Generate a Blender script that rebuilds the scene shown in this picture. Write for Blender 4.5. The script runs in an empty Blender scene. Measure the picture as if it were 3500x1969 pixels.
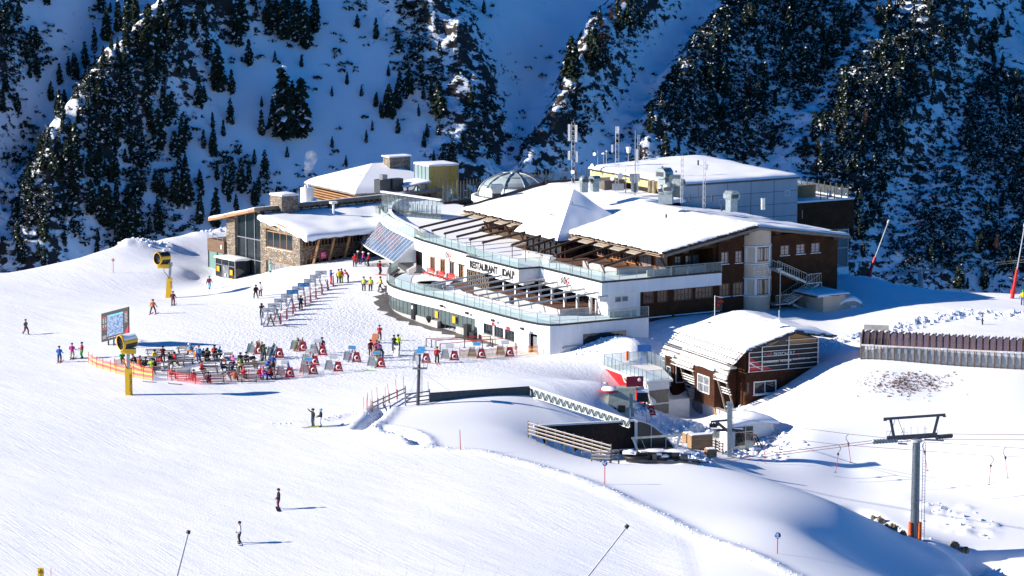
import bpy, bmesh, math, random
import numpy as np
from mathutils import Vector, Matrix, noise
R = math.radians
random.seed(7); np.random.seed(7)
S = bpy.context.scene
# ---------------- camera
HC, FPX = 58.0, 9722.0                       # camera height over the plaza, focal length in photo pixels (3500 wide)
PITCH = math.atan((984.5 + 490) / FPX)
cd = bpy.data.cameras.new("camera"); cam = bpy.data.objects.new("camera", cd); S.collection.objects.link(cam)
cam.location = (0, 0, HC); cam.rotation_euler = (math.pi/2 - PITCH, 0, 0)
cd.sensor_width = 36; cd.lens = 36 * FPX / 3500; cd.clip_start = 1; cd.clip_end = 6000
S.camera = cam
# ---------------- light
SUN_EL, SUN_AZ = 24.0, -8.0                   # the sun stands left of the picture, a little beyond the scene
sv = Vector((-math.cos(R(SUN_EL))*math.cos(R(SUN_AZ)), math.cos(R(SUN_EL))*math.sin(R(SUN_AZ)), math.sin(R(SUN_EL))))
W = bpy.data.worlds.new("World"); S.world = W; W.use_nodes = True
sky = W.node_tree.nodes.new("ShaderNodeTexSky"); sky.sky_type = 'NISHITA'; sky.sun_disc = False
sky.sun_elevation = R(SUN_EL); sky.sun_rotation = math.atan2(sv.x, sv.y); sky.altitude = 2300; sky.ozone_density = 9.0; sky.air_density = 1.0; sky.dust_density = 0.3
bg = W.node_tree.nodes["Background"]; bg.inputs[1].default_value = 0.078
hsv = W.node_tree.nodes.new("ShaderNodeHueSaturation"); hsv.inputs['Saturation'].default_value = 2.1     # deep winter sky of a high valley
W.node_tree.links.new(sky.outputs[0], hsv.inputs['Color']); W.node_tree.links.new(hsv.outputs[0], bg.inputs[0])
sl = bpy.data.lights.new("sun", 'SUN'); so = bpy.data.objects.new("sun", sl); S.collection.objects.link(so)
sl.energy = 5.0; sl.angle = R(0.5); sl.color = (1.0, 0.905, 0.79)
so.rotation_euler = sv.to_track_quat('Z', 'Y').to_euler(); so.location = (-100, 250, 200)
S.view_settings.view_transform = 'Standard'; S.view_settings.look = 'None'; S.view_settings.exposure = 0.82; S.view_settings.gamma = 1
S.cycles.max_bounces = 5; S.cycles.transparent_max_bounces = 16; S.cycles.diffuse_bounces = 3

# ---------------- the view as a measuring instrument: photo pixel -> world point
cp, sp_ = math.cos(PITCH), math.sin(PITCH)
def ray(px, py):
    u = (px - 1750) / FPX; v = (984.5 - py) / FPX
    return Vector((u, cp + v*sp_, -sp_ + v*cp))
def Z(px, py, z):                            # point at height z
    d = ray(px, py); t = (z - HC) / d.z
    return Vector((d.x*t, d.y*t, z))
def AT(px, py, Y):                           # point at distance Y
    d = ray(px, py); t = Y / d.y
    return Vector((d.x*t, Y, HC + d.z*t))
def K(x, y): return (x*1.35870, y*1.35870)   # from the 2576 px overview
def CA(x, y): return (800 + x/3.68, 1080 + y/3.68)
def CB(x, y): return (250 + x/3.68, 1080 + y/3.68)
def CC(x, y): return (800 + x/4.2933, 850 + y/4.2933)
def CD(x, y): return (x/3.22, 850 + y/3.22)
def CE(x, y): return (1300 + x/2.7116, 850 + y/2.7116)
def CF(x, y): return (2050 + x/2.5424, 1030 + y/2.5424)
def CG(x, y): return (2500 + x/2.547, 1400 + y/2.547)
def CH(x, y): return (1900 + x/2.4533, 400 + y/2.4533)
def CI(x, y): return (2850 + x/3.917, 750 + y/3.917)
def CJ(x, y): return (1250 + x/3.22, 500 + y/3.22)
def CK(x, y): return (700 + x/2.8986, 500 + y/2.8986)
def CL(x, y): return (1200 + x/2.1467, 1250 + y/2.1467)
def CM(x, y): return (2050 + x/2.8622, 700 + y/2.8622)
def CN(x, y): return (2800 + x/2.8986, 1000 + y/2.8986)

# ---------------- materials (procedural)
MATS = {}
def _nt(name):
    m = bpy.data.materials.new(name); m.use_nodes = True; MATS[name] = m
    nt = m.node_tree; return m, nt, nt.nodes["Principled BSDF"]
def nd(nt, typ, **kw):
    n = nt.nodes.new(typ)
    for k, v in kw.items():
        if isinstance(k, str) and k.startswith('i_'):
            n.inputs[k[2:].replace('_', ' ')].default_value = v
        else: setattr(n, k, v)
    return n
def mixc(nt, f, a, b):
    m = nt.nodes.new("ShaderNodeMix"); m.data_type = 'RGBA'
    for s, v in ((0, f), (6, a), (7, b)):
        if hasattr(v, 'is_output') or hasattr(v, 'links'): nt.links.new(v, m.inputs[s])
        else: m.inputs[s].default_value = v if s == 0 else (tuple(v) + (1,))[:4]
    return m.outputs[2]
def ramp(nt, src, a, b, lo=0.0, hi=1.0):
    m = nt.nodes.new("ShaderNodeMapRange"); m.inputs[1].default_value = a; m.inputs[2].default_value = b
    m.inputs[3].default_value = lo; m.inputs[4].default_value = hi; nt.links.new(src, m.inputs[0]); return m.outputs[0]
def coords(nt, scale=(1, 1, 1), rot=(0, 0, 0), kind='Object'):
    tc = nt.nodes.new("ShaderNodeTexCoord"); mp = nt.nodes.new("ShaderNodeMapping")
    mp.inputs['Scale'].default_value = scale; mp.inputs['Rotation'].default_value = rot
    nt.links.new(tc.outputs[kind], mp.inputs[0]); return mp.outputs[0]
def along(nt, scale, ang):                                # coordinates turned first, then stretched
    a = coords(nt, (1, 1, 1), (0, 0, R(ang))); mp = nt.nodes.new("ShaderNodeMapping"); mp.inputs['Scale'].default_value = scale; nt.links.new(a, mp.inputs[0]); return mp.outputs[0]
def ntex(nt, vec, scale, detail=3, rough=0.55):
    n = nt.nodes.new("ShaderNodeTexNoise"); n.inputs['Scale'].default_value = scale; n.inputs['Detail'].default_value = detail
    n.inputs['Roughness'].default_value = rough
    if vec is not None: nt.links.new(vec, n.inputs['Vector'])
    return n.outputs[0]
def math_(nt, op, a, b=None):
    m = nt.nodes.new("ShaderNodeMath"); m.operation = op
    for i, v in enumerate((a, b)):
        if v is None: continue
        if hasattr(v, 'links'): nt.links.new(v, m.inputs[i])
        else: m.inputs[i].default_value = v
    return m.outputs[0]
def bump(nt, bs, h, strength=0.3, dist=0.1):
    b = nt.nodes.new("ShaderNodeBump"); b.inputs['Strength'].default_value = strength; b.inputs['Distance'].default_value = dist
    nt.links.new(h, b.inputs['Height']); nt.links.new(b.outputs[0], bs.inputs['Normal'])
def plain(name, col, rough=0.6, metal=0.0, var=0.18, scale=3.0, bmp=0.0, spec=0.4):
    m, nt, bs = _nt(name)
    f = ntex(nt, coords(nt), scale, 4)
    c = mixc(nt, ramp(nt, f, 0.3, 0.7), [x*(1-var) for x in col], [min(1, x*(1+var)) for x in col])
    nt.links.new(c, bs.inputs['Base Color']); bs.inputs['Roughness'].default_value = rough; bs.inputs['Metallic'].default_value = metal
    bs.inputs['Specular IOR Level'].default_value = spec
    if bmp: bump(nt, bs, f, bmp, 0.03)
    return m
def snow_mat(name, groomed):
    m, nt, bs = _nt(name)
    co = coords(nt)
    big = ntex(nt, co, 0.05, 3); mid = ntex(nt, co, 0.9, 4)
    c = mixc(nt, big, (0.84, 0.87, 0.92), (0.87, 0.895, 0.935))
    fine = ntex(nt, co, 5.0, 4, 0.7); broad = ntex(nt, along(nt, (.25, .8, 1), 50), .5, 3)
    h = math_(nt, 'MULTIPLY', fine, 0.35)
    if groomed:
        at = nt.nodes.new("ShaderNodeAttribute"); at.attribute_name = 'groomed'; g = at.outputs['Fac']
        # long straight ski marks in two directions, short skid marks, chopped lumps on the plaza
        s1 = ntex(nt, along(nt, (0.12, 3.6, 1), 63), 1.0, 3, 0.6)
        s2 = ntex(nt, along(nt, (0.16, 4.5, 1), 22), 1.0, 3, 0.6)
        wv = nt.nodes.new("ShaderNodeTexNoise"); wv.inputs['Scale'].default_value = 0.11; wv.inputs['Detail'].default_value = 1
        nt.links.new(co, wv.inputs['Vector'])
        # curved carved lines: iso-lines of a smooth field
        def rings(loc, sc, dist, w):
            tc = nt.nodes.new("ShaderNodeTexCoord"); mp = nt.nodes.new("ShaderNodeMapping"); mp.inputs['Location'].default_value = loc; nt.links.new(tc.outputs['Object'], mp.inputs[0])
            q = nt.nodes.new("ShaderNodeTexWave"); q.wave_type = 'RINGS'; q.rings_direction = 'Z'; q.wave_profile = 'SAW'; q.inputs['Scale'].default_value = sc; q.inputs['Distortion'].default_value = dist
            q.inputs['Detail'].default_value = 1.0; q.inputs['Detail Scale'].default_value = .35; nt.links.new(mp.outputs[0], q.inputs['Vector']); return ramp(nt, q.outputs['Fac'], 0.0, w, 1.0, 0.0)
        arc = rings((60, -180, 0), .10, 9.0, .04)
        gate = ramp(nt, ntex(nt, co, 0.09, 2), 0.48, 0.62)
        arc = math_(nt, 'MULTIPLY', arc, gate)
        wv2 = nt.nodes.new("ShaderNodeTexNoise"); wv2.inputs['Scale'].default_value = 0.07; wv2.inputs['Detail'].default_value = 0.5
        nt.links.new(coords(nt, (1, 1, 1), (0, 0, 1.1)), wv2.inputs['Vector'])
        arc2 = math_(nt, 'MULTIPLY', rings((-90, -200, 0), .12, 12.0, .045), ramp(nt, ntex(nt, co, 0.07, 2), 0.48, 0.62))
        lump = ntex(nt, co, 2.6, 3, 0.6)
        a2 = nt.nodes.new("ShaderNodeAttribute"); a2.attribute_name = 'chopped'; ch = a2.outputs['Fac']
        tr = math_(nt, 'ADD', math_(nt, 'MULTIPLY', s1, .46), math_(nt, 'MULTIPLY', s2, 0.3))
        tr = math_(nt, 'SUBTRACT', tr, math_(nt, 'MULTIPLY', math_(nt, 'ADD', arc, arc2), 0.12))
        tr = math_(nt, 'MULTIPLY', math_(nt, 'MULTIPLY', tr, g), ramp(nt, ntex(nt, along(nt, (.3, 1, 1), 50), .07, 3), .38, .62, .25, 1.15))
        h = math_(nt, 'ADD', math_(nt, 'MULTIPLY', math_(nt, 'MULTIPLY', fine, 0.35), math_(nt, 'ADD', g, 0.25)), tr)
        h = math_(nt, 'ADD', h, math_(nt, 'MULTIPLY', math_(nt, 'MULTIPLY', lump, 3.2), ch)); h = math_(nt, 'ADD', h, math_(nt, 'MULTIPLY', math_(nt, 'MULTIPLY', broad, 1.1), g))
    nt.links.new(c, bs.inputs['Base Color']); bs.inputs['Roughness'].default_value = 0.55
    bs.inputs['Specular IOR Level'].default_value = 0.25
    bump(nt, bs, h, 0.95 if groomed else 0.25, 0.10 if groomed else 0.05)
    return m
def glass_mat(name, tint, alpha, rough=0.03):
    m, nt, bs = _nt(name)
    tr = nt.nodes.new("ShaderNodeBsdfTransparent"); tr.inputs[0].default_value = tuple(tint) + (1,)
    bs.inputs['Base Color'].default_value = (tint[0]*0.5, tint[1]*0.55, tint[2]*0.55, 1); bs.inputs['Roughness'].default_value = rough
    bs.inputs['Specular IOR Level'].default_value = 0.9
    mx = nt.nodes.new("ShaderNodeMixShader"); mx.inputs[0].default_value = alpha
    lw = nt.nodes.new("ShaderNodeLayerWeight"); lw.inputs[0].default_value = 0.25
    f = math_(nt, 'MINIMUM', math_(nt, 'ADD', lw.outputs['Fresnel'], alpha), 0.95)
    nt.links.new(f, mx.inputs[0]); nt.links.new(tr.outputs[0], mx.inputs[1]); nt.links.new(bs.outputs[0], mx.inputs[2])
    nt.links.new(mx.outputs[0], nt.nodes["Material Output"].inputs[0]); return m
def brick_mat(name, c1, c2, mortar, scale, rw=0.5, rh=0.25, bmp=0.5, rot=(0, 0, 0), msize=0.03, vert=True):
    m, nt, bs = _nt(name)
    co = coords(nt)
    sx = nt.nodes.new("ShaderNodeSeparateXYZ"); nt.links.new(co, sx.inputs[0])
    cx = nt.nodes.new("ShaderNodeCombineXYZ"); nt.links.new(math_(nt, 'ADD', sx.outputs[0], sx.outputs[1]), cx.inputs[0]); nt.links.new(sx.outputs[2], cx.inputs[1])
    b = nt.nodes.new("ShaderNodeTexBrick"); b.inputs['Scale'].default_value = scale; b.inputs['Brick Width'].default_value = rw; b.inputs['Row Height'].default_value = rh
    b.inputs['Color1'].default_value = tuple(c1) + (1,); b.inputs['Color2'].default_value = tuple(c2) + (1,); b.inputs['Mortar'].default_value = tuple(mortar) + (1,); b.inputs['Mortar Size'].default_value = msize
    nt.links.new(cx.outputs[0], b.inputs['Vector'])
    f = ntex(nt, co, 0.8, 4)
    c = mixc(nt, ramp(nt, f, 0.35, 0.75), b.outputs[0], [x*0.6 for x in c1])
    nt.links.new(c, bs.inputs['Base Color']); bs.inputs['Roughness'].default_value = 0.85; bs.inputs['Specular IOR Level'].default_value = 0.15
    bump(nt, bs, b.outputs['Fac'], -bmp, 0.03); return m
def stone_mat(name):
    m, nt, bs = _nt(name)
    co = coords(nt, (1.0, 1.0, 2.3))
    v = nt.nodes.new("ShaderNodeTexVoronoi"); v.inputs['Scale'].default_value = 2.2; nt.links.new(co, v.inputs['Vector'])
    e = nt.nodes.new("ShaderNodeTexVoronoi"); e.feature = 'DISTANCE_TO_EDGE'; e.inputs['Scale'].default_value = 2.2; nt.links.new(co, e.inputs['Vector'])
    sx = nt.nodes.new("ShaderNodeSeparateColor"); nt.links.new(v.outputs['Color'], sx.inputs[0])
    c = mixc(nt, sx.outputs[0], (0.13, 0.10, 0.07), (0.42, 0.33, 0.23))
    c = mixc(nt, math_(nt, 'MULTIPLY', sx.outputs[1], 0.35), c, (0.30, 0.30, 0.30))
    c = mixc(nt, ramp(nt, e.outputs['Distance'], 0.02, 0.08), (0.035, 0.028, 0.02), c)
    nt.links.new(c, bs.inputs['Base Color']); bs.inputs['Roughness'].default_value = 0.9
    bump(nt, bs, ramp(nt, e.outputs['Distance'], 0.0, 0.15), 0.8, 0.06); return m
def wood_mat(name, ca, cb, sc=(0.6, 9, 9)):
    m, nt, bs = _nt(name)
    f = ntex(nt, coords(nt, sc), 1.5, 4); f2 = ntex(nt, coords(nt), 0.7, 3)
    c = mixc(nt, ramp(nt, f, 0.3, 0.7), ca, cb); c = mixc(nt, ramp(nt, f2, 0.5, 0.9), c, [x*0.5 for x in ca])
    nt.links.new(c, bs.inputs['Base Color']); bs.inputs['Roughness'].default_value = 0.75; bump(nt, bs, f, 0.3, 0.02); return m
SNOW = snow_mat("packed_snow", True); SNOWR = snow_mat("roof_snow", False)
def streaked(name, col, amt):
    m, nt, bs = _nt(name); f = ntex(nt, coords(nt, (1.6, 1.6, .12)), 1.0, 5, .6); g = ntex(nt, coords(nt), .35, 4)
    v = math_(nt, 'ADD', math_(nt, 'MULTIPLY', f, .6), math_(nt, 'MULTIPLY', g, .4))
    nt.links.new(mixc(nt, ramp(nt, v, .42, .66), col, [x*(1-amt) for x in col]), bs.inputs['Base Color']); bs.inputs['Roughness'].default_value = .8; return m
WHITE = streaked("white_render", (0.80, 0.80, 0.80), .14)
WOODV = brick_mat("dark_shingle", (0.060, 0.026, 0.013), (0.105, 0.045, 0.020), (0.012, 0.007, 0.004), 6.0, 0.55, 0.9, 0.6)
SHING = brick_mat("brown_shingle", (0.052, 0.020, 0.011), (0.105, 0.040, 0.020), (0.015, 0.008, 0.005), 5.0, 0.6, 0.8, 0.6)
STONE = stone_mat("rubble_stone")
TIMBER = wood_mat("honey_timber", (0.30, 0.15, 0.06), (0.45, 0.25, 0.11))
DTIMB = wood_mat("dark_timber", (0.045, 0.022, 0.012), (0.09, 0.042, 0.02))
GTIMB = wood_mat("grey_timber", (0.13, 0.105, 0.08), (0.27, 0.22, 0.17))
OTIMB = wood_mat("orange_wood", (0.32, 0.10, 0.02), (0.50, 0.18, 0.04))
DECK = wood_mat("deck_board", (0.10, 0.05, 0.036), (0.17, 0.085, 0.06), (9, 0.6, 9))
WGLASS = plain("window_glass", (0.012, 0.018, 0.024), 0.08, 0.0, 0.3, 0.5, spec=0.5)
CGLASS = plain("curtained_glass", (0.20, 0.22, 0.24), 0.12, 0.0, 0.4, 2.0, spec=1.0)
RAILG = glass_mat("rail_glass", (0.80, 0.93, 0.91), 0.22)
HALLG = glass_mat("hall_glass", (0.34, 0.42, 0.43), 0.42)
SCRG = glass_mat("screen_glass", (0.80, 0.88, 0.90), 0.14)
SHADEG = plain("skirt_glass", (0.20, 0.28, 0.40), 0.05, 0.35, 0.3, 0.8, spec=1.0)
STEEL = plain("grey_steel", (0.30, 0.32, 0.34), 0.4, 0.6, 0.15)
ZINC = plain("zinc_sheet", (0.30, 0.35, 0.36), 0.35, 0.5, 0.2)
DSTEEL = plain("dark_steel", (0.075, 0.08, 0.09), 0.45, 0.5, 0.2)
BLACK = plain("black_paint", (0.012, 0.012, 0.014), 0.5)
GREYP = streaked("grey_panel", (0.47, 0.49, 0.52), .12)
CONC = plain("concrete", (0.40, 0.40, 0.38), 0.85, var=0.2, scale=1.5)
CREAM = streaked("cream_render", (0.64, 0.50, 0.36), .15)
YELLOW = plain("yellow_panel", (0.78, 0.62, 0.24), 0.5, var=0.05)
YPAINT = plain("yellow_paint", (0.80, 0.47, 0.015), 0.4, var=0.08)
RED = plain("red_paint", (0.50, 0.015, 0.02), 0.45, var=0.1)
CRIM = plain("crimson_board", (0.36, 0.012, 0.035), 0.5, var=0.08)
ORANGE = plain("orange_sign", (0.85, 0.36, 0.01), 0.5, var=0.05)
ORPAD = plain("orange_pad", (0.65, 0.12, 0.02), 0.7, var=0.2)
OFFW = plain("off_white", (0.72, 0.72, 0.70), 0.6, var=0.06)
LGREY = plain("light_grey_board", (0.42, 0.43, 0.44), 0.6, var=0.15, scale=2)
BLUE = plain("blue_board", (0.02, 0.12, 0.40), 0.45, var=0.1)
SKYB = plain("sky_blue_board", (0.08, 0.40, 0.72), 0.45, var=0.3, scale=2)
ROCK = plain("rock", (0.10, 0.085, 0.07), 0.95, var=0.5, scale=0.8, bmp=0.6)
BARK = plain("bark", (0.05, 0.035, 0.025), 0.95, var=0.3)
PAVE = plain("wet_paving", (0.11, 0.10, 0.095), 0.6, var=0.3, scale=0.8)
LICH = plain("bare_shrub", (0.16, 0.075, 0.045), 0.9, var=0.4)

# ---------------- mesh building
class MB:
    def __init__(s): s.v = []; s.f = []; s.m = []; s.sm = []
    def add(s, vs, fs, mi=0, smooth=False):
        n = len(s.v); s.v += [tuple(v) for v in vs]
        for f in fs: s.f.append([i+n for i in f]); s.m.append(mi); s.sm.append(smooth)
        return s
    def box(s, c, d, rz=0, mi=0, rot=None):
        M = rot or Matrix.Rotation(rz, 3, 'Z'); c = Vector(c); h = [x/2 for x in d]
        vs = [c + M @ Vector((sx*h[0], sy*h[1], sz*h[2])) for sx in (-1, 1) for sy in (-1, 1) for sz in (-1, 1)]
        return s.add(vs, [(0, 1, 3, 2), (4, 6, 7, 5), (0, 4, 5, 1), (2, 3, 7, 6), (0, 2, 6, 4), (1, 5, 7, 3)], mi)
    def bx(s, x0, x1, y0, y1, z0, z1, mi=0):
        return s.box(((x0+x1)/2, (y0+y1)/2, (z0+z1)/2), (abs(x1-x0), abs(y1-y0), abs(z1-z0)), 0, mi)
    def prism(s, poly, z0, z1, mi=0, zf=None):            # poly: list of (x,y); zf(x,y) may give top z
        n = len(poly); a = sum(poly[i][0]*poly[(i+1) % n][1]-poly[(i+1) % n][0]*poly[i][1] for i in range(n))
        if a < 0: poly = list(reversed(poly))
        b = [(p[0], p[1], z0) for p in poly]; t = [(p[0], p[1], zf(p[0], p[1]) if zf else z1) for p in poly]
        return s.add(b+t, [tuple(range(n-1, -1, -1)), tuple(range(n, 2*n))] + [(i, (i+1) % n, n+(i+1) % n, n+i) for i in range(n)], mi)
    def poly3(s, pts, nrm, th, mi=0):                     # flat outline in 3D given thickness along nrm
        n = len(pts); nv = Vector(nrm).normalized()*th
        a = [Vector(p) for p in pts]; b = [p + nv for p in a]
        return s.add(a+b, [tuple(range(n-1, -1, -1)), tuple(range(n, 2*n))] + [(i, (i+1) % n, n+(i+1) % n, n+i) for i in range(n)], mi)
    def beam(s, p, q, w=0.1, h=None, mi=0, up=(0, 0, 1)):
        p = Vector(p); q = Vector(q); h = h or w; d = (q-p)
        if d.length < 1e-6: return s
        d.normalize(); up = Vector(up)
        if abs(d.dot(up)) > 0.98: up = Vector((0, 1, 0))
        x = d.cross(up).normalized(); y = x.cross(d).normalized()
        vs = [e + x*(a*w/2) + y*(b*h/2) for e in (p, q) for a, b in ((-1, -1), (1, -1), (1, 1), (-1, 1))]
        return s.add(vs, [(3, 2, 1, 0), (4, 5, 6, 7), (0, 1, 5, 4), (1, 2, 6, 5), (2, 3, 7, 6), (3, 0, 4, 7)], mi)
    def tube(s, p, q, r, r2=None, n=8, mi=0, cap=True, smooth=True):
        p = Vector(p); q = Vector(q); r2 = r if r2 is None else r2; d = (q-p).normalized()
        up = Vector((0, 0, 1)) if abs(d.z) < 0.9 else Vector((1, 0, 0)); x = d.cross(up).normalized(); y = x.cross(d)
        vs = []
        for e, rr in ((p, r), (q, r2)):
            for i in range(n):
                a = 2*math.pi*i/n; vs.append(e + x*(math.cos(a)*rr) + y*(math.sin(a)*rr))
        k = len(s.f)
        s.add(vs, [(i, (i+1) % n, n+(i+1) % n, n+i) for i in range(n)], mi, smooth)
        if cap: s.add([vs[i] for i in range(n)], [tuple(range(n-1, -1, -1))], mi); s.add([vs[n+i] for i in range(n)], [tuple(range(n))], mi)
        return s
    def path(s, pts, r, n=6, mi=0):
        for a, b in zip(pts[:-1], pts[1:]): s.tube(a, b, r, r, n, mi)
        return s
    def lathe(s, c, prof, n=16, mi=0, ax=None, smooth=True, cap=True):   # prof: list (r, h) along axis
        c = Vector(c); ax = Vector(ax or (0, 0, 1)).normalized()
        up = Vector((1, 0, 0)) if abs(ax.x) < 0.9 else Vector((0, 0, 1)); x = ax.cross(up).normalized(); y = ax.cross(x)
        vs = []
        for r, h in prof:
            for i in range(n):
                a = 2*math.pi*i/n; vs.append(c + ax*h + x*(math.cos(a)*r) + y*(math.sin(a)*r))
        fs = [(j*n+i, j*n+(i+1) % n, (j+1)*n+(i+1) % n, (j+1)*n+i) for j in range(len(prof)-1) for i in range(n)]
        s.add(vs, fs, mi, smooth)
        if cap and prof[0][0] > 1e-3: s.add(vs[:n], [tuple(range(n-1, -1, -1))], mi)
        if cap and prof[-1][0] > 1e-3: s.add(vs[-n:], [tuple(range(n))], mi)
        return s
    def grid(s, P, mi=0, smooth=True):                    # P[i][j] points
        ni, nj = len(P), len(P[0])
        return s.add([p for row in P for p in row], [(i*nj+j, (i+1)*nj+j, (i+1)*nj+j+1, i*nj+j+1) for i in range(ni-1) for j in range(nj-1)], mi, smooth)
    def strip(s, poly, z0, z1, th=0.1, mi=0, closed=False):    # thin upright wall following a plan polyline, sections not overlapping
        n = len(poly); N = []
        for i in range(n):
            q = Vector(poly[i][:2]); ns = []
            if i or closed: d = (q-Vector(poly[i-1][:2])).normalized(); ns.append(Vector((-d.y, d.x)))
            if i < n-1 or closed: d = (Vector(poly[(i+1) % n][:2])-q).normalized(); ns.append(Vector((-d.y, d.x)))
            N.append(ns[0] if len(ns) == 1 else (ns[0]+ns[1])/max(.4, 1+ns[0].dot(ns[1])))
        vs = []
        for p, nn in zip(poly, N):
            a0 = z0(p) if callable(z0) else z0; a1 = z1(p) if callable(z1) else z1
            for sg, z in ((-1, a0), (1, a0), (1, a1), (-1, a1)):
                vs.append((p[0]+nn.x*sg*th/2, p[1]+nn.y*sg*th/2, z))
        fs = []
        for i in range(n if closed else n-1):
            a = 4*i; b = 4*((i+1) % n)
            for k in range(4): fs.append((a+k, a+(k+1) % 4, b+(k+1) % 4, b+k))
        if not closed: fs += [(3, 2, 1, 0), (4*n-4, 4*n-3, 4*n-2, 4*n-1)]
        return s.add(vs, fs, mi)
    def mesh(s, name, mats):
        me = bpy.data.meshes.new(name); me.from_pydata(s.v, [], s.f)
        for m in (mats if isinstance(mats, (list, tuple)) else [mats]): me.materials.append(m)
        me.polygons.foreach_set('material_index', s.m); me.polygons.foreach_set('use_smooth', s.sm)
        me.update(); return me

def tag(o, label=None, cat=None, group=None, kind=None):
    if label: o['label'] = label
    if cat: o['category'] = cat
    if group: o['group'] = group
    if kind: o['kind'] = kind
    return o
XF = {}                                                    # world matrices of things (parts may be given in world space)
def thing(name, label, cat, loc=(0, 0, 0), rz=0.0, group=None, sc=1.0):
    o = bpy.data.objects.new(name, None); S.collection.objects.link(o); o.empty_display_size = 0.3
    o.location = loc; o.rotation_euler = (0, 0, rz); o.scale = (sc, sc, sc); tag(o, label, cat, group)
    XF[o.name] = Matrix.Translation(loc) @ Matrix.Rotation(rz, 4, 'Z') @ Matrix.Scale(sc, 4); return o
def part(name, mb, mats, parent=None, label=None, world=False):
    if not mb.v: return None
    if world and parent:
        r = parent
        while r.parent: r = r.parent
        I = XF[r.name].inverted(); mb.v = [tuple(I @ Vector(v)) for v in mb.v]
    o = bpy.data.objects.new(name, mb.mesh(name, mats)); S.collection.objects.link(o)
    if parent: o.parent = parent
    if label: o['label'] = label
    return o
def solo(name, mb, mats, label, cat, group=None, kind=None):    # a thing that is one mesh, origin moved to its base
    vs = np.array(mb.v); c = Vector(((vs[:, 0].min()+vs[:, 0].max())/2, (vs[:, 1].min()+vs[:, 1].max())/2, vs[:, 2].min()))
    mb.v = [tuple(Vector(v)-c) for v in mb.v]
    o = part(name, mb, mats); o.location = c; tag(o, label, cat, group, kind); return o
def copy_tree(o, parent=None):
    c = o.copy(); S.collection.objects.link(c)
    if parent is not None: c.parent = parent
    for ch in CH_OF.get(o.name, []): copy_tree(ch, c)
    return c
CH_OF = {}
def freeze(o):                                             # remember children once, so copying needs no scene scan
    def walk(x):
        ks = [c for c in S.collection.objects if c.parent == x]; CH_OF[x.name] = ks
        for k in ks: walk(k)
    walk(o); return o
def text_part(name, body, size, M, mat, parent, depth=0.02, sx=1.0, bold=0.0, align='LEFT', wroot=None):
    cu = bpy.data.curves.new("t", 'FONT'); cu.body = body; cu.size = size; cu.extrude = depth; cu.offset = bold; cu.align_x = align; cu.resolution_u = 3
    o = bpy.data.objects.new("t", cu); S.collection.objects.link(o)
    dg = bpy.context.evaluated_depsgraph_get(); me = bpy.data.meshes.new_from_object(o.evaluated_get(dg))
    bpy.data.objects.remove(o); bpy.data.curves.remove(cu)
    me.materials.clear(); me.materials.append(mat); me.name = name
    me.transform(M @ Matrix.Diagonal((sx, 1, 1, 1)))
    if wroot: me.transform(XF[wroot.name].inverted())
    ob = bpy.data.objects.new(name, me); S.collection.objects.link(ob); ob.parent = parent; return ob
def frame(o, x, y, z=None):                                # 4x4 from origin + axes
    x = Vector(x).normalized(); y = Vector(y).normalized(); z = x.cross(y).normalized()
    M = Matrix.Identity(4)
    for i in range(3): M[i][0] = x[i]; M[i][1] = y[i]; M[i][2] = z[i]; M[i][3] = o[i]
    return M
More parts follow.
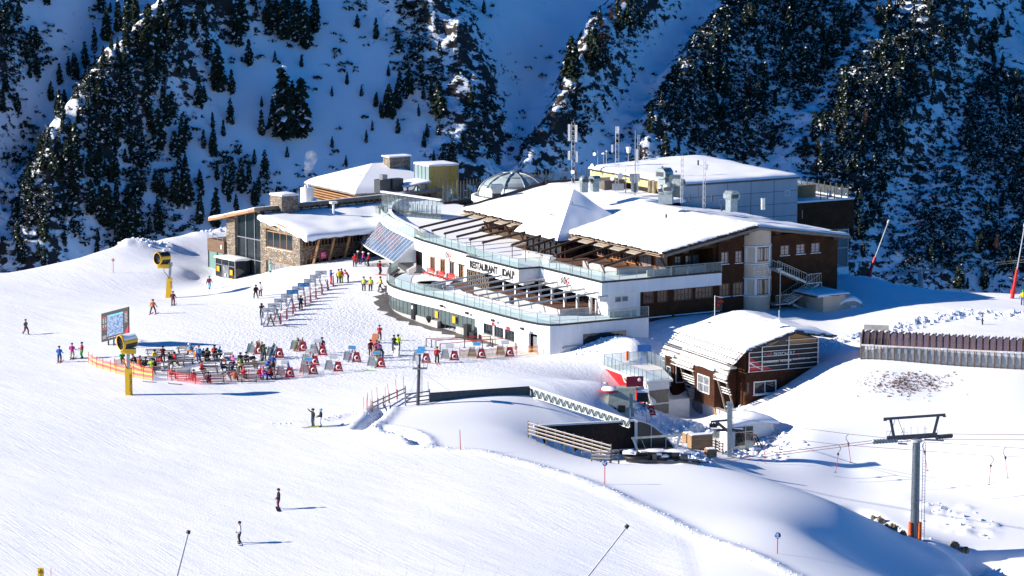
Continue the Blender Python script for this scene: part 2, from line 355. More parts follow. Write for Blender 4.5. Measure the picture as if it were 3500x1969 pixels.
# ---------------- ground: one sheet, shaped from surveyed points (photo pixel + height) 
CP = []
for px, py, z in [
 (0,1969,0),(600,1969,0),(1200,1969,.2),(1800,1969,.3),(2300,1969,-.3),(2700,1969,-.3),
 (0,1700,0),(600,1700,0),(1200,1700,.2),(1700,1750,.4),(2150,1750,.2),
 (0,1400,0),(500,1400,-.1),(1000,1440,-.1),(1250,1450,.3),(0,1180,-.3),(250,1300,-.1),(200,1050,-.6),(450,1050,-.3),
 (650,1250,0),(900,1300,0),(1200,1320,0),(1500,1290,.1),(1300,1180,.1),(1000,1150,.3),(1150,1040,.9),(900,1060,.4),
 (1600,1240,.1),(1834,1200,0),(1950,1170,.7),(2100,1140,1.5),(2205,1118,1.7),(2300,1124,1.7),(1340,1080,.2),(1320,980,1.3),(1290,900,2.2),
 (1240,995,1.1),(1155,920,1.7),
 (600,1040,-.2),(720,1010,-.9),(760,955,-2.0),(640,930,-1.0),(500,900,-.2),(350,920,-.4),(100,960,-.9),(450,840,1.0),(600,815,.7),(720,800,.3),(690,880,-1.2),
 (1500,1380,.7),(1380,1400,.5),(1750,1345,.9),(1600,1440,.5),(1750,1470,.3),(1800,1520,.1),(1950,1570,-.2),(2120,1585,-.5),(2390,1592,-.8),
 (1950,1300,.2),(2050,1200,.6),(2200,1170,1.5),(2100,1330,-.3),
 (1550,1560,.4),(1300,1600,.2),(1700,1620,.5),(2000,1700,.5),(2300,1700,.1),(2350,1850,-.5),
 (2500,1604,-.4),(2743,1679,-1.1),(2873,1738,-2.0),(2990,1824,-4.0),(3128,1866,-6.2),(3246,1898,-7.5),(3364,1961,-9),
 (2500,1700,.0),(2700,1800,-.5),(2600,1900,-.1),(2850,1880,-1.7),(3000,1950,-4.6),
 # station hollow and valley floor
 (2372,1408,-5.1),(2300,1435,-4.7),(2486,1549,-4.4),(2600,1540,-4.9),(2250,1400,-4.0),(2140,1400,-2.4),(2450,1500,-5.1),
 (2750,1480,-3.0),(2900,1600,-6.0),(3100,1700,-7.2),(3300,1800,-8.0),(3480,1830,-8.4),(3100,1790,-8.0),(3350,1890,-8.8),(3480,1950,-8.6),
 (2700,1560,-4.8),(2950,1400,-1.2),(3200,1450,-2.3),(3450,1500,-3.3),(3200,1600,-6.0),(3450,1650,-6.6),(2900,1300,.6),(3200,1320,.3),(3450,1350,-.1),
 (2935,1240,1.8),(3200,1250,1.7),(3480,1262,1.5),(2900,1180,1.9),(3200,1150,2.3),(3480,1150,2.3),(2700,1130,1.6),(2880,1095,1.8),(3200,1060,2.8),(3480,1060,2.8),
 (3000,1000,3.2),(3054,988,3.1),(3182,1000,2.6),(3360,1004,2.5),(3490,1004,2.5),(2940,945,3.8),(2500,1140,1.7),(2400,1165,1.6)]:
    p = Z(px, py, z); CP.append((p.x, p.y, z))
CP += [(26.2,313.8,-2.9),(30.3,315.7,-1.3),(34.5,317.5,.9),(22,324,-2.6),(28,326,-.4),(19,331,-2.6),(24,333,.6),(14.5,324,-3.2),(-29,391.6,1.6),(-24,396,2.0),(-17,399.5,2.4),(-34.6,396,.2),(-38,398,-1.4),(-41,400,-2.0),(-46,404,-2.0),(-44,415,-1.5),
 (10,350,.8),(20,370,1),(0,380,1),(-10,390,1.5),(0,410,1),(20,400,1),(40,375,1.0),(45,378,3.0),(52,362,3.0),(62,362,2.6),(30,430,0),(0,440,0),(-20,435,0),
 (12,284,-3.2),(16,286,-3.4),(19,288,-3.6),(8,286.5,-2.6),(20,283,-3.8),(25,285,-5.5),(14,290,-3.3),
 (-60,215,0),(0,215,0.3),(40,215,-2),(70,215,-9),(-95,260,0),(-110,330,-.5),(-110,400,-2),(90,240,-10),(90,300,-6.5),(95,335,1),(95,360,1.5),(60,265,-9.3),(52,240,-9),
 (-60,150,4),(40,150,2),(100,150,-5),(-160,300,2),(160,300,-3),(-60,430,-1),(80,430,-2),(-160,430,-8),(160,430,-6)]
CP = np.array(CP)
def _tps(r2): return np.where(r2 > 1e-9, r2*np.log(np.maximum(r2, 1e-9)), 0)
_n = len(CP); A_ = np.zeros((_n+3, _n+3)); d2 = ((CP[:, None, :2]-CP[None, :, :2])/100)
A_[:_n, :_n] = _tps((d2**2).sum(2)) + np.eye(_n)*2e-4
A_[:_n, _n] = 1; A_[:_n, _n+1:] = CP[:, :2]/100; A_[_n, :_n] = 1; A_[_n+1:, :_n] = CP[:, :2].T/100
WT = np.linalg.solve(A_, np.concatenate([CP[:, 2], [0, 0, 0]]))
def tps(X, Y):
    o = WT[_n] + WT[_n+1]*X/100 + WT[_n+2]*Y/100
    for i in range(_n): o = o + WT[i]*_tps(((X-CP[i, 0])**2+(Y-CP[i, 1])**2)/1e4)
    return o
EDGE = [(-200, 380), (-72, 401), (-63, 409), (-58, 417), (-56, 422), (-52, 430), (-47, 437), (-43, 441), (-30, 446), (0, 450), (20, 450), (38, 432), (41, 392), (44.5, 374), (47, 366), (50, 362.5), (70, 360), (200, 355)]
EX, EY = np.array([e[0] for e in EDGE], float), np.array([e[1] for e in EDGE], float)
_rs = np.random.RandomState(3)
NG = [_rs.rand(257, 257) for _ in range(6)]
def vnoise(X, Y, sc, k=0):                                 # smooth value noise
    g = NG[k]; x = (np.asarray(X)/sc) % 256; y = (np.asarray(Y)/sc) % 256
    i = x.astype(int); j = y.astype(int); fx = x-i; fy = y-j; fx = fx*fx*(3-2*fx); fy = fy*fy*(3-2*fy)
    g = g.copy(); g[256, :] = g[0, :]; g[:, 256] = g[:, 0]
    return (g[i, j]*(1-fx)*(1-fy)+g[i+1, j]*fx*(1-fy)+g[i, j+1]*(1-fx)*fy+g[i+1, j+1]*fx*fy)*2-1
def fbm(X, Y, sc, oct=4, k=0, gain=0.5):
    o = 0; a = 1
    for q in range(oct): o = o + a*vnoise(X+31.7*q, Y-17.3*q, sc/2**q, (k+q) % 6); a *= gain
    return o
def pdist(X, Y, pl):                                       # distance to a plan polyline and signed side
    best = np.full(np.shape(X), 1e9); side = np.zeros(np.shape(X))
    for (ax, ay), (bx, by) in zip(pl[:-1], pl[1:]):
        dx, dy = bx-ax, by-ay; t = np.clip(((X-ax)*dx+(Y-ay)*dy)/(dx*dx+dy*dy), 0, 1)
        d = np.hypot(X-ax-t*dx, Y-ay-t*dy); s = (X-ax)*dy-(Y-ay)*dx
        m = d < best; best = np.where(m, d, best); side = np.where(m, s, side)
    return best, np.sign(side)
def zp(pts, z=0): return [tuple(Z(a, b, z)[:2]) for a, b in pts]
BERM = zp([(1270, 1495), (1350, 1515), (1455, 1545), (1650, 1555), (1800, 1590), (1950, 1640), (2100, 1700), (2300, 1780), (2500, 1860), (2700, 1945), (2850, 2010)], 0.2)
DITCH = zp([(1300, 1400), (1265, 1440), (1240, 1470)], 0.4); DITCH2 = zp([(1300, 1468), (1370, 1485), (1410, 1505), (1430, 1530)], 0.4)
BANK = zp([(2790, 1168), (2900, 1150), (3000, 1128), (3150, 1103), (3300, 1090), (3600, 1095)], 2.4)
GULLY = zp([(2930, 1760), (2990, 1785), (3050, 1830), (3110, 1855)], -7.6) ; GULLY2 = zp([(3330, 1900), (3400, 1935), (3450, 1985), (3520, 2040)], -8.6); GULLY3 = zp([(3330, 1888), (3420, 1880), (3520, 1878)], -8.6)
BERM2 = zp([(900, 1445), (1100, 1435), (1260, 1405), (1290, 1500)], 0.1)
PIT = [tuple(Z(1838, 1482, .1)[:2]), tuple(Z(2088, 1566, -.35)[:2]), tuple(Z(2180, 1590, -.6)[:2]), tuple(Z(2300, 1597, -.8)[:2]), (17.6, 289.2), tuple(Z(2172, 1440, .3)[:2]), tuple(Z(1833, 1459, .3)[:2])]
def Hraw(X, Y):
    z = tps(X, Y)
    z = z + 0.10*fbm(X, Y, 14, 2, 1)
    d, s = pdist(X, Y, BERM); z = z + 0.32*np.exp(-(d/0.9)**2)*(1+.3*vnoise(X, Y, 1.1, 2)) + np.where(s > 0, 0.12*np.clip(d/1.5, 0, 1)*np.exp(-d/6), 0)
    d, s = pdist(X, Y, BERM2); z = z + 0.2*np.exp(-(d/0.8)**2)*(1+.5*vnoise(X, Y, .9, 3))
    for q, a, w in ((DITCH, .75, .55), (DITCH2, .5, .5)):
        d, s = pdist(X, Y, q); z = z - a*np.exp(-(d/w)**2) + .3*np.exp(-((d-1.4)/.5)**2)
    d, s = pdist(X, Y, BANK); m = np.exp(-(d/1.3)**2); z = z + m*(0.15+0.75*np.abs(fbm(X, Y, 1.05, 2, 2)))
    d, s = pdist(X, Y, GULLY); z = z - 1.7*np.exp(-(d/1.3)**2)
    d, s = pdist(X, Y, GULLY2); z = z - 2.6*np.exp(-(d/2.2)**2)
    d, s = pdist(X, Y, GULLY3); z = z - 1.0*np.exp(-(d/.9)**2)
    for cx, cy, rr, a in ROUGH: 
        m = np.clip(1.4-np.hypot(X-cx, Y-cy)/rr, 0, 1); z = z + m*a*np.maximum(0, fbm(X, Y, 1.5, 3, 4, .6))
    ins = np.zeros(np.shape(X), bool)
    for (x0, y0), (x1, y1) in zip(PIT, PIT[1:]+PIT[:1]): ins ^= ((y0 > Y) != (y1 > Y)) & (X < (x1-x0)*(Y-y0)/(y1-y0+1e-9)+x0)
    z = np.where(ins, np.minimum(z, -3.5+.1*fbm(X, Y, 2, 2, 1)), z)
    e = np.interp(X, EX, EY); t = np.maximum(0, Y-e); z = z - 0.75*t*np.clip(t/12, .15, 1)
    d, s = pdist(X, Y, [(-51, 421), (-54, 420), (-57, 419)]); z = z + .9*np.exp(-(d/1.8)**2)*(.8+.35*fbm(X, Y, 2.4, 3, 2))
    d, s = pdist(X, Y, [(-48, 434), (-41, 439)]); z = z + .8*np.exp(-(d/2.2)**2)*(.7+.4*fbm(X, Y, 2.6, 3, 3))
    return z
ROUGH = [(*Z(2400, 1440, -3.4)[:2], 4.5, .8), (*Z(2330, 1410, -3)[:2], 3.5, .7), (*Z(2590, 1545, -5)[:2], 3.5, .8), (*Z(2180, 1330, -.5)[:2], 2.5, .6), (*Z(2470, 1470, -3.8)[:2], 3, .6), (*Z(1420, 1000, 1.6)[:2], 0.1, 0), (-15.5, 372, 3, .3), (*Z(3230, 1790, -9)[:2], 3, .5), (*Z(3330, 1850, -9.6)[:2], 3, .5), (*Z(2360, 1560, -3.6)[:2], 3, .5), (*Z(2880, 975, 1)[:2], 4, .5), (*Z(440, 1175, 0)[:2], 2.2, .35)]
# building pads keep drifts out of the rooms
gx = np.concatenate([np.linspace(-420, -112, 30), np.linspace(-110, -62, 90), np.arange(-61.5, 62, .45), np.linspace(62.3, 112, 90), np.linspace(115, 420, 30)])
gy = np.concatenate([np.linspace(60, 212, 40), np.arange(213, 425, .45), np.linspace(426, 470, 60), np.linspace(474, 760, 60)])
GX, GY = np.meshgrid(gx, gy, indexing='ij')
GZ = Hraw(GX, GY)
def H(x, y):
    i = min(max(int(np.searchsorted(gx, x))-1, 0), len(gx)-2); j = min(max(int(np.searchsorted(gy, y))-1, 0), len(gy)-2)
    fx = (x-gx[i])/(gx[i+1]-gx[i]); fy = (y-gy[j])/(gy[j+1]-gy[j])
    return float(GZ[i, j]*(1-fx)*(1-fy)+GZ[i+1, j]*fx*(1-fy)+GZ[i, j+1]*(1-fx)*fy+GZ[i+1, j+1]*fx*fy)
def G(px, py):                                             # where the line of sight meets the snow
    d = ray(px, py); t = 200.0
    while t < 700:
        x, y, z = d.x*t, d.y*t, HC+d.z*t
        if z < H(x, y): break
        t += 0.5
    a, b = t-0.5, t
    for _ in range(12):
        m = (a+b)/2
        if HC+d.z*m < H(d.x*m, d.y*m): b = m
        else: a = m
    return Vector((d.x*b, d.y*b, H(d.x*b, d.y*b)))
def grid_mesh(name, X, Y, ZZ, mats, attrs=None):
    ni, nj = X.shape; me = bpy.data.meshes.new(name)
    co = np.stack([X, Y, ZZ], -1).reshape(-1, 3).astype(np.float32)
    idx = np.arange(ni*nj).reshape(ni, nj); q = np.stack([idx[:-1, :-1], idx[1:, :-1], idx[1:, 1:], idx[:-1, 1:]], -1).reshape(-1, 4)
    me.vertices.add(len(co)); me.vertices.foreach_set('co', co.ravel())
    me.loops.add(q.size); me.loops.foreach_set('vertex_index', q.ravel().astype(np.int32))
    me.polygons.add(len(q)); me.polygons.foreach_set('loop_start', np.arange(0, q.size, 4, dtype=np.int32)); me.polygons.foreach_set('loop_total', np.full(len(q), 4, np.int32))
    me.polygons.foreach_set('use_smooth', np.ones(len(q), bool)); me.update(calc_edges=True)
    for m in mats: me.materials.append(m)
    for k, v in (attrs or {}).items():
        a = me.attributes.new(k, 'FLOAT', 'POINT'); a.data.foreach_set('value', v.reshape(-1).astype(np.float32))
    o = bpy.data.objects.new(name, me); S.collection.objects.link(o); return o
_d, _s = pdist(GX, GY, BERM); bx_ = np.interp(GY, [p[1] for p in reversed(BERM)], [p[0] for p in reversed(BERM)])
groom = np.where((GX < bx_) | (GY > BERM[0][1]), 1.0, 0.0)
PW = zp([(1240, 1400), (1460, 1340), (1800, 1320), (2140, 1440), (2330, 1560), (2500, 1600), (2900, 1760), (3050, 1855)], 0)
inpow = (GY < np.interp(GX, [p[0] for p in PW], [p[1] for p in PW])) & (GX > PW[0][0]) & (GX > bx_-0)
groom = np.where(inpow | ((GX > 15) & (GY < 331)), 0.06, groom)
_g = groom
for _ in range(3): _g = (_g + np.roll(_g, 1, 0)+np.roll(_g, -1, 0)+np.roll(_g, 1, 1)+np.roll(_g, -1, 1))/5
chop = np.clip(1.5-np.hypot((GX+16)/26, (GY-345)/36)*1.2, 0, 1)*np.clip((GY-300)/15, 0, 1)*.75
ground = grid_mesh("snow_ground", GX, GY, GZ, [SNOW], {'groomed': _g, 'chopped': chop*_g}); tag(ground, kind='structure')

# ---------------- far mountainside
MY0, MZ0, KY, KX = 860.0, -80.0, 0.95, -0.49
mx = np.concatenate([np.linspace(-700, -205, 60), np.arange(-203, 203, .85), np.linspace(205, 600, 60)])
my = np.concatenate([np.linspace(640, 768, 25), np.arange(770, 1010, .85), np.linspace(1012, 1500, 60)])
MX, MY = np.meshgrid(mx, my, indexing='ij')
def mpix(X, Y, Zv):                                       # world -> photo pixel (2576-wide overview)
    yy = Y*cp - (Zv-HC)*sp_; up = Y*sp_ + (Zv-HC)*cp
    return (1750 + FPX*X/yy)/1.3587, (984.5 - FPX*up/yy)/1.3587
BASEM = MZ0 + KY*(MY-MY0) + KX*MX
PX, PY = mpix(MX, MY, BASEM)
def li(pts, v): return np.interp(v, [p[1] for p in pts], [p[0] for p in pts])
RIBS = [  # ( centre line (x,y) in overview px going down, half width px, height m )
 ([(760, -300), (560, 0), (330, 250), (150, 450), (60, 700)], 120, 14), ([(420, -300), (250, 0), (120, 250), (60, 450), (20, 650)], 60, -9),
 ([(1000, -300), (1060, 0), (1130, 150), (1200, 300), (1180, 450)], 95, 11), ([(1480, -300), (1430, 0), (1330, 200), (1260, 400), (1220, 520)], 110, -9),
 ([(1700, -300), (1600, 0), (1500, 150), (1420, 330), (1330, 450)], 75, 10), ([(1900, -300), (1760, 0), (1660, 180), (1580, 400)], 70, -6),
 ([(2100, -300), (1900, 0), (1740, 200), (1640, 380), (1600, 500)], 90, 9), ([(2400, -300), (2230, 0), (2060, 200), (1900, 420)], 50, -4),
 ([(2700, -300), (2450, 0), (2250, 250), (2100, 500)], 150, 7), ([(3000, -300), (2700, 0), (2480, 200), (2300, 500), (2200, 700)], 60, -4), ([(100, -300), (-20, 0), (-80, 400)], 70, 10)]
MZ = BASEM + 0.07*np.clip(MX-75, 0, 200)
for pts, w, a in RIBS: MZ = MZ + a*np.exp(-((PX-li(pts, PY))/w)**2)
RK = np.zeros_like(MX)                                    # rockiness
for pts, w, a in RIBS:
    if a > 0: RK = np.maximum(RK, np.exp(-((PX-li(pts, PY))/(w*1.25))**2))
RK = np.maximum(RK, np.clip((PX-(1830-0.6*PY))/60, 0, 1)*.62)
RK = np.clip(RK, 0.0, 1)
rid = 1-np.abs(fbm(MX, MZ*1.4, 34, 3, 2))*1.3
MZ = MZ + RK*3.6*rid + RK*2.5*(1-np.abs(fbm(MX*1.0, MY*1.3, 11, 4, 1))*1.6) + 0.8*fbm(MX, MY, 25, 3, 3) + RK*.6*fbm(MX, MY, 3.2, 3, 5, .6)
MZ = MZ + 10*np.clip((-210-MX)/140, 0, 3)  # unseen rise left of the view, added to cast shade over the slope
def MHt(x, y):
    i = min(max(int(np.searchsorted(mx, x))-1, 0), len(mx)-2); j = min(max(int(np.searchsorted(my, y))-1, 0), len(my)-2)
    fx = (x-mx[i])/(mx[i+1]-mx[i]); fy = (y-my[j])/(my[j+1]-my[j])
    return float(MZ[i, j]*(1-fx)*(1-fy)+MZ[i+1, j]*fx*(1-fy)+MZ[i, j+1]*(1-fx)*fy+MZ[i+1, j+1]*fx*fy)
def MG(px, py):                                           # line of sight (overview px) to the mountainside
    d = ray(*K(px, py)); t = 700.0
    while t < 1400:
        if HC+d.z*t < MHt(d.x*t, d.y*t): break
        t += 1.0
    return Vector((d.x*t, d.y*t, MHt(d.x*t, d.y*t)))
def mountain_mat():
    m, nt, bs = _nt("snowy_rock_face"); co = coords(nt)
    at = nt.nodes.new("ShaderNodeAttribute"); at.attribute_name = 'rocky'
    ge = nt.nodes.new("ShaderNodeNewGeometry"); sx = nt.nodes.new("ShaderNodeSeparateXYZ"); nt.links.new(ge.outputs['Normal'], sx.inputs[0])
    n1 = ntex(nt, coords(nt, (1, 1, 1.6)), 0.28, 6, 0.68); n2 = ntex(nt, co, 0.06, 3); n3 = ntex(nt, co, 1.1, 4, .7)
    v = math_(nt, 'ADD', math_(nt, 'MULTIPLY', n1, 1.3), math_(nt, 'MULTIPLY', n2, 0.5))
    v = math_(nt, 'ADD', v, math_(nt, 'MULTIPLY', at.outputs['Fac'], 0.30))
    v = math_(nt, 'SUBTRACT', v, math_(nt, 'MULTIPLY', sx.outputs[2], 0.42))
    f = ramp(nt, v, 0.87, 0.94)
    rc = mixc(nt, n3, (0.014, 0.014, 0.015), (0.075, 0.065, 0.058))
    sc = mixc(nt, n2, (0.78, 0.84, 0.91), (0.84, 0.89, 0.94))
    nt.links.new(mixc(nt, f, sc, rc), bs.inputs['Base Color']); bs.inputs['Roughness'].default_value = 0.8; bs.inputs['Specular IOR Level'].default_value = 0.1
    bump(nt, bs, math_(nt, 'ADD', math_(nt, 'MULTIPLY', n1, at.outputs['Fac']), math_(nt, 'MULTIPLY', n3, 0.15)), 0.6, 1.2); return m
mount = grid_mesh("mountainside", MX, MY, MZ, [mountain_mat()], {'rocky': RK}); tag(mount, kind='structure')
# ---------------- buildings: shared helpers
def snow_slab(name, parent, fn, ns, nt, thick, amp=0.08, label=None, world=False, edge=0.7, mat=None, seed=0, droop=0.25):
    """rounded snow cover over the surface fn(s,t); s,t in 0..1"""
    b = MB(); T = []; B = []
    L = (Vector(fn(1, .5))-Vector(fn(0, .5))).length; Wd = (Vector(fn(.5, 1))-Vector(fn(.5, 0))).length
    ss = [0, .004, .012, .03] + [.03+.94*i/ns for i in range(1, ns)] + [.97, .988, .996, 1]; tt = [0, .004, .012, .03] + [.03+.94*i/nt for i in range(1, nt)] + [.97, .988, .996, 1]
    for s_ in ss:
        r = []; q = []
        for t_ in tt:
            p = Vector(fn(s_, t_)); d = min(s_*L, (1-s_)*L, t_*Wd, (1-t_)*Wd); k = min(1, d/edge); k = math.sqrt(max(0, 1-(1-k)**2))
            n = noise.noise(Vector((p.x*.35+seed, p.y*.35, seed)))*amp + noise.noise(Vector((p.x*1.7, p.y*1.7+seed, 0)))*amp*.35
            r.append(p+Vector((0, 0, .02+thick*k*(1+n*2)+n*k - (droop*abs(n) if k < .3 else 0)))); q.append(p+Vector((0, 0, -0.02 - (0 if k > .3 else droop*(.3+.7*abs(noise.noise(Vector((p.x*1.1, p.y*1.1, seed)))))))))
        T.append(r); B.append(q)
    b.grid(T); nb = len(b.v)
    ring = [(i, 0) for i in range(len(ss))] + [(len(ss)-1, j) for j in range(1, len(tt))] + [(i, len(tt)-1) for i in range(len(ss)-2, -1, -1)] + [(0, j) for j in range(len(tt)-2, 0, -1)]
    for (i, j), (i2, j2) in zip(ring, ring[1:]+ring[:1]): b.add([T[i][j], T[i2][j2], B[i2][j2], B[i][j]], [(0, 1, 2, 3)], 0, True)
    return part(name, b, mat or SNOWR, parent, label, world)
def quadfn(a, b, c, d):                                    # a(0,0) b(1,0) c(1,1) d(0,1)
    a, b, c, d = map(Vector, (a, b, c, d)); return lambda s, t: tuple(a*(1-s)*(1-t)+b*s*(1-t)+c*s*t+d*(1-s)*t)
def win_v(root, u0, u1, z0, z1, v, fm, gm, bars=1, hb=1, sill=True, fw=.1, name='window', depth=.08, sgn=-1):
    """window in a wall of constant v, looking towards -v"""
    f = MB(); y0, y1 = (v-depth, v+.02) if sgn < 0 else (v-.02, v+depth)
    f.bx(u0, u0+fw, y0, y1, z0, z1); f.bx(u1-fw, u1, y0, y1, z0, z1); f.bx(u0+fw, u1-fw, y0, y1, z1-fw, z1); f.bx(u0+fw, u1-fw, y0, y1, z0, z0+fw)
    for i in range(1, bars+1):
        x = u0+(u1-u0)*i/(bars+1); f.bx(x-.04, x+.04, y0+.01, y1-.01, z0+fw, z1-fw)
    for i in range(1, hb+1):
        z = z0+(z1-z0)*i/(hb+1); f.bx(u0+fw, u1-fw, y0+.02, y1-.02, z-.025, z+.025)
    w = part(name, f, fm, root)
    g = MB(); yy = v+.0 if sgn < 0 else v; g.bx(u0+fw, u1-fw, yy-.03, yy+.03, z0+fw, z1-fw); part('pane', g, gm, w)
    if sill:
        q = MB(); q.bx(u0-.1, u1+.1, y0-.12, y0+.02, z0-.08, z0-.01); part('sill', q, SNOWR, w)
    return w
def win_u(root, v0, v1, z0, z1, u, fm, gm, bars=1, hb=0, fw=.1, name='window', depth=.08, sill=False):
    """window in a wall of constant u, looking towards -u"""
    f = MB(); x0, x1 = u-depth, u+.02
    f.bx(x0, x1, v0, v0+fw, z0, z1); f.bx(x0, x1, v1-fw, v1, z0, z1); f.bx(x0, x1, v0+fw, v1-fw, z1-fw, z1); f.bx(x0, x1, v0+fw, v1-fw, z0, z0+fw)
    for i in range(1, bars+1):
        y = v0+(v1-v0)*i/(bars+1); f.bx(x0+.01, x1-.01, y-.04, y+.04, z0+fw, z1-fw)
    for i in range(1, hb+1):
        z = z0+(z1-z0)*i/(hb+1); f.bx(x0+.02, x1-.02, v0+fw, v1-fw, z-.025, z+.025)
    w = part(name, f, fm, root); g = MB(); g.bx(u-.03, u+.03, v0+fw, v1-fw, z0+fw, z1-fw); part('pane', g, gm, w)
    if sill: q = MB(); q.bx(x0-.12, x0+.02, v0-.1, v1+.1, z0-.08, z0-.01); part('sill', q, SNOWR, w)
    return w
def resample(pl, step):
    out = [Vector(pl[0]).to_2d() if len(pl[0]) > 2 else Vector(pl[0])]
    for a, b in zip(pl[:-1], pl[1:]):
        a, b = Vector(a[:2]), Vector(b[:2]); n = max(1, round((b-a).length/step))
        for i in range(1, n+1): out.append(a.lerp(b, i/n))
    return [tuple(p) for p in out]
def smooth_pl(pl, it=2):
    for _ in range(it):
        q = [pl[0]]
        for a, b in zip(pl[:-1], pl[1:]):
            a, b = Vector(a), Vector(b); q += [tuple(a.lerp(b, .25)), tuple(a.lerp(b, .75))]
        pl = q+[pl[-1]]
    return pl
def railing(root, pl, z, h, step, gm, pm, cap=True, name='glass_balustrade', panes=None):
    """glass sheets between slim posts along a plan line; z may be a function of the point"""
    pts = resample(pl, step); g = MB(); p = MB()
    for i, (a, b) in enumerate(zip(pts[:-1], pts[1:])):
        a3, b3 = Vector((*a, 0)), Vector((*b, 0)); d = (b3-a3).normalized()*.04; za = z(a) if callable(z) else z
        for _ in (0,):
            A, B = a3+d, b3-d; n = Vector((-d.y, d.x, 0)).normalized()*.015
            g.add([A+n+Vector((0, 0, za+.05)), B+n+Vector((0, 0, za+.05)), B+n+Vector((0, 0, za+h)), A+n+Vector((0, 0, za+h))], [(0, 1, 2, 3)])
    for a in pts: p.beam((*a, z(a) if callable(z) else z), (*a, (z(a) if callable(z) else z)+h+.02), .05)
    if cap:
        for a, b in zip(pts[:-1], pts[1:]): p.beam((*a, z+h+.04), (*b, z+h+.04), .05, .04)
    o = part(name, g, gm, root); part('rail_post', p, pm, o); return o

# ---------------- the restaurant (local frame: x = right wall direction, y = front wall direction going away)
RO = thing('restaurant', 'large two storey mountain restaurant with snowy gable roof and white glass railed terraces', 'restaurant', (3.5, 331, 0), R(30))
LOW = [(13.8, -1.7), (1.4, -1.7)] + [(0.4, -1.3), (-0.4, 0.2), (-.85, 3)] + [(-1.0, 8), (-1.1, 14), (-1.2, 21.7)] + smooth_pl([(-1.7, 28.4), (-1.8, 33), (-.9, 37.5), (2.5, 43.5), (6.2, 48)], 1)
def off(pl, d):
    out = []
    for i in range(len(pl)):
        a = Vector(pl[max(0, i-1)]); b = Vector(pl[min(len(pl)-1, i+1)]); t = (b-a).normalized(); out.append((pl[i][0]+t.y*d, pl[i][1]-t.x*d))
    return out
# lower storey
m = MB(); m.strip(LOW, 2.25, 3.45, .3); part('white_band', m, WHITE, RO)
m = MB(); m.strip(off(LOW, -.02), 3.45, 3.62, .42); part('parapet_cap', m, BLACK, RO)
idx = [i for i, p in enumerate(LOW)]
right = LOW[:4]; m = MB(); m.strip(right, -1.0, 2.25, .3)
m.bx(-.78-.1, -.78+.2, 1.6, 4.4, -.5, 2.25); m.bx(-1.0, -.75, 12.2, 14.3, -.5, 2.25); m.bx(-1.0, -.75, 4.2, 4.7, -.5, 2.25); m.bx(-1.0, -.75, 7.0, 7.3, -.5, 2.25); m.bx(-1.0, -.75, 9.6, 9.9, -.5, 2.25); m.bx(-1.0, -.75, 4.7, 12.2, 2.0, 2.25)
part('white_wall', m, WHITE, RO)
m = MB(); m.bx(4.6, 10.6, -1.9, -1.84, 0.85, 2.15); part('strip_window', m, WGLASS, RO, 'long dark horizontal window low in the white wall')
m = MB(); m.beam((1.8, -2.0, .75), (9, -2.0, .95), .14, .22); part('wall_rail', m, STEEL, RO)
m = MB(); m.bx(-.4, -.3, .15, 1.3, -.4, 1.9); part('side_door', m, STEEL, RO)
m = MB(); m.bx(-.7, -.6, 4.2, 14.3, -.4, 2.2); m.bx(-.6, 13.7, 14.0, 14.2, -.4, 2.2); part('inner_wall', m, DSTEEL, RO)
for a, b in ((4.7, 7.0), (7.3, 9.6), (9.9, 12.2)):
    win_u(RO, a, b, .75, 2.0, -.85, DSTEEL, WGLASS, 2, 0, .09, 'counter_window')
m = MB(); m.bx(-1.2, -.86, 4.3, 12.4, -.4, .75); part('counter', m, CONC, RO)
lg = [(p[0], p[1]) for p in LOW if p[1] > 14.2]; lg = [(-.95, 14.3)] + lg
g = MB(); f = MB(); lgr = resample(off(lg, .12), 1.0)
g.strip(lgr, .45, 2.2, .04); part('glazed_front', g, HALLG, RO)
for i, p in enumerate(lgr):
    f.beam((*p, .0), (*p, 2.24), .09, .09)
f.strip(off(lg, .12), 2.18, 2.26, .1); part('mullion', f, DSTEEL, RO)
m = MB(); m.strip(resample(off([p for p in lg if p[1] > 27.5], .1), 1.2), -1.0, .5, .3); m.bx(-1.75, -1.3, 22.6, 28.6, -.6, .75); m.bx(-1.4, -1.1, 14.4, 18.4, -.6, .7); part('plinth', m, CONC, RO)
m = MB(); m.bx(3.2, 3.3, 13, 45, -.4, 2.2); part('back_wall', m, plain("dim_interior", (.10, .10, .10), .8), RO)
m = MB(); m.prism([(-1.0, -1.3), (13.6, -1.3), (13.6, 16), (6, 44), (2, 42.6), (-1.4, 36), (-1.4, 22)], -.9, -.35); part('floor_slab', m, CONC, RO)
for y in (19.1, 23.6): m = MB(); m.box((-1.32, y, 1.45), (.03, .75, .85)); part('door_sign', m, ORANGE, RO, 'orange square notice on the glass door')
m = MB(); m.box((-1.95, 28.75, 1.2), (.06, .75, 2.1)); sg = part('round_symbol_sign', m, BLACK, RO)
m = MB(); m.lathe((-2.0, 28.75, 1.7), [(.001, 0), (.26, 0), (.26, .02), (.001, .02)], 14, ax=(-1, 0, 0)); part('white_disc', m, OFFW, sg)
m = MB(); m.lathe((-1.9, 24.6, .9), [(.05, -.6), (.4, 0), (.28, .25)], 4, smooth=False); part('planter', m, BLACK, RO)
m = MB(); m.box((-1.9, 14.6, .6), (.6, .9, 1.9)); part('waste_cabinet', m, BLACK, RO)
m = MB(); m.box((-1.9, 13.2, .2), (.5, 1.1, 1.1)); part('low_cabinet', m, BLACK, RO)
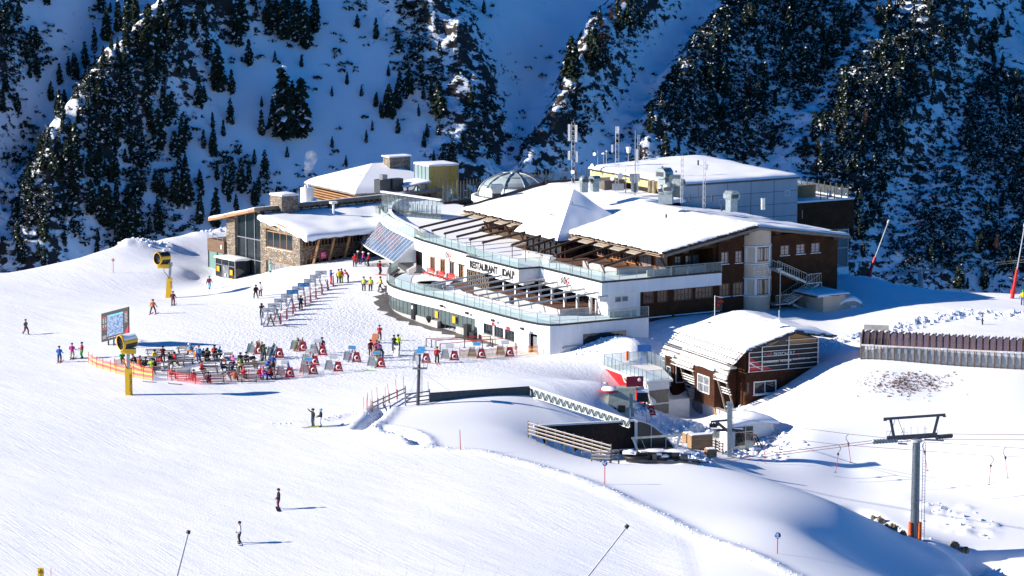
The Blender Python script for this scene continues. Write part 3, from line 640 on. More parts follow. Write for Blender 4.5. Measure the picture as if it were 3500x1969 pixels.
for y in (21.5, 15.0, 8.6, 1.6):
    m = MB(); m.beam((-1.2, y, 2.9), (-1.65, y, 3.0), .06); m.box((-1.75, y, 2.85), (.32, .55, .26), 0, 0, Matrix.Rotation(.5, 3, 'Y')); part('floodlight', m, BLACK, RO)
for y in (9.5, 6.0): m = MB(); m.box((-1.2, y, 2.25), (.04, .6, .4)); part('red_notice', m, RED, RO)
m = MB(); m.box((-1.86, 30.5, 2.9), (.04, .22, .8)); m.box((-1.86, 29.9, 2.9), (.04, .1, .8)); m.box((-1.86, 28.0, 2.85), (.04, .1, .8)); part('restroom_symbol', m, BLACK, RO)
# lower terrace deck
deckp = [(13.6, -1.5), (1.4, -1.5), (-.5, 0.6), (-.85, 8), (-.95, 22), (-1.5, 28.4), (-1.6, 33), (-.7, 37.3), (2.7, 43.3), (6, 47), (9.5, 46), (9.5, 34), (14, 34), (14, 2), (13.6, 2)]
m = MB(); m.prism(deckp, 2.6, 3.25); part('lower_deck', m, DECK, RO)
sw = [(13.2, -1.3), (1.5, -1.3), (-.2, 0.8), (-.6, 8), (-.7, 22), (-1.2, 28.4), (-1.3, 33), (-.5, 37), (2.9, 43), (6.2, 46.4), (8.2, 44), (7.6, 36), (5.6, 33), (4.2, 24), (5.0, 17), (5.0, 8), (7.2, 3), (13.2, .2)]
def snow_poly(name, poly, z, parent, th=.14, seed=1, mat=None):
    b = MB(); n = len(poly); c = Vector((sum(p[0] for p in poly)/n, sum(p[1] for p in poly)/n)); pl = resample(poly+[poly[0]], 1.0)[:-1]
    jit = lambda p, k: (p[0]+noise.noise(Vector((p[0]*.7, p[1]*.7, seed)))*.5*k, p[1]+noise.noise(Vector((p[0]*.7, p[1]*.7, seed+9)))*.5*k)
    o = [jit(p, 1) for p in pl]; k = len(o)
    b.add([(*p, z) for p in o]+[(*(Vector(p).lerp(c, .03)), z+th) for p in o], [(i, (i+1) % k, k+(i+1) % k, k+i) for i in range(k)]+[tuple(range(k, 2*k))]); return part(name, b, mat or SNOWR, parent)
snow_poly('deck_snow', sw, 3.26, RO)
rl = off(LOW, -.12)
railing(RO, rl[::-1], 3.62, 1.12, 2.35, RAILG, STEEL)
m = MB(); m.lathe((2.2, 31.5, 3.3), [(1.9, 0), (1.9, .9), (1.7, .9)], 12, smooth=False); part('fire_pit', m, ZINC, RO)
snow_poly('pit_snow', [(2.2+1.6*math.cos(a*.7), 31.5+1.6*math.sin(a*.7)) for a in range(9)], 4.1, RO, .1)
for (u0, u1, v0, v1) in ((5.2, 5.35, 4.5, 15.5), (5.35, 9.4, 4.5, 4.65), (9.6, 13.4, .3, .45), (5.4, 5.6, 17, 26)):
    m = MB(); m.bx(u0, u1, v0, v1, 3.25, 4.15); part('terrace_divider', m, CONC, RO)
# storey between the terraces
m = MB(); m.bx(10.6, 15.2, 2.25, 2.55, .5, 5.9); m.bx(10.6, 10.9, 2.55, 5.2, 3.25, 5.9); part('middle_storey_wall', m, WHITE, RO)
m = MB(); m.bx(9.0, 9.3, 34.4, 46.5, 3.25, 5.9); m.bx(9.3, 14, 46.2, 46.5, 3.25, 5.9); m.bx(9.3, 14.2, 34.4, 34.7, 3.25, 5.9); part('middle_storey_wall', m, WHITE, RO)
m = MB(); m.bx(13.9, 14.2, 5, 34.4, 3.25, 5.9); m.bx(10.9, 13.9, 4.9, 5.1, 3.25, 5.9); part('recessed_wall', m, DTIMB, RO)
for v0 in (35.2, 37.7, 40.2, 43.0): win_u(RO, v0, v0+1.15, 3.75, 5.6, 8.97, TIMBER, WGLASS, 1, 0, .1, sill=False)
for v0 in (6.5, 9.5, 12.5, 19, 22.5, 26, 29.5): win_u(RO, v0, v0+2.3, 3.5, 5.6, 13.85, GTIMB, WGLASS, 2, 1, .1)
for v0 in range(4, 32, 3): m = MB(); m.bx(9.7, 10.0, v0+.9, v0+1.2, 3.25, 5.9); part('terrace_column', m, OFFW, RO)
for a in (11.6, 12.6): win_v(RO, a, a+.8, 4.9, 5.5, 2.24, STEEL, CGLASS, 0, 0, False, .07, 'small_window')
m = MB(); rs = random.Random(5)
for k in range(22):
    for j in range(12): m.box((9.6+.25*(k % 2), 28.2+k*.26, 3.35+j*.2), (1.6+.3*rs.random(), .22, .17), rs.uniform(-.04, .04))
part('stacked_firewood', m, GTIMB, RO)
bn = []
for k in range(3):
    m = MB(); y0 = 35.6+k*2.75
    m.bx(7.2, 8.0, y0, y0+2.2, 3.62, 3.72); m.box((8.05, y0+1.1, 4.1), (.08, 2.2, .75), 0, 0, Matrix.Rotation(.25, 3, 'Y'))
    b = tag(thing('bench', None, 'bench', tuple(Matrix.Translation((3.5, 331, 0)) @ Matrix.Rotation(R(30), 4, 'Z') @ Vector((7.6, y0+1.1, 3.25))), R(30), 'red benches along the white wall'), ['red slatted bench on the snowy lower terrace, nearest the firewood stack', 'middle one of the three red slatted benches against the white wall', 'red slatted bench on the lower terrace farthest left under the windows'][k])
    m2 = MB()
    for q in range(4): m2.box((-.25+q*.15, 0, .42), (.11, 2.1, .05))
    part('seat', m2, RED, b); m2 = MB()
    for q in range(4): m2.box((.36+q*.03, 0, .55+q*.14), (.05, 2.1, .1))
    part('backrest', m2, RED, b)
    for sy in (-.9, .9):
        m2 = MB(); m2.bx(-.3, -.24, sy-.03, sy+.03, 0, .4); m2.bx(.3, .36, sy-.03, sy+.03, 0, 1.0); m2.bx(-.24, .3, sy-.03, sy+.03, .05, .11); part('leg', m2, BLACK, b)
# upper terrace
UP = [(26.8, 2.0), (9.6, 2.0), (9.6, 16.7), (6.6, 16.7), (6.6, 29.7), (7.7, 29.7), (8.8, 46.0), (9.3, 49)]
CUR = [(9.3, 49), (10.9, 55.4), (12.2, 61.5), (14.6, 69.2), (17.9, 75.7), (21.2, 80.8), (24.9, 84.8), (29.4, 87.6)]
CURS = smooth_pl(CUR, 1)
m = MB(); m.strip(UP, 5.9, 7.42, .3); part('white_fascia', m, WHITE, RO)
m = MB(); m.strip(off(UP, -.02), 7.42, 7.6, .4); part('upper_cap', m, BLACK, RO)
m = MB(); m.prism([(26.8, 2.2), (9.8, 2.2), (9.8, 16.9), (6.8, 16.9), (6.8, 29.5), (7.9, 29.5), (9, 46), (9.5, 49)] + [(x+.2, y) for x, y in CURS[1:]] + [(33, 86), (34, 66), (26, 56), (21, 52), (21, 8), (26.8, 8)], 5.9, 7.2); part('upper_deck', m, DECK, RO)
snow_poly('upper_deck_snow', [(20, 2.6), (10.2, 2.6), (10.2, 17.3), (7.2, 17.3), (7.2, 29.2), (8.4, 29.8), (9.4, 46)] + [(x+.6, y) for x, y in CURS[2:]] + [(33, 85), (33, 66), (25, 57), (20.5, 52), (20.4, 38), (16.5, 36), (16.6, 24), (13.6, 22), (14.2, 7.5), (19, 5)], 7.21, RO, .16, 4)
railing(RO, off(UP, -.12)[::-1], 7.6, 1.12, 2.35, RAILG, STEEL)
railing(RO, CURS, 7.35, 1.3, 1.6, RAILG, STEEL, name='curved_balustrade')
m = MB(); m.strip(off(CURS, 1.3), 7.2, 8.1, .25); bw = part('curved_board_wall', m, DTIMB, RO)
m = MB(); m.strip(off(CURS, 1.3), 8.12, 8.3, .5); part('snow_cap', m, SNOWR, bw)
m = MB(); m.strip(off(CURS, .0), 6.9, 7.32, .3); part('round_rim', m, OFFW, RO)
# slanting glass skirt below the round end
gl = MB(); fr = MB(); cs = resample(CURS[:13], 1.55); lo = off(cs, -3.0)
for i in range(len(cs)-1):
    a, b = cs[i], cs[i+1]; c, d = lo[i+1], lo[i]
    gl.add([(*a, 6.95), (*b, 6.95), (*c, 4.2), (*d, 4.2)], [(0, 1, 2, 3)])
for a, d in zip(cs, lo): fr.beam((*a, 6.98), (*d, 4.2), .11, .09)
for a, b in zip(lo[:-1], lo[1:]): fr.beam((*a, 4.2), (*b, 4.2), .14, .14)
fr.poly3([(*cs[0], 6.95), (*lo[0], 4.2), (cs[0][0], cs[0][1], 4.2)], (0, 1, 0), -.1)
k = part('glass_skirt', gl, SHADEG, RO, 'slanting row of dark reflective glass panes under the round terrace'); part('skirt_frame', fr, OFFW, k)
dots = MB(); rs = random.Random(2)
for i in range(3, len(cs)-5):
    for _ in range(26):
        t, w = rs.uniform(.1, .9), rs.uniform(.1, .62); p = Vector((*cs[i], 6.95)).lerp(Vector((*lo[i], 4.2)), w).lerp(Vector((*cs[i+1], 6.95)).lerp(Vector((*lo[i+1], 4.2)), w), t)
        dots.box(p+Vector((-.04, -.02, .03)), (.07, .07, .07))
part('hanging_ornament', dots, plain("rose_dot", (.62, .30, .26), .5), RO)
for q in ((11, 50, .35), (14, 60, .3)): m = MB(); m.tube((q[0], q[1], .8), (q[0], q[1], 5.9), q[2]); part('column', m, OFFW, RO)
m = MB(); m.prism([(10, 46.5), (14, 46.5), (22, 72), (17, 72), (12.5, 60)], 1.5, 5.9); part('round_end_wall', m, DSTEEL, RO)
# pergola beams
for k, v0 in enumerate((47.2, 43.6, 40.2, 36.8, 33.4, 30.0)):
    m = MB(); m.beam((8.7, v0-.3, 9.1), (19.4, v0+2.2, 10.1), .2, .26); m.tube((8.9, v0-.3, 7.6), (8.9, v0-.3, 9.0), .05); part('pergola_beam', m, DTIMB, RO)
for k, v0 in enumerate((26.6, 23.2, 19.4, 15.6, 11.8, 8.0, 4.4)):
    m = MB(); m.beam((10.9, v0-.6, 9.1), (19, v0+1.6, 10.2), .2, .26); m.tube((11.0, v0-.6, 7.3), (11.0, v0-.6, 9.0), .05); part('pergola_beam', m, DTIMB, RO)
for k, v0 in enumerate((24.4, 21.7, 18.9)): m = MB(); m.beam((-1.5, v0, 5.25), (6.9, v0-.9, 6.2), .14, .2); m.tube((-1.3, v0, 3.6), (-1.3, v0, 5.2), .04); part('awning_beam', m, LGREY, RO)
for k, v0 in enumerate((16.1, 13.0, 9.8, 6.6, 3.4)): m = MB(); m.beam((-1.3, v0, 5.25), (9.8, v0-.8, 6.25), .14, .2); m.tube((-1.1, v0, 3.6), (-1.1, v0, 5.2), .04); part('awning_beam', m, LGREY, RO)
m = MB(); m.box((7.6, 19.5, 5.7), (1.6, 7, .25), 0, 0, Matrix.Rotation(-.12, 3, 'Y')); m.box((10.0, 9.2, 5.7), (1.5, 13.5, .25), 0, 0, Matrix.Rotation(-.12, 3, 'Y')); m.bx(9.4, 10.6, 2.2, 2.8, 5.1, 5.7); part('rolled_awning', m, OFFW, RO)
BEIGE = plain('beige_canvas', (.42, .38, .31), .8)
for y, w in ((14.0, 17), (44, 14)): m = MB(); m.box((18.0, y, 9.93), (1.6, w, .12), 0, 0, Matrix.Rotation(-.15, 3, 'Y')); part('folded_awning', m, BEIGE, RO)
# upper storey front under the eave
m = MB(); m.bx(21, 21.3, 4.0, 51, 7.2, 10.9); m.bx(20.6, 21, 36, 47, 7.2, 8.2); m.bx(21, 31, 50.8, 51, 7.2, 10.8); part('upper_front_wall', m, DTIMB, RO)
for v0 in (5.0, 8.6, 12.2, 15.8, 19.4): win_u(RO, v0, v0+2.8, 7.6, 9.9, 20.9, OTIMB, CGLASS if v0 < 10 else WGLASS, 2, 1, .13)
for v0 in (38, 42.5): m = MB(); m.bx(20.8, 20.98, v0, v0+2.6, 8.0, 10.2); part('wood_shutter', m, OTIMB, RO)
for v0 in (36.5, 39.5, 43, 46, 49, 4.5, 11.8, 19.0): m = MB(); m.beam((20.9, v0, 7.5), (19.2, v0+.6, 10.45), .22); part('roof_brace', m, DTIMB, RO)
for q in ((14.8, 14.95, 7, 15), (14.95, 20, 6.9, 7.05), (17.3, 26, 4.0, 4.15), (13.0, 13.15, 20, 27)): m = MB(); m.bx(*q, 7.2, 8.15); part('terrace_parapet', m, CONC, RO)
# glazed bay below the pyramid roof
m = MB(); m.bx(17.2, 17.35, 24.05, 33.1, 7.2, 9.5); m.bx(17.35, 21, 23.9, 24.05, 7.2, 9.5); m.bx(17.35, 21, 33.1, 33.25, 7.2, 9.5); part('bay_glazing', m, WGLASS, RO)
for i in range(7): m = MB(); m.bx(17.05, 17.2, 24.0+i*1.45, 24.15+i*1.45, 7.2, 9.5); part('bay_post', m, DTIMB, RO)
for i in range(1, 4): m = MB(); m.bx(16.2+i*1.3, 16.35+i*1.3, 23.75, 23.9, 7.2, 9.5); part('bay_post', m, DTIMB, RO)
# side wall, recess above the terrace, gable
wl = MB(); wl.bx(15.2, 26.9, 2.7, 3.2, -1.5, 5.9); wl.bx(26.9, 30.6, 2.7, 3.2, -1.5, 11.6); wl.bx(34.9, 45.0, 2.7, 3.2, -1.5, 11.4); wl.bx(44.5, 45.0, 3.2, 28, -1, 11.2); wl.bx(30.6, 34.9, 2.9, 3.3, -1.5, 12.4)
wl.bx(26.4, 26.9, 3.2, 6.2, 5.9, 11.6); wl.bx(21.3, 26.4, 6.0, 6.4, 7.2, 11.3); wl.bx(21, 21.3, 3.9, 6.4, 7.2, 10.6)
part('shingle_wall', wl, WOODV, RO)
m = MB(); m.poly3([(19, 3.0, 10.4), (32, 3.0, 12.7), (45.5, 3.0, 10.8), (45, 3.0, 10.0), (26.8, 3.0, 10.0), (26.8, 3.0, 9.5), (21.5, 3.0, 9.5)][:4]+[(26.8, 3.0, 10.4)], (0, 1, 0), .15); part('gable_board', m, WOODV, RO)
WBR = wood_mat("window_brown", (0.16, 0.06, 0.025), (0.24, 0.10, 0.045))
for a, b in ((27.2, 28.3), (29.3, 30.3)): win_v(RO, a, b, 8.35, 9.85, 2.7, WBR, CGLASS, 1, 2)
for a in (36.1, 38.5, 40.8): win_v(RO, a, a+1.35, 8.8, 10.05, 2.7, WBR, CGLASS, 1, 2)
for a in (22.5, 24.1, 25.2): win_v(RO, a, a+.95, 7.85, 9.25, 6.0, WBR, CGLASS, 1, 2, False)
for a, b in ((15.9, 17.35), (17.9, 19.35), (20.3, 23.0), (23.4, 26.0), (27.0, 28.5), (29.0, 30.5)): win_v(RO, a, b, 4.3, 5.9 if b > 26.5 else 5.75, 2.7, WBR, WGLASS, 2 if b-a < 2 else 4, 1, b > 26.5, .13)
for a, b in ((16.3, 18.0), (18.2, 19.5), (20.4, 22.9), (23.6, 26.5)): win_v(RO, a, b, .9, 2.35, 2.7, WBR, WGLASS, 2, 0, False)
for a, b in ((16.2, 19.9), (20.4, 27)): m = MB(); m.bx(a, b, 2.4, 2.68, 2.52, 2.62); part('ledge_snow', m, SNOWR, RO)
# round stair turret
tu = MB(); tu.lathe((32.8, 3.6, -1.5), [(2.1, 0), (2.1, 14.0)], 32); part('turret', tu, CREAM, RO, 'cream round turret with white painted ornament')
tr = MB()
for z in (10.35, 8.15, 6.35, 4.1): tr.lathe((32.8, 3.6, z-.1), [(2.11, 0), (2.2, .03), (2.2, .17), (2.11, .2)], 32)
for z0, z1 in ((8.35, 10.3), (4.3, 6.3)):
    for a in (-152, -118, -62, -28):
        x, y = 32.8+2.15*math.cos(R(a)), 3.6+2.15*math.sin(R(a)); tr.box((x, y, (z0+z1)/2), (.10, .34, z1-z0), R(a))
def arcpt(a, z, r=2.14): return (32.8+r*math.cos(R(a)), 3.6+r*math.sin(R(a)), z)
for ca in (-90, -20):
    pts = [arcpt(ca+24*math.cos(t), 7.25+.72*math.sin(t)) for t in [i*2*math.pi/20 for i in range(21)]]
    tr.path(pts, .05, 5)
    tr.path([arcpt(ca-30+i*6, 7.25) for i in range(11)], .04, 5); tr.path([arcpt(ca, 6.5), arcpt(ca, 8.0)], .04, 5)
    bp = [(-31, 6.6), (-36, 6.85), (-36, 7.65), (-31, 7.9), (31, 7.9), (36, 7.65), (36, 6.85), (31, 6.6), (-31, 6.6)]
    for (a0, za), (a1, zb) in zip(bp[:-1], bp[1:]): tr.path([arcpt(ca+a0+(a1-a0)*i/6, za+(zb-za)*i/6) for i in range(7)], .05, 5)
part('turret_ornament', tr, OFFW, RO)
for z0, z1 in ((8.55, 10.15), (4.35, 6.2)):
    for a0, w in ((-90, 1), (-22, .55)):
        f = MB(); g = MB()
        A = [a0-26*w, a0, a0+26*w]
        for a in A: f.box((*arcpt(a, 0, 2.1)[:2], (z0+z1)/2), (.14, .14, z1-z0), R(a))
        for p, q in zip(A[:-1], A[1:]):
            for z in (z0, z1): f.beam(arcpt(p, z, 2.1), arcpt(q, z, 2.1), .14)
            g.add([arcpt(p, z0, 2.13), arcpt(q, z0, 2.13), arcpt(q, z1, 2.13), arcpt(p, z1, 2.13)], [(0, 1, 2, 3)])
            f.beam(arcpt((p+q)/2, z0, 2.1), arcpt((p+q)/2, z1, 2.1), .05); f.beam(arcpt(p, (z0+z1)/2+.2, 2.1), arcpt(q, (z0+z1)/2+.2, 2.1), .05)
        w_ = part('turret_window', f, WBR, RO); part('pane', g, CGLASS if z0 > 8 else WGLASS, w_)
# main roof
RE, RR, RZ = 10.35, 12.85, 32.0
rf = MB()
def roofz(u): return RE+(RR-RE)*(u-18)/(RZ-18) if u < RZ else RR-(RR-10.75)*(u-RZ)/(46.3-RZ)
P_ = [(18, 2.0), (RZ, 1.6), (RZ, 52.5), (18.2, 51.6)]
for pl in ([(18, 1.9), (RZ, 1.4), (RZ, 52.5), (18.2, 51.6)], [(RZ, 1.4), (46.3, 1.9), (46.3, 28.5), (RZ, 28.5)], [(RZ, 28.5), (38.5, 28.5), (38.5, 51.5), (RZ, 52.5)]):
    n = 4; fz = (lambda x: RR) if pl[1] == (38.5, 28.5) else roofz; rf.add([(x, y, fz(x)-.28) for x, y in pl]+[(x, y, fz(x)) for x, y in pl], [(3, 2, 1, 0), (4, 5, 6, 7)]+[(i, (i+1) % 4, 4+(i+1) % 4, 4+i) for i in range(4)])
roof = part('roof', rf, DTIMB, RO)
snow_slab('roof_snow', roof, lambda s, t: (18.1+s*(RZ-17.9), (1.95-.5*s)*(1-t)+52.2*t, roofz(18.1+s*(RZ-17.9))+.01), 22, 70, .32, .10, edge=.6, seed=3, droop=.12)
snow_slab('roof_snow', roof, lambda s, t: (RZ-.4+s*14.7, (1.5+.4*s)*(1-t)+28.4*t, roofz(max(RZ, RZ-.4+s*14.7))-.0), 22, 40, .30, .08, edge=.6, seed=5, droop=.12)
snow_slab('roof_snow', roof, lambda s, t: (RZ-.5+s*6.9, 27.5+24.6*t, RR+.02), 10, 26, .42, .08, edge=.6, seed=8, droop=.12)
m = MB(); m.beam((17.95, 2.0, RE-.35), (18.2, 51.4, RE-.3), .1, .1); m.tube((17.8, 2.0, RE-.1), (18.0, 51.4, RE-.1), .07); part('gutter', m, plain('tan_gutter', (.30, .22, .14), .6), roof)
rs = random.Random(8); m = MB()
for i in range(60):                                        # broken black slates at the verge
    t = i/60; u = 18.2+t*13.6; m.box((u, 1.75-.3*t+rs.uniform(-.1, .1), roofz(u)+.05+rs.uniform(-.05, .12)), (.5, .35, .16), rs.uniform(-.4, .4))
part('slate_edge', m, BLACK, roof); m = MB()
for i in range(110):
    y = 3+i*.44; m.box((17.95+rs.uniform(-.08, .08), y, RE+rs.uniform(-.08, .1)), (.3, .3, .16), rs.uniform(-.5, .5))
part('slate_edge', m, BLACK, roof)
for u in (21.5, 24.5, 27.5, 30.4, 35.2, 44.0): m = MB(); m.bx(u-.35, u+.35, 1.75, 3.0, roofz(u)-.75, roofz(u)-.3); part('purlin_end', m, DTIMB, roof)
m = MB(); m.beam((18, 1.55, RE-.22), (RZ, 1.2, RR-.22), .12, .34); m.beam((RZ, 1.2, RR-.22), (46.3, 1.75, 10.75-.22), .12, .34); part('verge_board', m, GTIMB, roof)
m = MB(); m.beam((31.6, 52.5, RR+.3), (38.4, 51.9, RR+.4), .3, .7); m.beam((18.5, 52.2, RE+.25), (RZ, 52.9, RR+.35), .2, .5); m.bx(38.4, 38.55, 29.0, 51.5, 10.4, RR+.9); part('ridge_edge', m, BLACK, roof)
m = MB(); m.bx(27, 28.6, 39.5, 40.3, 12.0, 12.6); part('roof_hatch', m, DSTEEL, roof)
# pyramid roof
PB = [(15.9, 23.0), (28.5, 23.0), (28.5, 34.0), (15.9, 34.0)]; PA = (22.2, 29.4, 15.2); PZ = 9.6
pr = MB(); pr.add([(x, y, PZ-.25) for x, y in PB]+[(x, y, PZ) for x, y in PB]+[PA], [(3, 2, 1, 0), (0, 1, 5, 4), (1, 2, 6, 5), (2, 3, 7, 6), (3, 0, 4, 7), (4, 5, 8), (5, 6, 8), (6, 7, 8), (7, 4, 8)])
pyr = part('pyramid_roof', pr, DTIMB, RO)
sb = MB(); N = 16
for q in range(4):
    a, b = Vector((*PB[q], PZ)), Vector((*PB[(q+1) % 4], PZ)); ap = Vector(PA); cen = Vector((22.2, 29.4, PZ)); Gd = []
    for i in range(N+1):
        row = []
        for j in range(N+1):
            t = i/N; p = a.lerp(b, j/N).lerp(ap, t); o = (p-cen).normalized()
            k = min(1, t*N/1.6); sag = math.sin(math.pi*t)*-.12
            row.append(p+Vector((0, 0, .05+.26*math.sqrt(k)*(1-.5*t)+sag+noise.noise(p*.6)*.1*k)))
        Gd.append(row)
    sb.grid(Gd)
    for j in range(N): sb.add([Gd[0][j], Gd[0][j+1], a.lerp(b, (j+1)/N)+Vector((0, 0, -.15)), a.lerp(b, j/N)+Vector((0, 0, -.15))], [(0, 1, 2, 3)], 0, True)
part('pyramid_snow', sb, SNOWR, pyr)
m = MB()
for i in range(46): m.box((15.75, 23.2+i*.235, PZ+.0+rs.uniform(-.05, .06)), (.28, .2, .14), rs.uniform(-.5, .5))
m.tube((15.7, 22.9, PZ-.12), (15.7, 34, PZ-.12), .11); m.tube((15.7, 22.9, PZ-.12), (22, 22.9, PZ-.12), .11); m.beam((18.6, 28.0, 12.2), (18.6, 29.4, 12.2), .06, .1); m.beam((20.3, 27.2, 12.8), (20.9, 27.5, 13.9), .06); part('snow_guard', m, BLACK, pyr)
# lettering
def nplane(u, v, z, ang=0.0): # text reading towards -v along the front wall (constant u, facing -x)
    A = XF['restaurant']; return A @ frame((u, v, z), (0, -1, 0), (0, 0, 1))
def ctext(name, s_, size, u, v, z, mat, sx=1.0, bold=0.0): return text_part(name, s_, size, frame((u, v, z), (0, -1, 0), (0, 0, 1)), mat, RO, .02, sx, bold)
ctext('restaurant_lettering', "RESTAURANT", 1.28, 6.40, 28.9, 6.2, BLACK, .9, .045); ctext('name_lettering', "IDALP", 1.28, 6.40, 20.6, 6.2, BLACK, .9, .045)
def logo(root, name, O, X, Y, s=1.0):
    M = frame(O, X, Y); b = MB(); r = MB()
    def L(mb, pts, w=.06):
        for p, q in zip(pts[:-1], pts[1:]): mb.beam(M @ Vector((p[0]*s, p[1]*s, .02)), M @ Vector((q[0]*s, q[1]*s, .02)), w*s, .03, 0, M.to_3x3() @ Vector((0, 0, 1)))
    L(b, [(0, .75), (.05, .1)]); L(b, [(-.02, .95), (.03, .9)], .09); L(b, [(.38, .8), (.2, .5), (.36, .35), (.1, 0)]); L(b, [(.72, .8), (.46, .4), (.62, .05)])
    L(b, [(.85, .85), (.72, .0)]); L(b, [(1.05, .8), (.98, .0)]); L(b, [(.78, .4), (1.0, .45)]); L(r, [(1.5, .8), (1.15, .45), (1.35, -.25), (1.52, .35), (1.3, .38)], .075); L(b, [(1.65, .85), (1.68, .25), (2.0, .3)])
    o = part(name, b, BLACK, root); part('logo_letter', r, RED, o); return o
logo(RO, 'village_logo', (7.93, 38.6, 6.15), (0, -1, 0), (0, 0, 1), 1.15); logo(RO, 'village_logo', (9.42, 11.3, 6.15), (0, -1, 0), (0, 0, 1), 1.15)
# outside stair on the side wall
st = MB(); zz = [((34.2, 7.5), (38.6, 5.6)), ((40.6, 5.25), (36.0, 3.1)), ((36.6, 3.0), (40.8, 1.1))]
st.bx(38.6, 40.9, .4, 2.6, 5.3, 5.42); st.bx(34.0, 36.2, .4, 2.6, 3.0, 3.12); st.bx(33.9, 34.9, .4, 2.6, 7.5, 7.62)
STP = part('outside_stair', st, ZINC, RO)
sn = MB(); hr = MB(); stp = MB()
for (a, za), (b, zb) in zz:
    y = 0.8 if a < b else 1.6
    n = 12
    for i in range(n):
        x = a+(b-a)*(i+.5)/n; z = za+(zb-za)*(i+.5)/n; stp.box((x, 1.3, z), (.34, 1.5, .05)); sn.box((x, 1.3, z+.07), (.28, 1.1, .08))
    for yy in (.5, 2.1):
        stp.beam((a, yy, za-.1), (b, yy, zb-.1), .08, .26); hr.beam((a, yy, za+1.05), (b, yy, zb+1.05), .05)
        for i in range(13): x = a+(b-a)*i/12; z = za+(zb-za)*i/12; hr.beam((x, yy, z), (x, yy, z+1.05), .025)
for x0, x1, z in ((38.6, 40.9, 5.42), (34.0, 36.2, 3.12)):
    for yy in (.45,): hr.beam((x0, yy, z+1.1), (x1, yy, z+1.1), .05); [hr.beam((x0+i*.25, yy, z), (x0+i*.25, yy, z+1.1), .025) for i in range(int((x1-x0)/.25)+1)]
hr.beam((40.9, .45, 6.5), (40.9, 2.6, 6.5), .05)
for x, z1 in ((34.6, 7.5), (40.9, 5.4), (40.9, 3)): stp.tube((x, .45, -1), (x, .45, z1), .07)
part('step', stp, ZINC, STP); part('step_snow', sn, SNOWR, STP); part('handrail', hr, ZINC, STP)
m = MB(); m.bx(39, 42.4, -2.6, 2.7, -1, 4.2); part('annex', m, CREAM, RO); snow_slab('annex_snow', RO, lambda s, t: (37.9+s*4.9, -3.0+t*5.6, 4.22), 8, 8, .3, .1)
m = MB(); m.bx(37.4, 42.8, -3.0, 2.6, 4.12, 4.24); part('annex_eave', m, DTIMB, RO)
win_v(RO, 34.9, 35.6, 2.55, 3.0, 2.69, STEEL, CGLASS, 0, 0, False, .06, 'small_window')
# wing below the round end, left: small terrace with RENT sign
m = MB(); m.strip([(5.2, 43.6), (7.9, 46.6), (12, 54)], 3.3, 4.1, .3); part('rent_parapet', m, OFFW, RO)
m = MB(); m.box((4.6, 45.6, 3.1), (1.7, .12, .62), R(50)); rs_ = part('rent_board', m, BLACK, RO)
_d = Vector((math.cos(R(50)), math.sin(R(50)), 0)); 
text_part('rent_lettering', "RENT", .5, frame(Vector((4.6, 45.6, 2.92))+_d*.72+Vector((-_d.y, _d.x, 0))*.08, -_d, (0, 0, 1)), RED, rs_, .02, 1.1, .01)
m = MB(); m.box((11, 52.5, 4.3), (2.2, 1.4, .8), .4); part('red_parasol_cover', m, RED, RO)
# ---------------- tall grey hall behind the restaurant
GH = thing('grey_hall', 'tall grey panelled hall with flat snow roof and yellow side behind the restaurant', 'hall', (3.5, 331, 0), R(30))
m = MB(); m.bx(38.6, 57.6, 29.0, 29.3, 0, 14.7); part('panel_wall', m, GREYP, GH)
m = MB()
for u in (42.3, 46.1, 49.9, 53.7): m.bx(u-.03, u+.03, 28.98, 29.0, 6, 14.7)
for z in (8, 9.7, 11.4, 13.1): m.bx(38.6, 57.6, 28.975, 28.995, z-.03, z+.03)
part('panel_joint', m, DSTEEL, GH)
m = MB(); m.bx(38.6, 38.9, 29.3, 52, 0, 14.7); m.bx(38.9, 57.6, 51.7, 52, 0, 14.7); part('yellow_wall', m, YELLOW, GH)
m = MB(); m.bx(57.3, 57.6, 29.3, 51.7, 0, 14.7); part('back_wall', m, GREYP, GH)
m = MB(); m.bx(38.4, 57.8, 28.8, 52.2, 14.7, 14.95); hr_ = part('roof', m, DSTEEL, GH)
snow_slab('roof_snow', hr_, lambda s, t: (38.4+s*19.4, 28.85+t*23.4, 14.97+.55*math.exp(-((s-.75)**2+(t-.9)**2)*6)), 16, 18, .5, .06, edge=1.2)
for u, z in ((44.6, 12.6), (55.4, 13.2)): win_v(GH, u, u+.9, z-.8, z, 29.0, OFFW, GREYP, 0, 0, False, .12, 'vent_grille')
for u, v in ((41.5, 38), (50, 42)):
    m = MB(); m.tube((u, v, 15), (u, v, 16.4), .12); part('vent_pipe', m, DSTEEL, hr_)
for u, v in ((39.7, 35.6), (39.7, 34.6)): m = MB(); m.tube((u-1.6, v, 11.0), (u-1.6, v, 14.9), .42, n=14); part('exhaust_pipe', m, plain("bronze_pipe", (.40, .32, .20), .25, .8), GH)
m = MB(); m.bx(33.8, 37.2, 40.5, 44.2, 11.5, 14.6); part('brick_block', m, brick_mat("grey_brick", (.16, .14, .12), (.24, .21, .18), (.07, .06, .05), 3.0), GH)
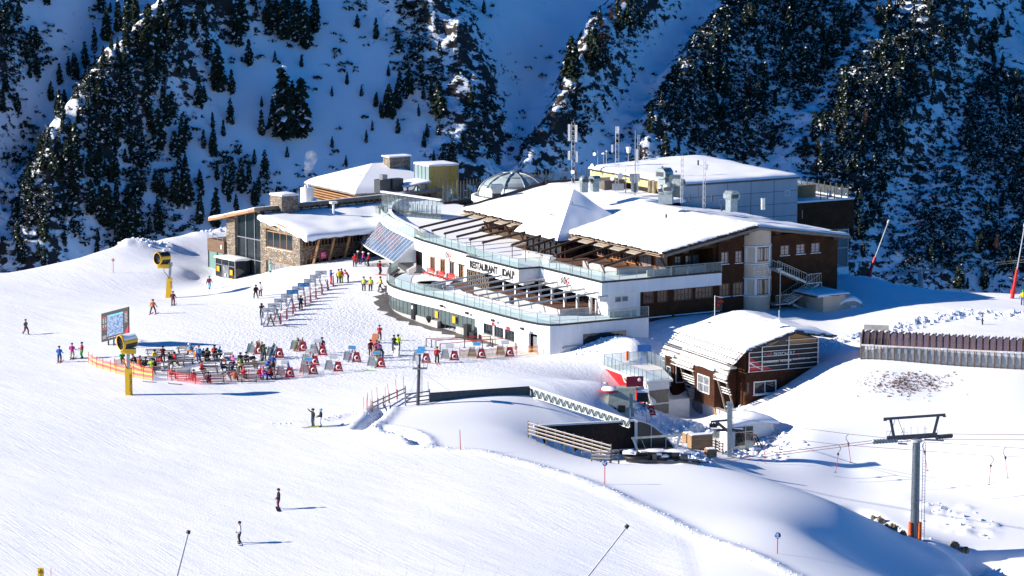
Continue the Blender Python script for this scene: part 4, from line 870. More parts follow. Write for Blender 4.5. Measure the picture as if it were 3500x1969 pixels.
# dark timber block with glass tower at the right end
TB = thing('timber_block', 'dark shingled block on a glass stair tower with roof terrace, right of the grey hall', 'building', (3.5, 331, 0), R(30))
m = MB(); m.bx(57.8, 68.7, 31, 31.3, 7.0, 11.0); m.bx(68.4, 68.7, 31.3, 56, 7.0, 11.0); m.bx(57.8, 68.4, 31.3, 56, 7.0, 7.2); part('shingle_box', m, WOODV, TB)
m = MB(); m.bx(57.8, 68.4, 31.3, 56, 10.2, 10.5); part('terrace_floor', m, DECK, TB); snow_poly('terrace_snow', [(58, 31.5), (68.2, 31.5), (68.2, 55), (58, 55)], 10.5, TB, .3)
m = MB(); m.strip([(57.8, 31.15), (68.55, 31.15), (68.55, 56)], 11.0, 11.22, .4); part('parapet_snow', m, SNOWR, TB)
m = MB(); m.bx(59.0, 66.5, 37, 37.2, 10.8, 12.6); part('warm_board_wall', m, TIMBER, TB)
g = MB(); f = MB(); g.bx(62.5, 68.0, 31.4, 31.45, 1.6, 7.0); g.bx(67.95, 68.0, 31.45, 36, 1.6, 7.0); g.bx(62.5, 68, 36, 36.1, 1.6, 7.0)
for u in (62.5, 64.3, 66.1, 67.95): f.bx(u, u+.12, 31.28, 31.38, 1.5, 7.0)
for z in (1.5, 4.2, 6.7): f.bx(62.5, 68.05, 31.26, 31.36, z, z+.12)
gt = part('stair_glazing', g, SCRG, TB); part('stair_frame', f, STEEL, gt)
m = MB(); m.bx(62.4, 68.2, 31.3, 36, .2, 1.5); part('plinth', m, WHITE, TB)
# ---------------- windscreen of posts and glass panes along the back of the terrace
wsn = 0
def screen_panel(a, b, z, h, label, grp, hp=.5, po=.12):
    c = Vector(((a[0]+b[0])/2, (a[1]+b[1])/2, z)); o = thing('windscreen_panel', label, 'glass screen', c, 0, grp)
    g = MB(); d = Vector((b[0]-a[0], b[1]-a[1], 0)); n = Vector((-d.y, d.x, 0)).normalized()*.02; A = Vector((a[0], a[1], z))-c; B = Vector((b[0], b[1], z))-c; d.normalize()
    g.add([A+d*.1+n+Vector((0, 0, .35)), B-d*.02+n+Vector((0, 0, .35)), B-d*.02+n+Vector((0, 0, h-hp)), A+d*.1+n+Vector((0, 0, h-hp))], [(0, 1, 2, 3)]); part('pane', g, SCRG, o)
    p = MB(); p.beam(A, A+Vector((0, 0, h)), .13, .13); part('post', p, GTIMB, o); p = MB(); p.beam(A+d*.08+Vector((0, 0, .2)), B+Vector((0, 0, .2)), .16, .4); part('base_board', p, DTIMB, o); return o
WS = [AT(*CJ(850, 600), 416), AT(*CJ(1010, 605), 418), AT(*CJ(1185, 575), 421), AT(*CJ(1360, 545), 424), AT(*CJ(1600, 500), 428), AT(*CJ(1860, 440), 431), AT(*CJ(2110, 400), 434), AT(*CJ(2480, 370), 437)]
wpl = resample([(p.x, p.y) for p in WS], .83)
grp = 'glass windscreen panels along the back of the round terrace'
for i, (a, b) in enumerate(zip(wpl[:-1], wpl[1:])):
    screen_panel(a, b, 7.3, 3.25, 'tall clear windscreen pane with wooden post behind the dome and antennas', grp)
wp2 = resample([tuple(AT(*CJ(x, y), Y)[:2]) for x, y, Y in ((235, 480, 408), (420, 520, 406), (620, 540, 403), (830, 590, 401))], .9)
for i, (a, b) in enumerate(zip(wp2[:-1], wp2[1:])):
    screen_panel(a, b, 7.3, 1.6 if i > 2 else 2.6, 'low dark windscreen pane with post in front of the glass lift box', 'low glass screens in front of the lift box')
wp3 = resample([tuple(XF['restaurant'] @ Vector((u, v, 0)))[:2] for u, v in ((57.9, 40), (57.9, 50), (68.4, 50), (68.4, 32), (62, 31.3))], 1.35)
for a, b in zip(wp3[:-1], wp3[1:]): screen_panel(a, b, 10.6, 2.3, 'windscreen pane with dark post on the roof of the shingled block', 'windscreen panels on the shingled block roof')
gs = MB(); fs = MB(); A, B = Z(*CJ(175, 700), 5.2), None
A = AT(*CJ(172, 505), 404); B = AT(*CJ(830, 600), 398)
for i in range(14):
    p = A.lerp(B, i/14); q = A.lerp(B, (i+1)/14); gs.add([(p.x, p.y, 4.5), (q.x, q.y, 4.5), (q.x, q.y, q.z), (p.x, p.y, p.z)], [(0, 1, 2, 3)]); fs.beam((p.x, p.y-.04, 4.5), (p.x, p.y-.04, p.z), .06)
gw = thing('glass_wall', 'long dark glass wall with snowy top edge at the left end of the round terrace', 'glass wall', (A.x, A.y, 4.5))
part('pane', gs, SCRG, gw, world=True); part('mullion', fs, STEEL, gw, world=True); m = MB(); m.beam(A+Vector((0, 0, .1)), B+Vector((0, 0, .1)), .5, .22); part('snow_edge', m, SNOWR, gw, world=True)
# ---------------- dome
dm = thing('glass_dome', 'shallow glass dome with metal ribs and snow on its round white ring', 'dome', AT(*CJ(1640, 545), 404))
DR = 5.3; g = MB(); r_ = MB(); ring = MB(); ND = 10
def dpt(a, t, k=1.0): return (DR*k*math.cos(t)*math.cos(a), DR*k*math.cos(t)*math.sin(a), .2+3.2*k*math.sin(t))
for i in range(ND):
    a0, a1 = 2*math.pi*i/ND, 2*math.pi*(i+1)/ND; t = [0, .35, .7, 1.05, 1.45]
    g.grid([[dpt(a0+(a1-a0)*j/3, tt, .985) for j in range(4)] for tt in t])
    r_.path([dpt(a0, tt) for tt in [0, .2, .4, .6, .8, 1.0, 1.2, 1.5]], .1, 6)
for tt in (.5, 1.0): r_.path([dpt(2*math.pi*j/40, tt) for j in range(41)], .05, 4)
r_.lathe((0, 0, 3.3), [(.8, 0), (.7, .25), (.001, .35)], 16)
ring.lathe((0, 0, -.55), [(DR+.9, 0), (DR+.9, .7), (DR+.3, .75), (DR+.3, 0)], 40)
part('dome_glass', g, glass_mat("frosted_dome", (.75, .82, .85), .55, .2), dm); part('dome_rib', r_, STEEL, dm); part('dome_ring', ring, OFFW, dm)
m = MB()
for i in range(24): a = 2*math.pi*i/24; m.beam(((DR+.7)*math.cos(a), (DR+.7)*math.sin(a), -.5), ((DR+.1)*math.cos(a), (DR+.1)*math.sin(a), -2.4), .12)
part('ring_strut', m, OFFW, dm)
sw_ = MB(); sw_.grid([[dpt(R(-160+i*12), tt, 1.005) for tt in (.02, .12, .25, .4)] for i in range(9)]); part('dome_snow', sw_, SNOWR, dm)
# ---------------- glass lift box with canopy
lb = AT(*CJ(697, 500), 420); LB = thing('lift_box', 'glazed lift box with yellow back wall and snowy lid between roof and dome', 'lift housing', (lb.x, lb.y, 6.5), R(30))
tz = AT(*CJ(697, 215), 420).z-6.5
g = MB(); g.bx(0, .04, 0, 4.6, .5, tz); part('grey_glazing', g, SCRG, LB); g = MB(); g.bx(.06, 5.0, 0, .04, .3, tz); part('clear_glazing', g, glass_mat("clear_yellow", (.98, .96, .85), .10), LB)
m = MB(); m.bx(.5, 5.0, 2.2, 2.3, 2.4, tz); m.bx(4.9, 5.0, .1, 2.2, 1.5, tz); part('yellow_panel', m, plain("lift_yellow", (.85, .62, .10), .5), LB)
m = MB(); m.bx(1.2, 3.4, 1.0, 2.1, 0, 2.4); part('lift_shaft', m, CONC, LB)
m = MB()
for u in (0, 1.5, 3.0, 4.95): m.bx(u-.05, u+.05, -.06, -.0, 0, tz)
for v in (1.15, 2.3, 3.45, 4.6): m.bx(-.06, 0, v-.05, v+.05, 0, tz)
m.bx(-.06, 5.05, -.07, -.01, tz-.12, tz); m.bx(-.07, -.01, -.06, 4.65, tz-.12, tz); m.bx(-.06, 5.05, -.07, -.01, 2.1, 2.2); part('lift_frame', m, STEEL, LB)
snow_slab('lift_lid_snow', LB, lambda s, t: (-.1+5.2*s, -.1+4.8*t, tz), 6, 6, .2, .05)
CY = thing('wooden_porch', 'small open timber porch with snowy lean-to roof beside the glass lift box', 'porch', (lb.x-3.0, lb.y-1.6, 6.8), R(30))
m = MB(); m.box((1.4, 1.6, 3.2), (4.2, 4.4, .14), 0, 0, Matrix.Rotation(-.14, 3, 'Y')); part('porch_roof', m, TIMBER, CY); snow_slab('porch_snow', CY, lambda s, t: (-.7+4.2*s, -.6+4.4*t, 3.0+.58*s), 6, 6, .22, .05)
for u, v in ((-.3, -.3), (-.3, 3.4), (1.4, -.3), (3.0, -.3)): m = MB(); m.beam((u, v, 0), (u, v, 3.1+.14*u), .2); part('porch_post', m, TIMBER, CY)
m = MB(); m.beam((-.3, -.3, 1.2), (1.2, -.3, 3.1), .14); m.beam((1.4, -.3, 3.1), (2.6, -.3, 1.0), .14); part('porch_brace', m, OTIMB, CY)
# ---------------- back building with hipped snow roof
BB = thing('hipped_house', 'stone and timber house with broad hipped snow roof behind the lift box', 'house', (-23.3, 423.7, 0), R(30))
e = [(-.5, -.5, 8.1), (16, -.5, 8.1), (16, 17, 8.1), (-.5, 17, 8.1)]; a1, a2 = (7.2, 8.8, 11.0), (9.5, 8.8, 11.0)
m = MB(); m.add([(x, y, z-.3) for x, y, z in e]+e+[a1, a2], [(3, 2, 1, 0), (0, 1, 5, 4), (1, 2, 6, 5), (2, 3, 7, 6), (3, 0, 4, 7), (4, 5, 9, 8), (5, 6, 9), (6, 7, 8, 9), (7, 4, 8)]); hb = part('roof', m, GTIMB, BB)
for q in ((e[3], e[0], a1, a1), (e[0], e[1], a2, a1), (e[1], e[2], a2, a2), (e[2], e[3], a1, a2)):
    f_ = quadfn(*q); b = MB(); n = 14
    b.grid([[Vector(f_(i/n, j/n))+Vector((0, 0, .03+.4*math.sqrt(min(1, j/n*6)))) for j in range(n+1)] for i in range(n+1)])
    for i in range(n): b.add([Vector(f_(i/n, 0))+Vector((0, 0, .03)), Vector(f_((i+1)/n, 0))+Vector((0, 0, .03)), Vector(f_((i+1)/n, 0))-Vector((0, 0, .1)), Vector(f_(i/n, 0))-Vector((0, 0, .1))], [(3, 2, 1, 0)])
    part('roof_snow', b, SNOWR, hb)
m = MB(); m.strip([(15, 1.2), (1.2, 1.2), (1.2, 15.5)], 0, 7.9, .4); part('stone_wall', m, STONE, BB)
m = MB()
for i in range(5): m.bx(.5-.15*i, 1.0, .5, 16, 7.5-.35*i, 7.65-.35*i)
part('timber_slat', m, TIMBER, BB)
m = MB(); m.bx(.85, 1.0, 3, 12, 5.2, 6.6); part('window_band', m, WGLASS, BB)
m = MB(); m.bx(9.0, 12.6, 6.5, 8.6, 9.8, 12.4); ch = part('chimney', m, STONE, hb); m = MB(); m.bx(8.8, 12.8, 6.3, 8.8, 12.4, 12.6); part('chimney_cap', m, SNOWR, ch)
# ---------------- stone building (local: x = wing direction, y = front facade going away left)
SB = thing('stone_building', 'stone and glass building with timber roof overhang and shaded snow roof, far left', 'building', (-29.3, 393, 0), R(38))
m = MB()
m.bx(0, .6, .5, 2.4, -3, 6.4); m.bx(0, .6, 9.2, 10.6, -3, 7.4); m.bx(0, .6, 2.4, 9.2, 1.4, 3.15)
m.poly3([(0, 2.4, 5.45), (0, 9.2, 5.9), (0, 9.2, 7.35), (0, 5.8, 7.0), (0, 2.4, 6.4)], (1, 0, 0), .6)
m.bx(.6, 14, .5, .9, -1, 4.0)
part('stone_wall', m, STONE, SB)
m = MB(); m.bx(0, .6, 17.3, 19.6, -3, 6.4); part('stone_pier', m, STONE, SB)
m = MB(); m.bx(.6, 14, .9, 1.2, 3.9, 6.2); m.bx(.6, .9, 1.2, 17.2, -3, 2); m.bx(2, 30, 10.5, 10.8, -1, 8.6); m.bx(14, 14.3, .5, 10.5, -1, 6); m.bx(3, 3.2, 10.8, 19.5, -3, 6.6); part('inner_wall', m, DTIMB, SB)
w = win_u(SB, 2.4, 9.2, 3.2, 5.6, .25, TIMBER, WGLASS, 3, 0, .14, 'facade_window', sill=True)
w = win_u(SB, 2.4, 9.2, -1.5, 1.3, .3, TIMBER, CGLASS, 3, 0, .14, 'facade_window')
g = MB(); f = MB(); g.poly3([(.45, 10.6, -2.5), (.45, 17.3, -2.5), (.45, 17.3, 7.0), (.45, 10.6, 8.2)], (1, 0, 0), .05)
for v, zt in ((10.75, 8.3), (12.6, 7.9), (14.9, 7.4), (17.2, 6.9)): f.bx(.3, .42, v-.06, v+.06, -2.5, zt)
for z in (.9, 3.9): f.bx(.28, .4, 10.6, 17.3, z-.07, z+.07)
gf = part('tall_glazing', g, WGLASS, SB, 'tall dark glass front between two stone piers'); part('glazing_frame', f, STEEL, gf)
m = MB(); m.bx(.6, 1.5, 12.8, 13.2, 1, 7.4); m.bx(.6, 1.5, 15.2, 15.5, 1, 7); part('inner_post', m, TIMBER, SB)
# vestibule
v_ = MB(); v_.bx(-2.4, .3, 13.6, 19.0, .75, .95); vs_ = part('vestibule', v_, DSTEEL, SB, 'dark glass entrance vestibule with orange notices')
g = MB(); g.bx(-2.3, -2.25, 13.8, 18.8, -2.8, .75); g.bx(-2.25, .2, 13.8, 13.85, -2.8, .75); g.bx(-2.25, .2, 18.8, 18.85, -2.8, .75); part('vestibule_glass', g, WGLASS, vs_)
f = MB()
for v in (13.7, 15.3, 17.1, 18.8): f.bx(-2.4, -2.31, v-.05, v+.05, -2.8, .75)
f.bx(-2.38, -2.32, 13.7, 18.8, -.1, 0); part('vestibule_frame', f, STEEL, vs_)
g = MB(); g.bx(-2.34, -2.31, 15.5, 17.0, -2.6, -.15); part('grey_door', g, CGLASS, vs_)
for v, z in ((18.1, -.7), (14.6, -.9), (14.6, -2.1)): m = MB(); m.box((-2.44, v, z), (.04, .7, .75)); part('orange_notice', m, ORANGE, vs_)
m = MB(); m.box((-2.44, 16.2, -1.4), (.02, .3, .4)); part('white_notice', m, OFFW, vs_)
snow_slab('vestibule_snow', vs_, lambda s, t: (-2.5+2.8*s, 13.5+5.6*t, .96), 4, 6, .18, .05)
# left annex: timber box on glass
m = MB(); m.bx(-.4, 3.4, 19.7, 24.2, 1.1, 2.9); ba = part('timber_box', m, wood_mat("weathered_larch", (.10, .06, .035), (.20, .12, .07), (9, .6, 9)), SB)
m = MB(); m.bx(-.3, -.2, 19.8, 24.0, -3.0, 1.05); part('green_glazing', m, glass_mat("green_glass", (.55, .78, .72), .5), ba)
f = MB()
for v in (19.9, 21.6, 24.0): f.bx(-.42, -.31, v-.06, v+.06, -3, 1.1)
part('glazing_frame', f, DSTEEL, ba); m = MB(); m.bx(1.5, 1.7, 19.7, 24, -3, 1); part('curtain', m, OFFW, ba)
m = MB(); m.strip([(-.35, 24.1), (-.35, 19.9)], 3.5, 3.55, .05); m.strip([(-.35, 24.1), (-.35, 19.9)], 3.2, 3.25, .05)
for v in (20, 21.4, 22.8, 24.1): m.beam((-.35, v, 2.9), (-.35, v, 3.55), .05)
part('roof_rail', m, STEEL, ba)
m = MB(); m.box((-.44, 20.3, 2.0), (.1, .3, .6)); part('wall_lamp', m, OFFW, ba)
# wing
for i in range(4): win_v(SB, .9+i*2.7, 3.3+i*2.7, 4.0, 5.3, .62, TIMBER, WGLASS, 3, 0, False, .1)
for i in range(4): win_v(SB, .9+i*2.7, 3.3+i*2.7, 1.3, 2.4, .42, TIMBER, WGLASS, 2, 0, False, .1)
for i in range(5): m = MB(); m.beam((1.3+i*2.6, -.5, .9), (2.1+i*2.6, -1.4, 5.6), .22, .3); part('slanting_post', m, TIMBER, SB)
m = MB()
for k, z in enumerate((3.7, 3.35, 3.0, 2.65)): m.beam((1.0, -.75-.05*k, z), (13.2, -.75-.05*k, z), .12, .12)
for k, z in enumerate((5.55, 5.3)): m.beam((1.0, -1.6, z), (13.6, -1.6, z), .12, .12)
part('timber_rail', m, plain("brown_log", (.14, .07, .04), .8), SB)
m = MB(); m.box((2.9, -1.05, 2.9), (.85, .05, .95)); pb = part('pink_poster', m, plain("pink_poster", (.55, .03, .14), .5), SB)
text_part('poster_lettering', "LIVE\nDAYS", .26, frame((2.55, -1.09, 3.0), (1, 0, 0), (0, 0, 1)), OFFW, pb, .01)
m = MB(); m.bx(9.5, 14.5, -3.4, .4, 1.2, 3.2); part('plant_shed', m, DSTEEL, SB)
m = MB()
for i in range(7): m.bx(10.2, 14.0, -3.5, -3.42, 1.4+i*.24, 1.5+i*.24)
part('louvre', m, LGREY, SB)
# lower roof with its thick snow
m = MB(); m.add([(-.4, 10.6, 7.25), (-.4, 8.5, 7.2), (-.2, -1.9, 5.55), (30, -1.9, 5.7), (30, 10.6, 7.3)]+[(-.4, 10.6, 7.45), (-.4, 8.5, 7.4), (-.2, -1.9, 5.75), (30, -1.9, 5.9), (30, 10.6, 7.5)], [(4, 3, 2, 1, 0), (5, 6, 7, 8, 9)]+[(i, (i+1) % 5, 5+(i+1) % 5, 5+i) for i in range(5)])
lr = part('lower_roof', m, TIMBER, SB)
snow_slab('roof_snow', lr, lambda s, t: (-.5-.3*math.sin(t*9)*(1-s)+s*30.4, -2.0+t*12.4, 5.78+1.7*t+.1*s), 30, 16, .45, .09, edge=1.0, droop=.9)
m = MB(); m.tube((9.5, 6, 6.6), (9.5, 6, 9.0), .16); m.box((9.5, 6, 9.15), (1.0, .7, .3)); part('square_flue', m, OFFW, lr)
m = MB(); m.box((16.6, 4.6, 7.6), (1.0, .9, 1.0)); m.box((16.6, 4.6, 8.2), (1.5, 1.2, .15)); part('roof_vent', m, ZINC, lr)
# high monopitch roof and clerestory band
hi = MB(); A_, B_, C_, D_ = (-1.2, 22.6, 6.1), (-1.2, 10.2, 8.7), (32, 10.2, 9.1), (32, 22.6, 6.6)
hi.add([(x, y, z-.45) for x, y, z in (A_, B_, C_, D_)]+[A_, B_, C_, D_], [(3, 2, 1, 0), (4, 5, 6, 7)]+[(i, (i+1) % 4, 4+(i+1) % 4, 4+i) for i in range(4)]); hr2 = part('high_roof', hi, TIMBER, SB, 'long timber roof with wide overhang at its left end')
snow_slab('roof_snow', hr2, lambda s, t: (-1.2+33.2*s, 10.4+12.2*t, 8.66+.4*s-2.55*t), 16, 8, .18, .06)
m = MB(); m.beam((-1.3, 10.1, 8.5), (32, 10.1, 8.9), .14, .5); part('fascia_board', m, GTIMB, hr2)
m = MB()
for i in range(34): m.beam((-.4+i*.95, 10.1, 8.1+.012*i), (-.4+i*.95, 10.55, 8.1+.012*i), .12, .22)
part('rafter_end', m, TIMBER, hr2)
m = MB(); m.bx(0, 30, 10.35, 10.45, 7.4, 8.3); part('clerestory_wall', m, BLACK, SB)
for i in range(18): m = MB(); m.bx(.6+i*1.6, 1.9+i*1.6, 10.28, 10.34, 7.75, 8.1); part('clerestory_pane', m, CGLASS, SB)
m = MB(); m.bx(2.8, 5.6, 9.2, 12.2, 6.6, 10.3); ch = part('chimney', m, STONE, SB); snow_slab('chimney_snow', ch, lambda s, t: (2.7+3.0*s, 9.1+3.2*t, 10.31), 4, 4, .25, .04)
m = MB(); m.tube((10.0, 13.5, 8.2), (10.0, 13.5, 10.6), .95, n=18); m.tube((9.6, 13.2, 10.6), (9.6, 13.2, 11.0), .2); m.tube((10.4, 13.8, 10.6), (10.4, 13.8, 11.0), .2); part('white_vent_drum', m, OFFW, SB)
for u, v, s_ in ((22.2, 12.4, 1.5), (24.4, 12.2, 1.3)):
    m = MB(); m.bx(u, u+1.9, v, v+s_, 9, 10.9); part('plant_box', m, DSTEEL, SB)
m = MB(); m.bx(22.8, 23.7, 12.6, 13.4, 10.9, 11.6); part('plant_duct', m, STEEL, SB)
# ---------------- ski school (local: x along the sign wall, y going away along the slatted front)
zo = 1.1
SK = thing('ski_school', 'brown shingled ski school hut with snowy roof, dark sign wall and slatted front', 'ski school', (26.2, 313.8, zo), R(24))
m = MB(); m.bx(.0, 9.4, 0, .3, -5.4, -.25); m.bx(0, .3, .3, 14.5, -6.8, 2.0); m.bx(9.1, 9.4, .3, 14.5, -4, 3.0); m.bx(.3, 9.1, 14.2, 14.5, -6, 2.6); part('shingle_wall', m, SHING, SK)
m = MB(); m.poly3([(.3, .1, -.22), (9.4, .1, -.22), (9.4, .1, 3.0), (5.7, .1, 4.0), (.3, .1, 2.2)], (0, 1, 0), .12); sw1 = part('sign_wall', m, BLACK, SK, 'black sign wall with ski school lettering and red curve')
m = MB(); m.poly3([(2.6, .02, 2.45), (9.1, .02, 2.6), (9.1, .02, 3.0), (5.7, .02, 3.85), (2.6, .02, 2.7)], (0, 1, 0), .06); part('timber_gable', m, TIMBER, sw1); m = MB(); m.poly3([(3.2, -.01, 2.5), (5.4, -.01, 2.55), (5.4, -.01, 3.6)], (0, 1, 0), .02); part('gable_glass', m, WGLASS, sw1)
m = MB(); n = 10; cu = [(.35+3.4*math.sin(i/n*1.45), 1.9-2.05*(1-math.cos(i/n*1.57))) for i in range(n+1)]
m.poly3([(.35, .07, -.15)]+[(.35, .07, 1.9)]+[(.35+3.1*(i/n)**1.25, .07, 1.9-2.05*(i/n)**.72) for i in range(1, n+1)], (0, -1, 0), .02); part('red_curve', m, RED, sw1)
m = MB()
for i in range(n): 
    t0, t1 = i/n, (i+1)/n; m.poly3([(.35+1.9*t0**1.2, .045, 1.15-1.25*t0**.8), (.35+1.9*t1**1.2, .045, 1.15-1.25*t1**.8), (.35+1.9*t1**1.2, .045, .85-1.0*t1**.8), (.35+1.9*t0**1.2, .045, .85-.95*t0**.8)], (0, -1, 0), .015)
part('white_curve', m, OFFW, sw1)
T_ = lambda s_, sz, x, z, mt=OFFW, sx=1.0: text_part('sign_lettering', s_, sz, frame((x, .05, z), (1, 0, 0), (0, 0, 1)), mt, sw1, .015, sx, .008)
T_("SKISCHULE", .56, 3.55, 1.33); T_("SCHNEESPORT  AKADEMIE", .27, 2.25, .62, sx=1.12); T_("QUALITÄT SEIT 1930", .25, 6.0, .72)
m = MB()
for x0, mt in ((2.3, 0), (3.05, 0)): m.beam((x0, .03, 1.5), (x0+.16, .03, 1.72), .05, .02); m.beam((x0+.16, .03, 1.72), (x0+.32, .03, 1.5), .05, .02)
part('peak_emblem', m, OFFW, sw1); m = MB(); m.lathe((2.83, .05, 1.55), [(.14, 0), (.2, 0), (.2, .03), (.14, .03)], 14, ax=(0, -1, 0)); part('round_emblem', m, RED, sw1)
logo(sw1, 'village_logo', (6.0, .04, 1.25), (1, 0, 0), (0, 0, 1), .55)
m = MB()
for x in (.35, 2.0, 5.4, 9.2): m.beam((x, -.12, -.25), (x, -.12, {.35: 2.0, 2.0: 2.6, 5.4: 3.9, 9.2: 3.0}[x]), .09)
for z in (-.25, .3, .85, 1.4, 1.95, 2.5): m.beam((.3 if z < 2 else (z-1.4)*1.9, -.12, z), (9.4, -.12, z+.02), .06)
m.beam((5.0, -.12, 3.05), (9.2, -.12, 3.05), .06); part('sign_frame', m, OFFW, SK)
win_v(SK, 1.0, 3.9, -2.9, -1.4, 0, OFFW, WGLASS, 1, 0, True, .12)
win_v(SK, -.2+.3, .5, -2.8, -1.4, 0, DTIMB, WGLASS, 0, 0, False, .08)
def skz(u): return 2.35+(4.15-2.35)*(u+.6)/6.3 if u < 5.7 else 4.15-(4.15-3.25)*(u-5.7)/5.1
m = MB()
for pl in ([(-.6, -1.0), (5.7, -1.2), (5.7, 13.4), (-.6, 14.9)], [(5.7, -1.2), (10.8, -1.0), (10.8, 14.9), (5.7, 13.4)]): m.add([(x, y, skz(x)-.22) for x, y in pl]+[(x, y, skz(x)) for x, y in pl], [(3, 2, 1, 0), (4, 5, 6, 7)]+[(i, (i+1) % 4, 4+(i+1) % 4, 4+i) for i in range(4)])
kr = part('roof', m, BLACK, SK)
snow_slab('roof_snow', kr, lambda s, t: (-.7+6.7*s, (-1.1)*(1-t)+t*(15.0-1.3*s), skz(min(5.7, -.7+6.7*s))), 16, 24, .42, .12, edge=.9, seed=11)
snow_slab('roof_snow', kr, lambda s, t: (5.4+5.5*s, (-1.15)*(1-t)+t*(13.6+1.3*s), skz(max(5.7, 5.4+5.5*s))), 12, 24, .42, .12, edge=.9, seed=12)
rs = random.Random(4); m = MB()
for i in range(46): u = -.5+i*.25; m.box((u, -1.1+rs.uniform(-.1, .1), skz(u)+.0+rs.uniform(-.12, .1)), (.4, .3, .16), rs.uniform(-.5, .5))
part('slate_edge', m, BLACK, kr)
m = MB(); m.lathe((1.8, 11.8, 3.5), [(.45, 0), (.001, .05)], 10, smooth=False); part('dark_hatch', m, BLACK, kr)
# curved slatted screen
def rib(v): return [Vector((-.5, v, 2.25)), Vector((-2.4, v, .6)), Vector((-2.9, v, -.8)), Vector((-2.2, v, -3.0)), Vector((-1.2, v, -6.6))]
ribs = []
for v in (-.7, 1.4, 7.4, 10.4, 14.6):
    m = MB(); [m.beam(a, b, .16, .2, 0, (0, 1, 0)) for a, b in zip(rib(v)[:-1], rib(v)[1:])]; part('curved_rib', m, GTIMB, SK)
def ribp(v, t):
    r = rib(v); t *= 4; i = min(3, int(t)); return r[i].lerp(r[i+1], t-i)
rs = random.Random(12)
for k in range(17):
    t = .035+k*.031; a, b = ribp(-1.0, t), ribp(15.1, t); segs = [(-1.0, 15.1)]
    if t > .36: segs = [(-1.0, 1.8), (7.0, 12.4), (14.2, 15.1)]
    for v0, v1 in segs:
        p = ribp(v0, t)+Vector((-.1, rs.uniform(-.15, .1), .0)); q = ribp(v1, t)+Vector((-.1, rs.uniform(-.1, .3), 0)); m = MB(); m.beam(p, q, .14, .1); sl_ = part('slat', m, OFFW if k % 3 else GTIMB, SK)
        m = MB(); n = max(3, int(abs(v1-v0)/.6)); kk = rs.randint(0, 2)
        for i in range(kk, n):
            if k < 6 or i < n*.7: m.box(p.lerp(q, (i+.5)/n)+Vector((0, 0, .07)), (.11+.08*(rs.random() < .15), .62, .04+.05*rs.random()), rs.uniform(-.05, .05))
        part('slat_snow', m, SNOWR, sl_)
for k in range(9):
    t = .62+k*.035
    for v0, v1 in ((7.0, 10.6),) + (((-1.0, 1.0),) if k < 3 or k > 5 else ()):
        m = MB(); m.beam(ribp(v0, t), ribp(v1, t), .13, .1); part('slat', m, OFFW, SK)
snow_slab('screen_snow', SK, lambda s, t: (-.55-1.4*s, -.9+15.6*t, 2.28-1.28*s), 5, 26, .07, .05, droop=.05, edge=.2)
for i in range(24): m = MB(); m.beam((-.6, -.7+i*.66, 2.38), (-2.0, -.7+i*.66, 1.18), .05, .05); part('batten', m, DSTEEL, SK)
# bays
for v0, v1, z0, z1 in ((11.9, 14.2, -4.8, -.1), (2.0, 6.8, -4.4, -.05)):
    m = MB(); m.bx(-2.9, -.1, v0, v1, z0, z1); by = part('bay', m, SHING, SK, 'projecting shingled bay with snow cap'); snow_slab('bay_snow', by, lambda s, t: (-3.1+3.0*s, v0-.15+t*(v1-v0+.3), z1+.01), 5, 6, .35, .12)
win_u(SK, 3.0, 5.9, -3.1, -1.1, -2.93, OFFW, CGLASS, 1, 1, .12); win_u(SK, 12.6, 13.6, -3.8, -1.5, -2.93, OFFW, WGLASS, 0, 1, .1)
win_v(SK, -2.7, -.6, -3.3, -1.2, 11.88, OFFW, WGLASS, 1, 0, False, .12)
m = MB(); m.bx(-1.6, -.1, -.2, 14.4, -7.2, -4.7); part('white_base', m, WHITE, SK)
m = MB(); m.bx(-1.75, -1.62, 7.2, 9.6, -6.6, -4.8); part('base_window', m, CGLASS, SK)
m = MB(); m.beam((-1.7, 3.4, -6.6), (-2.2, 3.2, -4.6), .2); part('timber_stay', m, TIMBER, SK)
dsh = MB(); dsh.lathe((4.6, 1.2, 4.9), [(.001, -.1), (.4, .05), (.45, .12)], 14, ax=(-.8, -.5, .2)); dsh.tube((4.9, 1.3, 4.2), (4.9, 1.3, 6.3), .04); dsh.tube((4.9, 1.3, 5.0), (3.8, .6, 5.0), .025); part('satellite_dish', dsh, OFFW, SK)
# banner on a pole behind the hut
p = AT(*CM(1125, 1040), 336); bn_ = thing('banner_flag', 'dark vertical banner on a white pole behind the ski school roof', 'banner', (p.x, p.y, 2.0))
m = MB(); m.tube((0, 0, -1.0), (0, 0, p.z-2+1.9), .05); m.tube((0, 0, p.z-2+1.8), (.95, 0, p.z-2+1.65), .03); part('pole', m, OFFW, bn_); m = MB(); m.box((.5, 0, p.z-2+.85), (.75, .03, 1.55)); fl_ = part('cloth', m, BLACK, bn_)
text_part('banner_lettering', "WM\nI8", .42, frame((.25, -.03, p.z-2+1.0), (1, 0, 0), (0, 0, 1)), RED, fl_, .01)
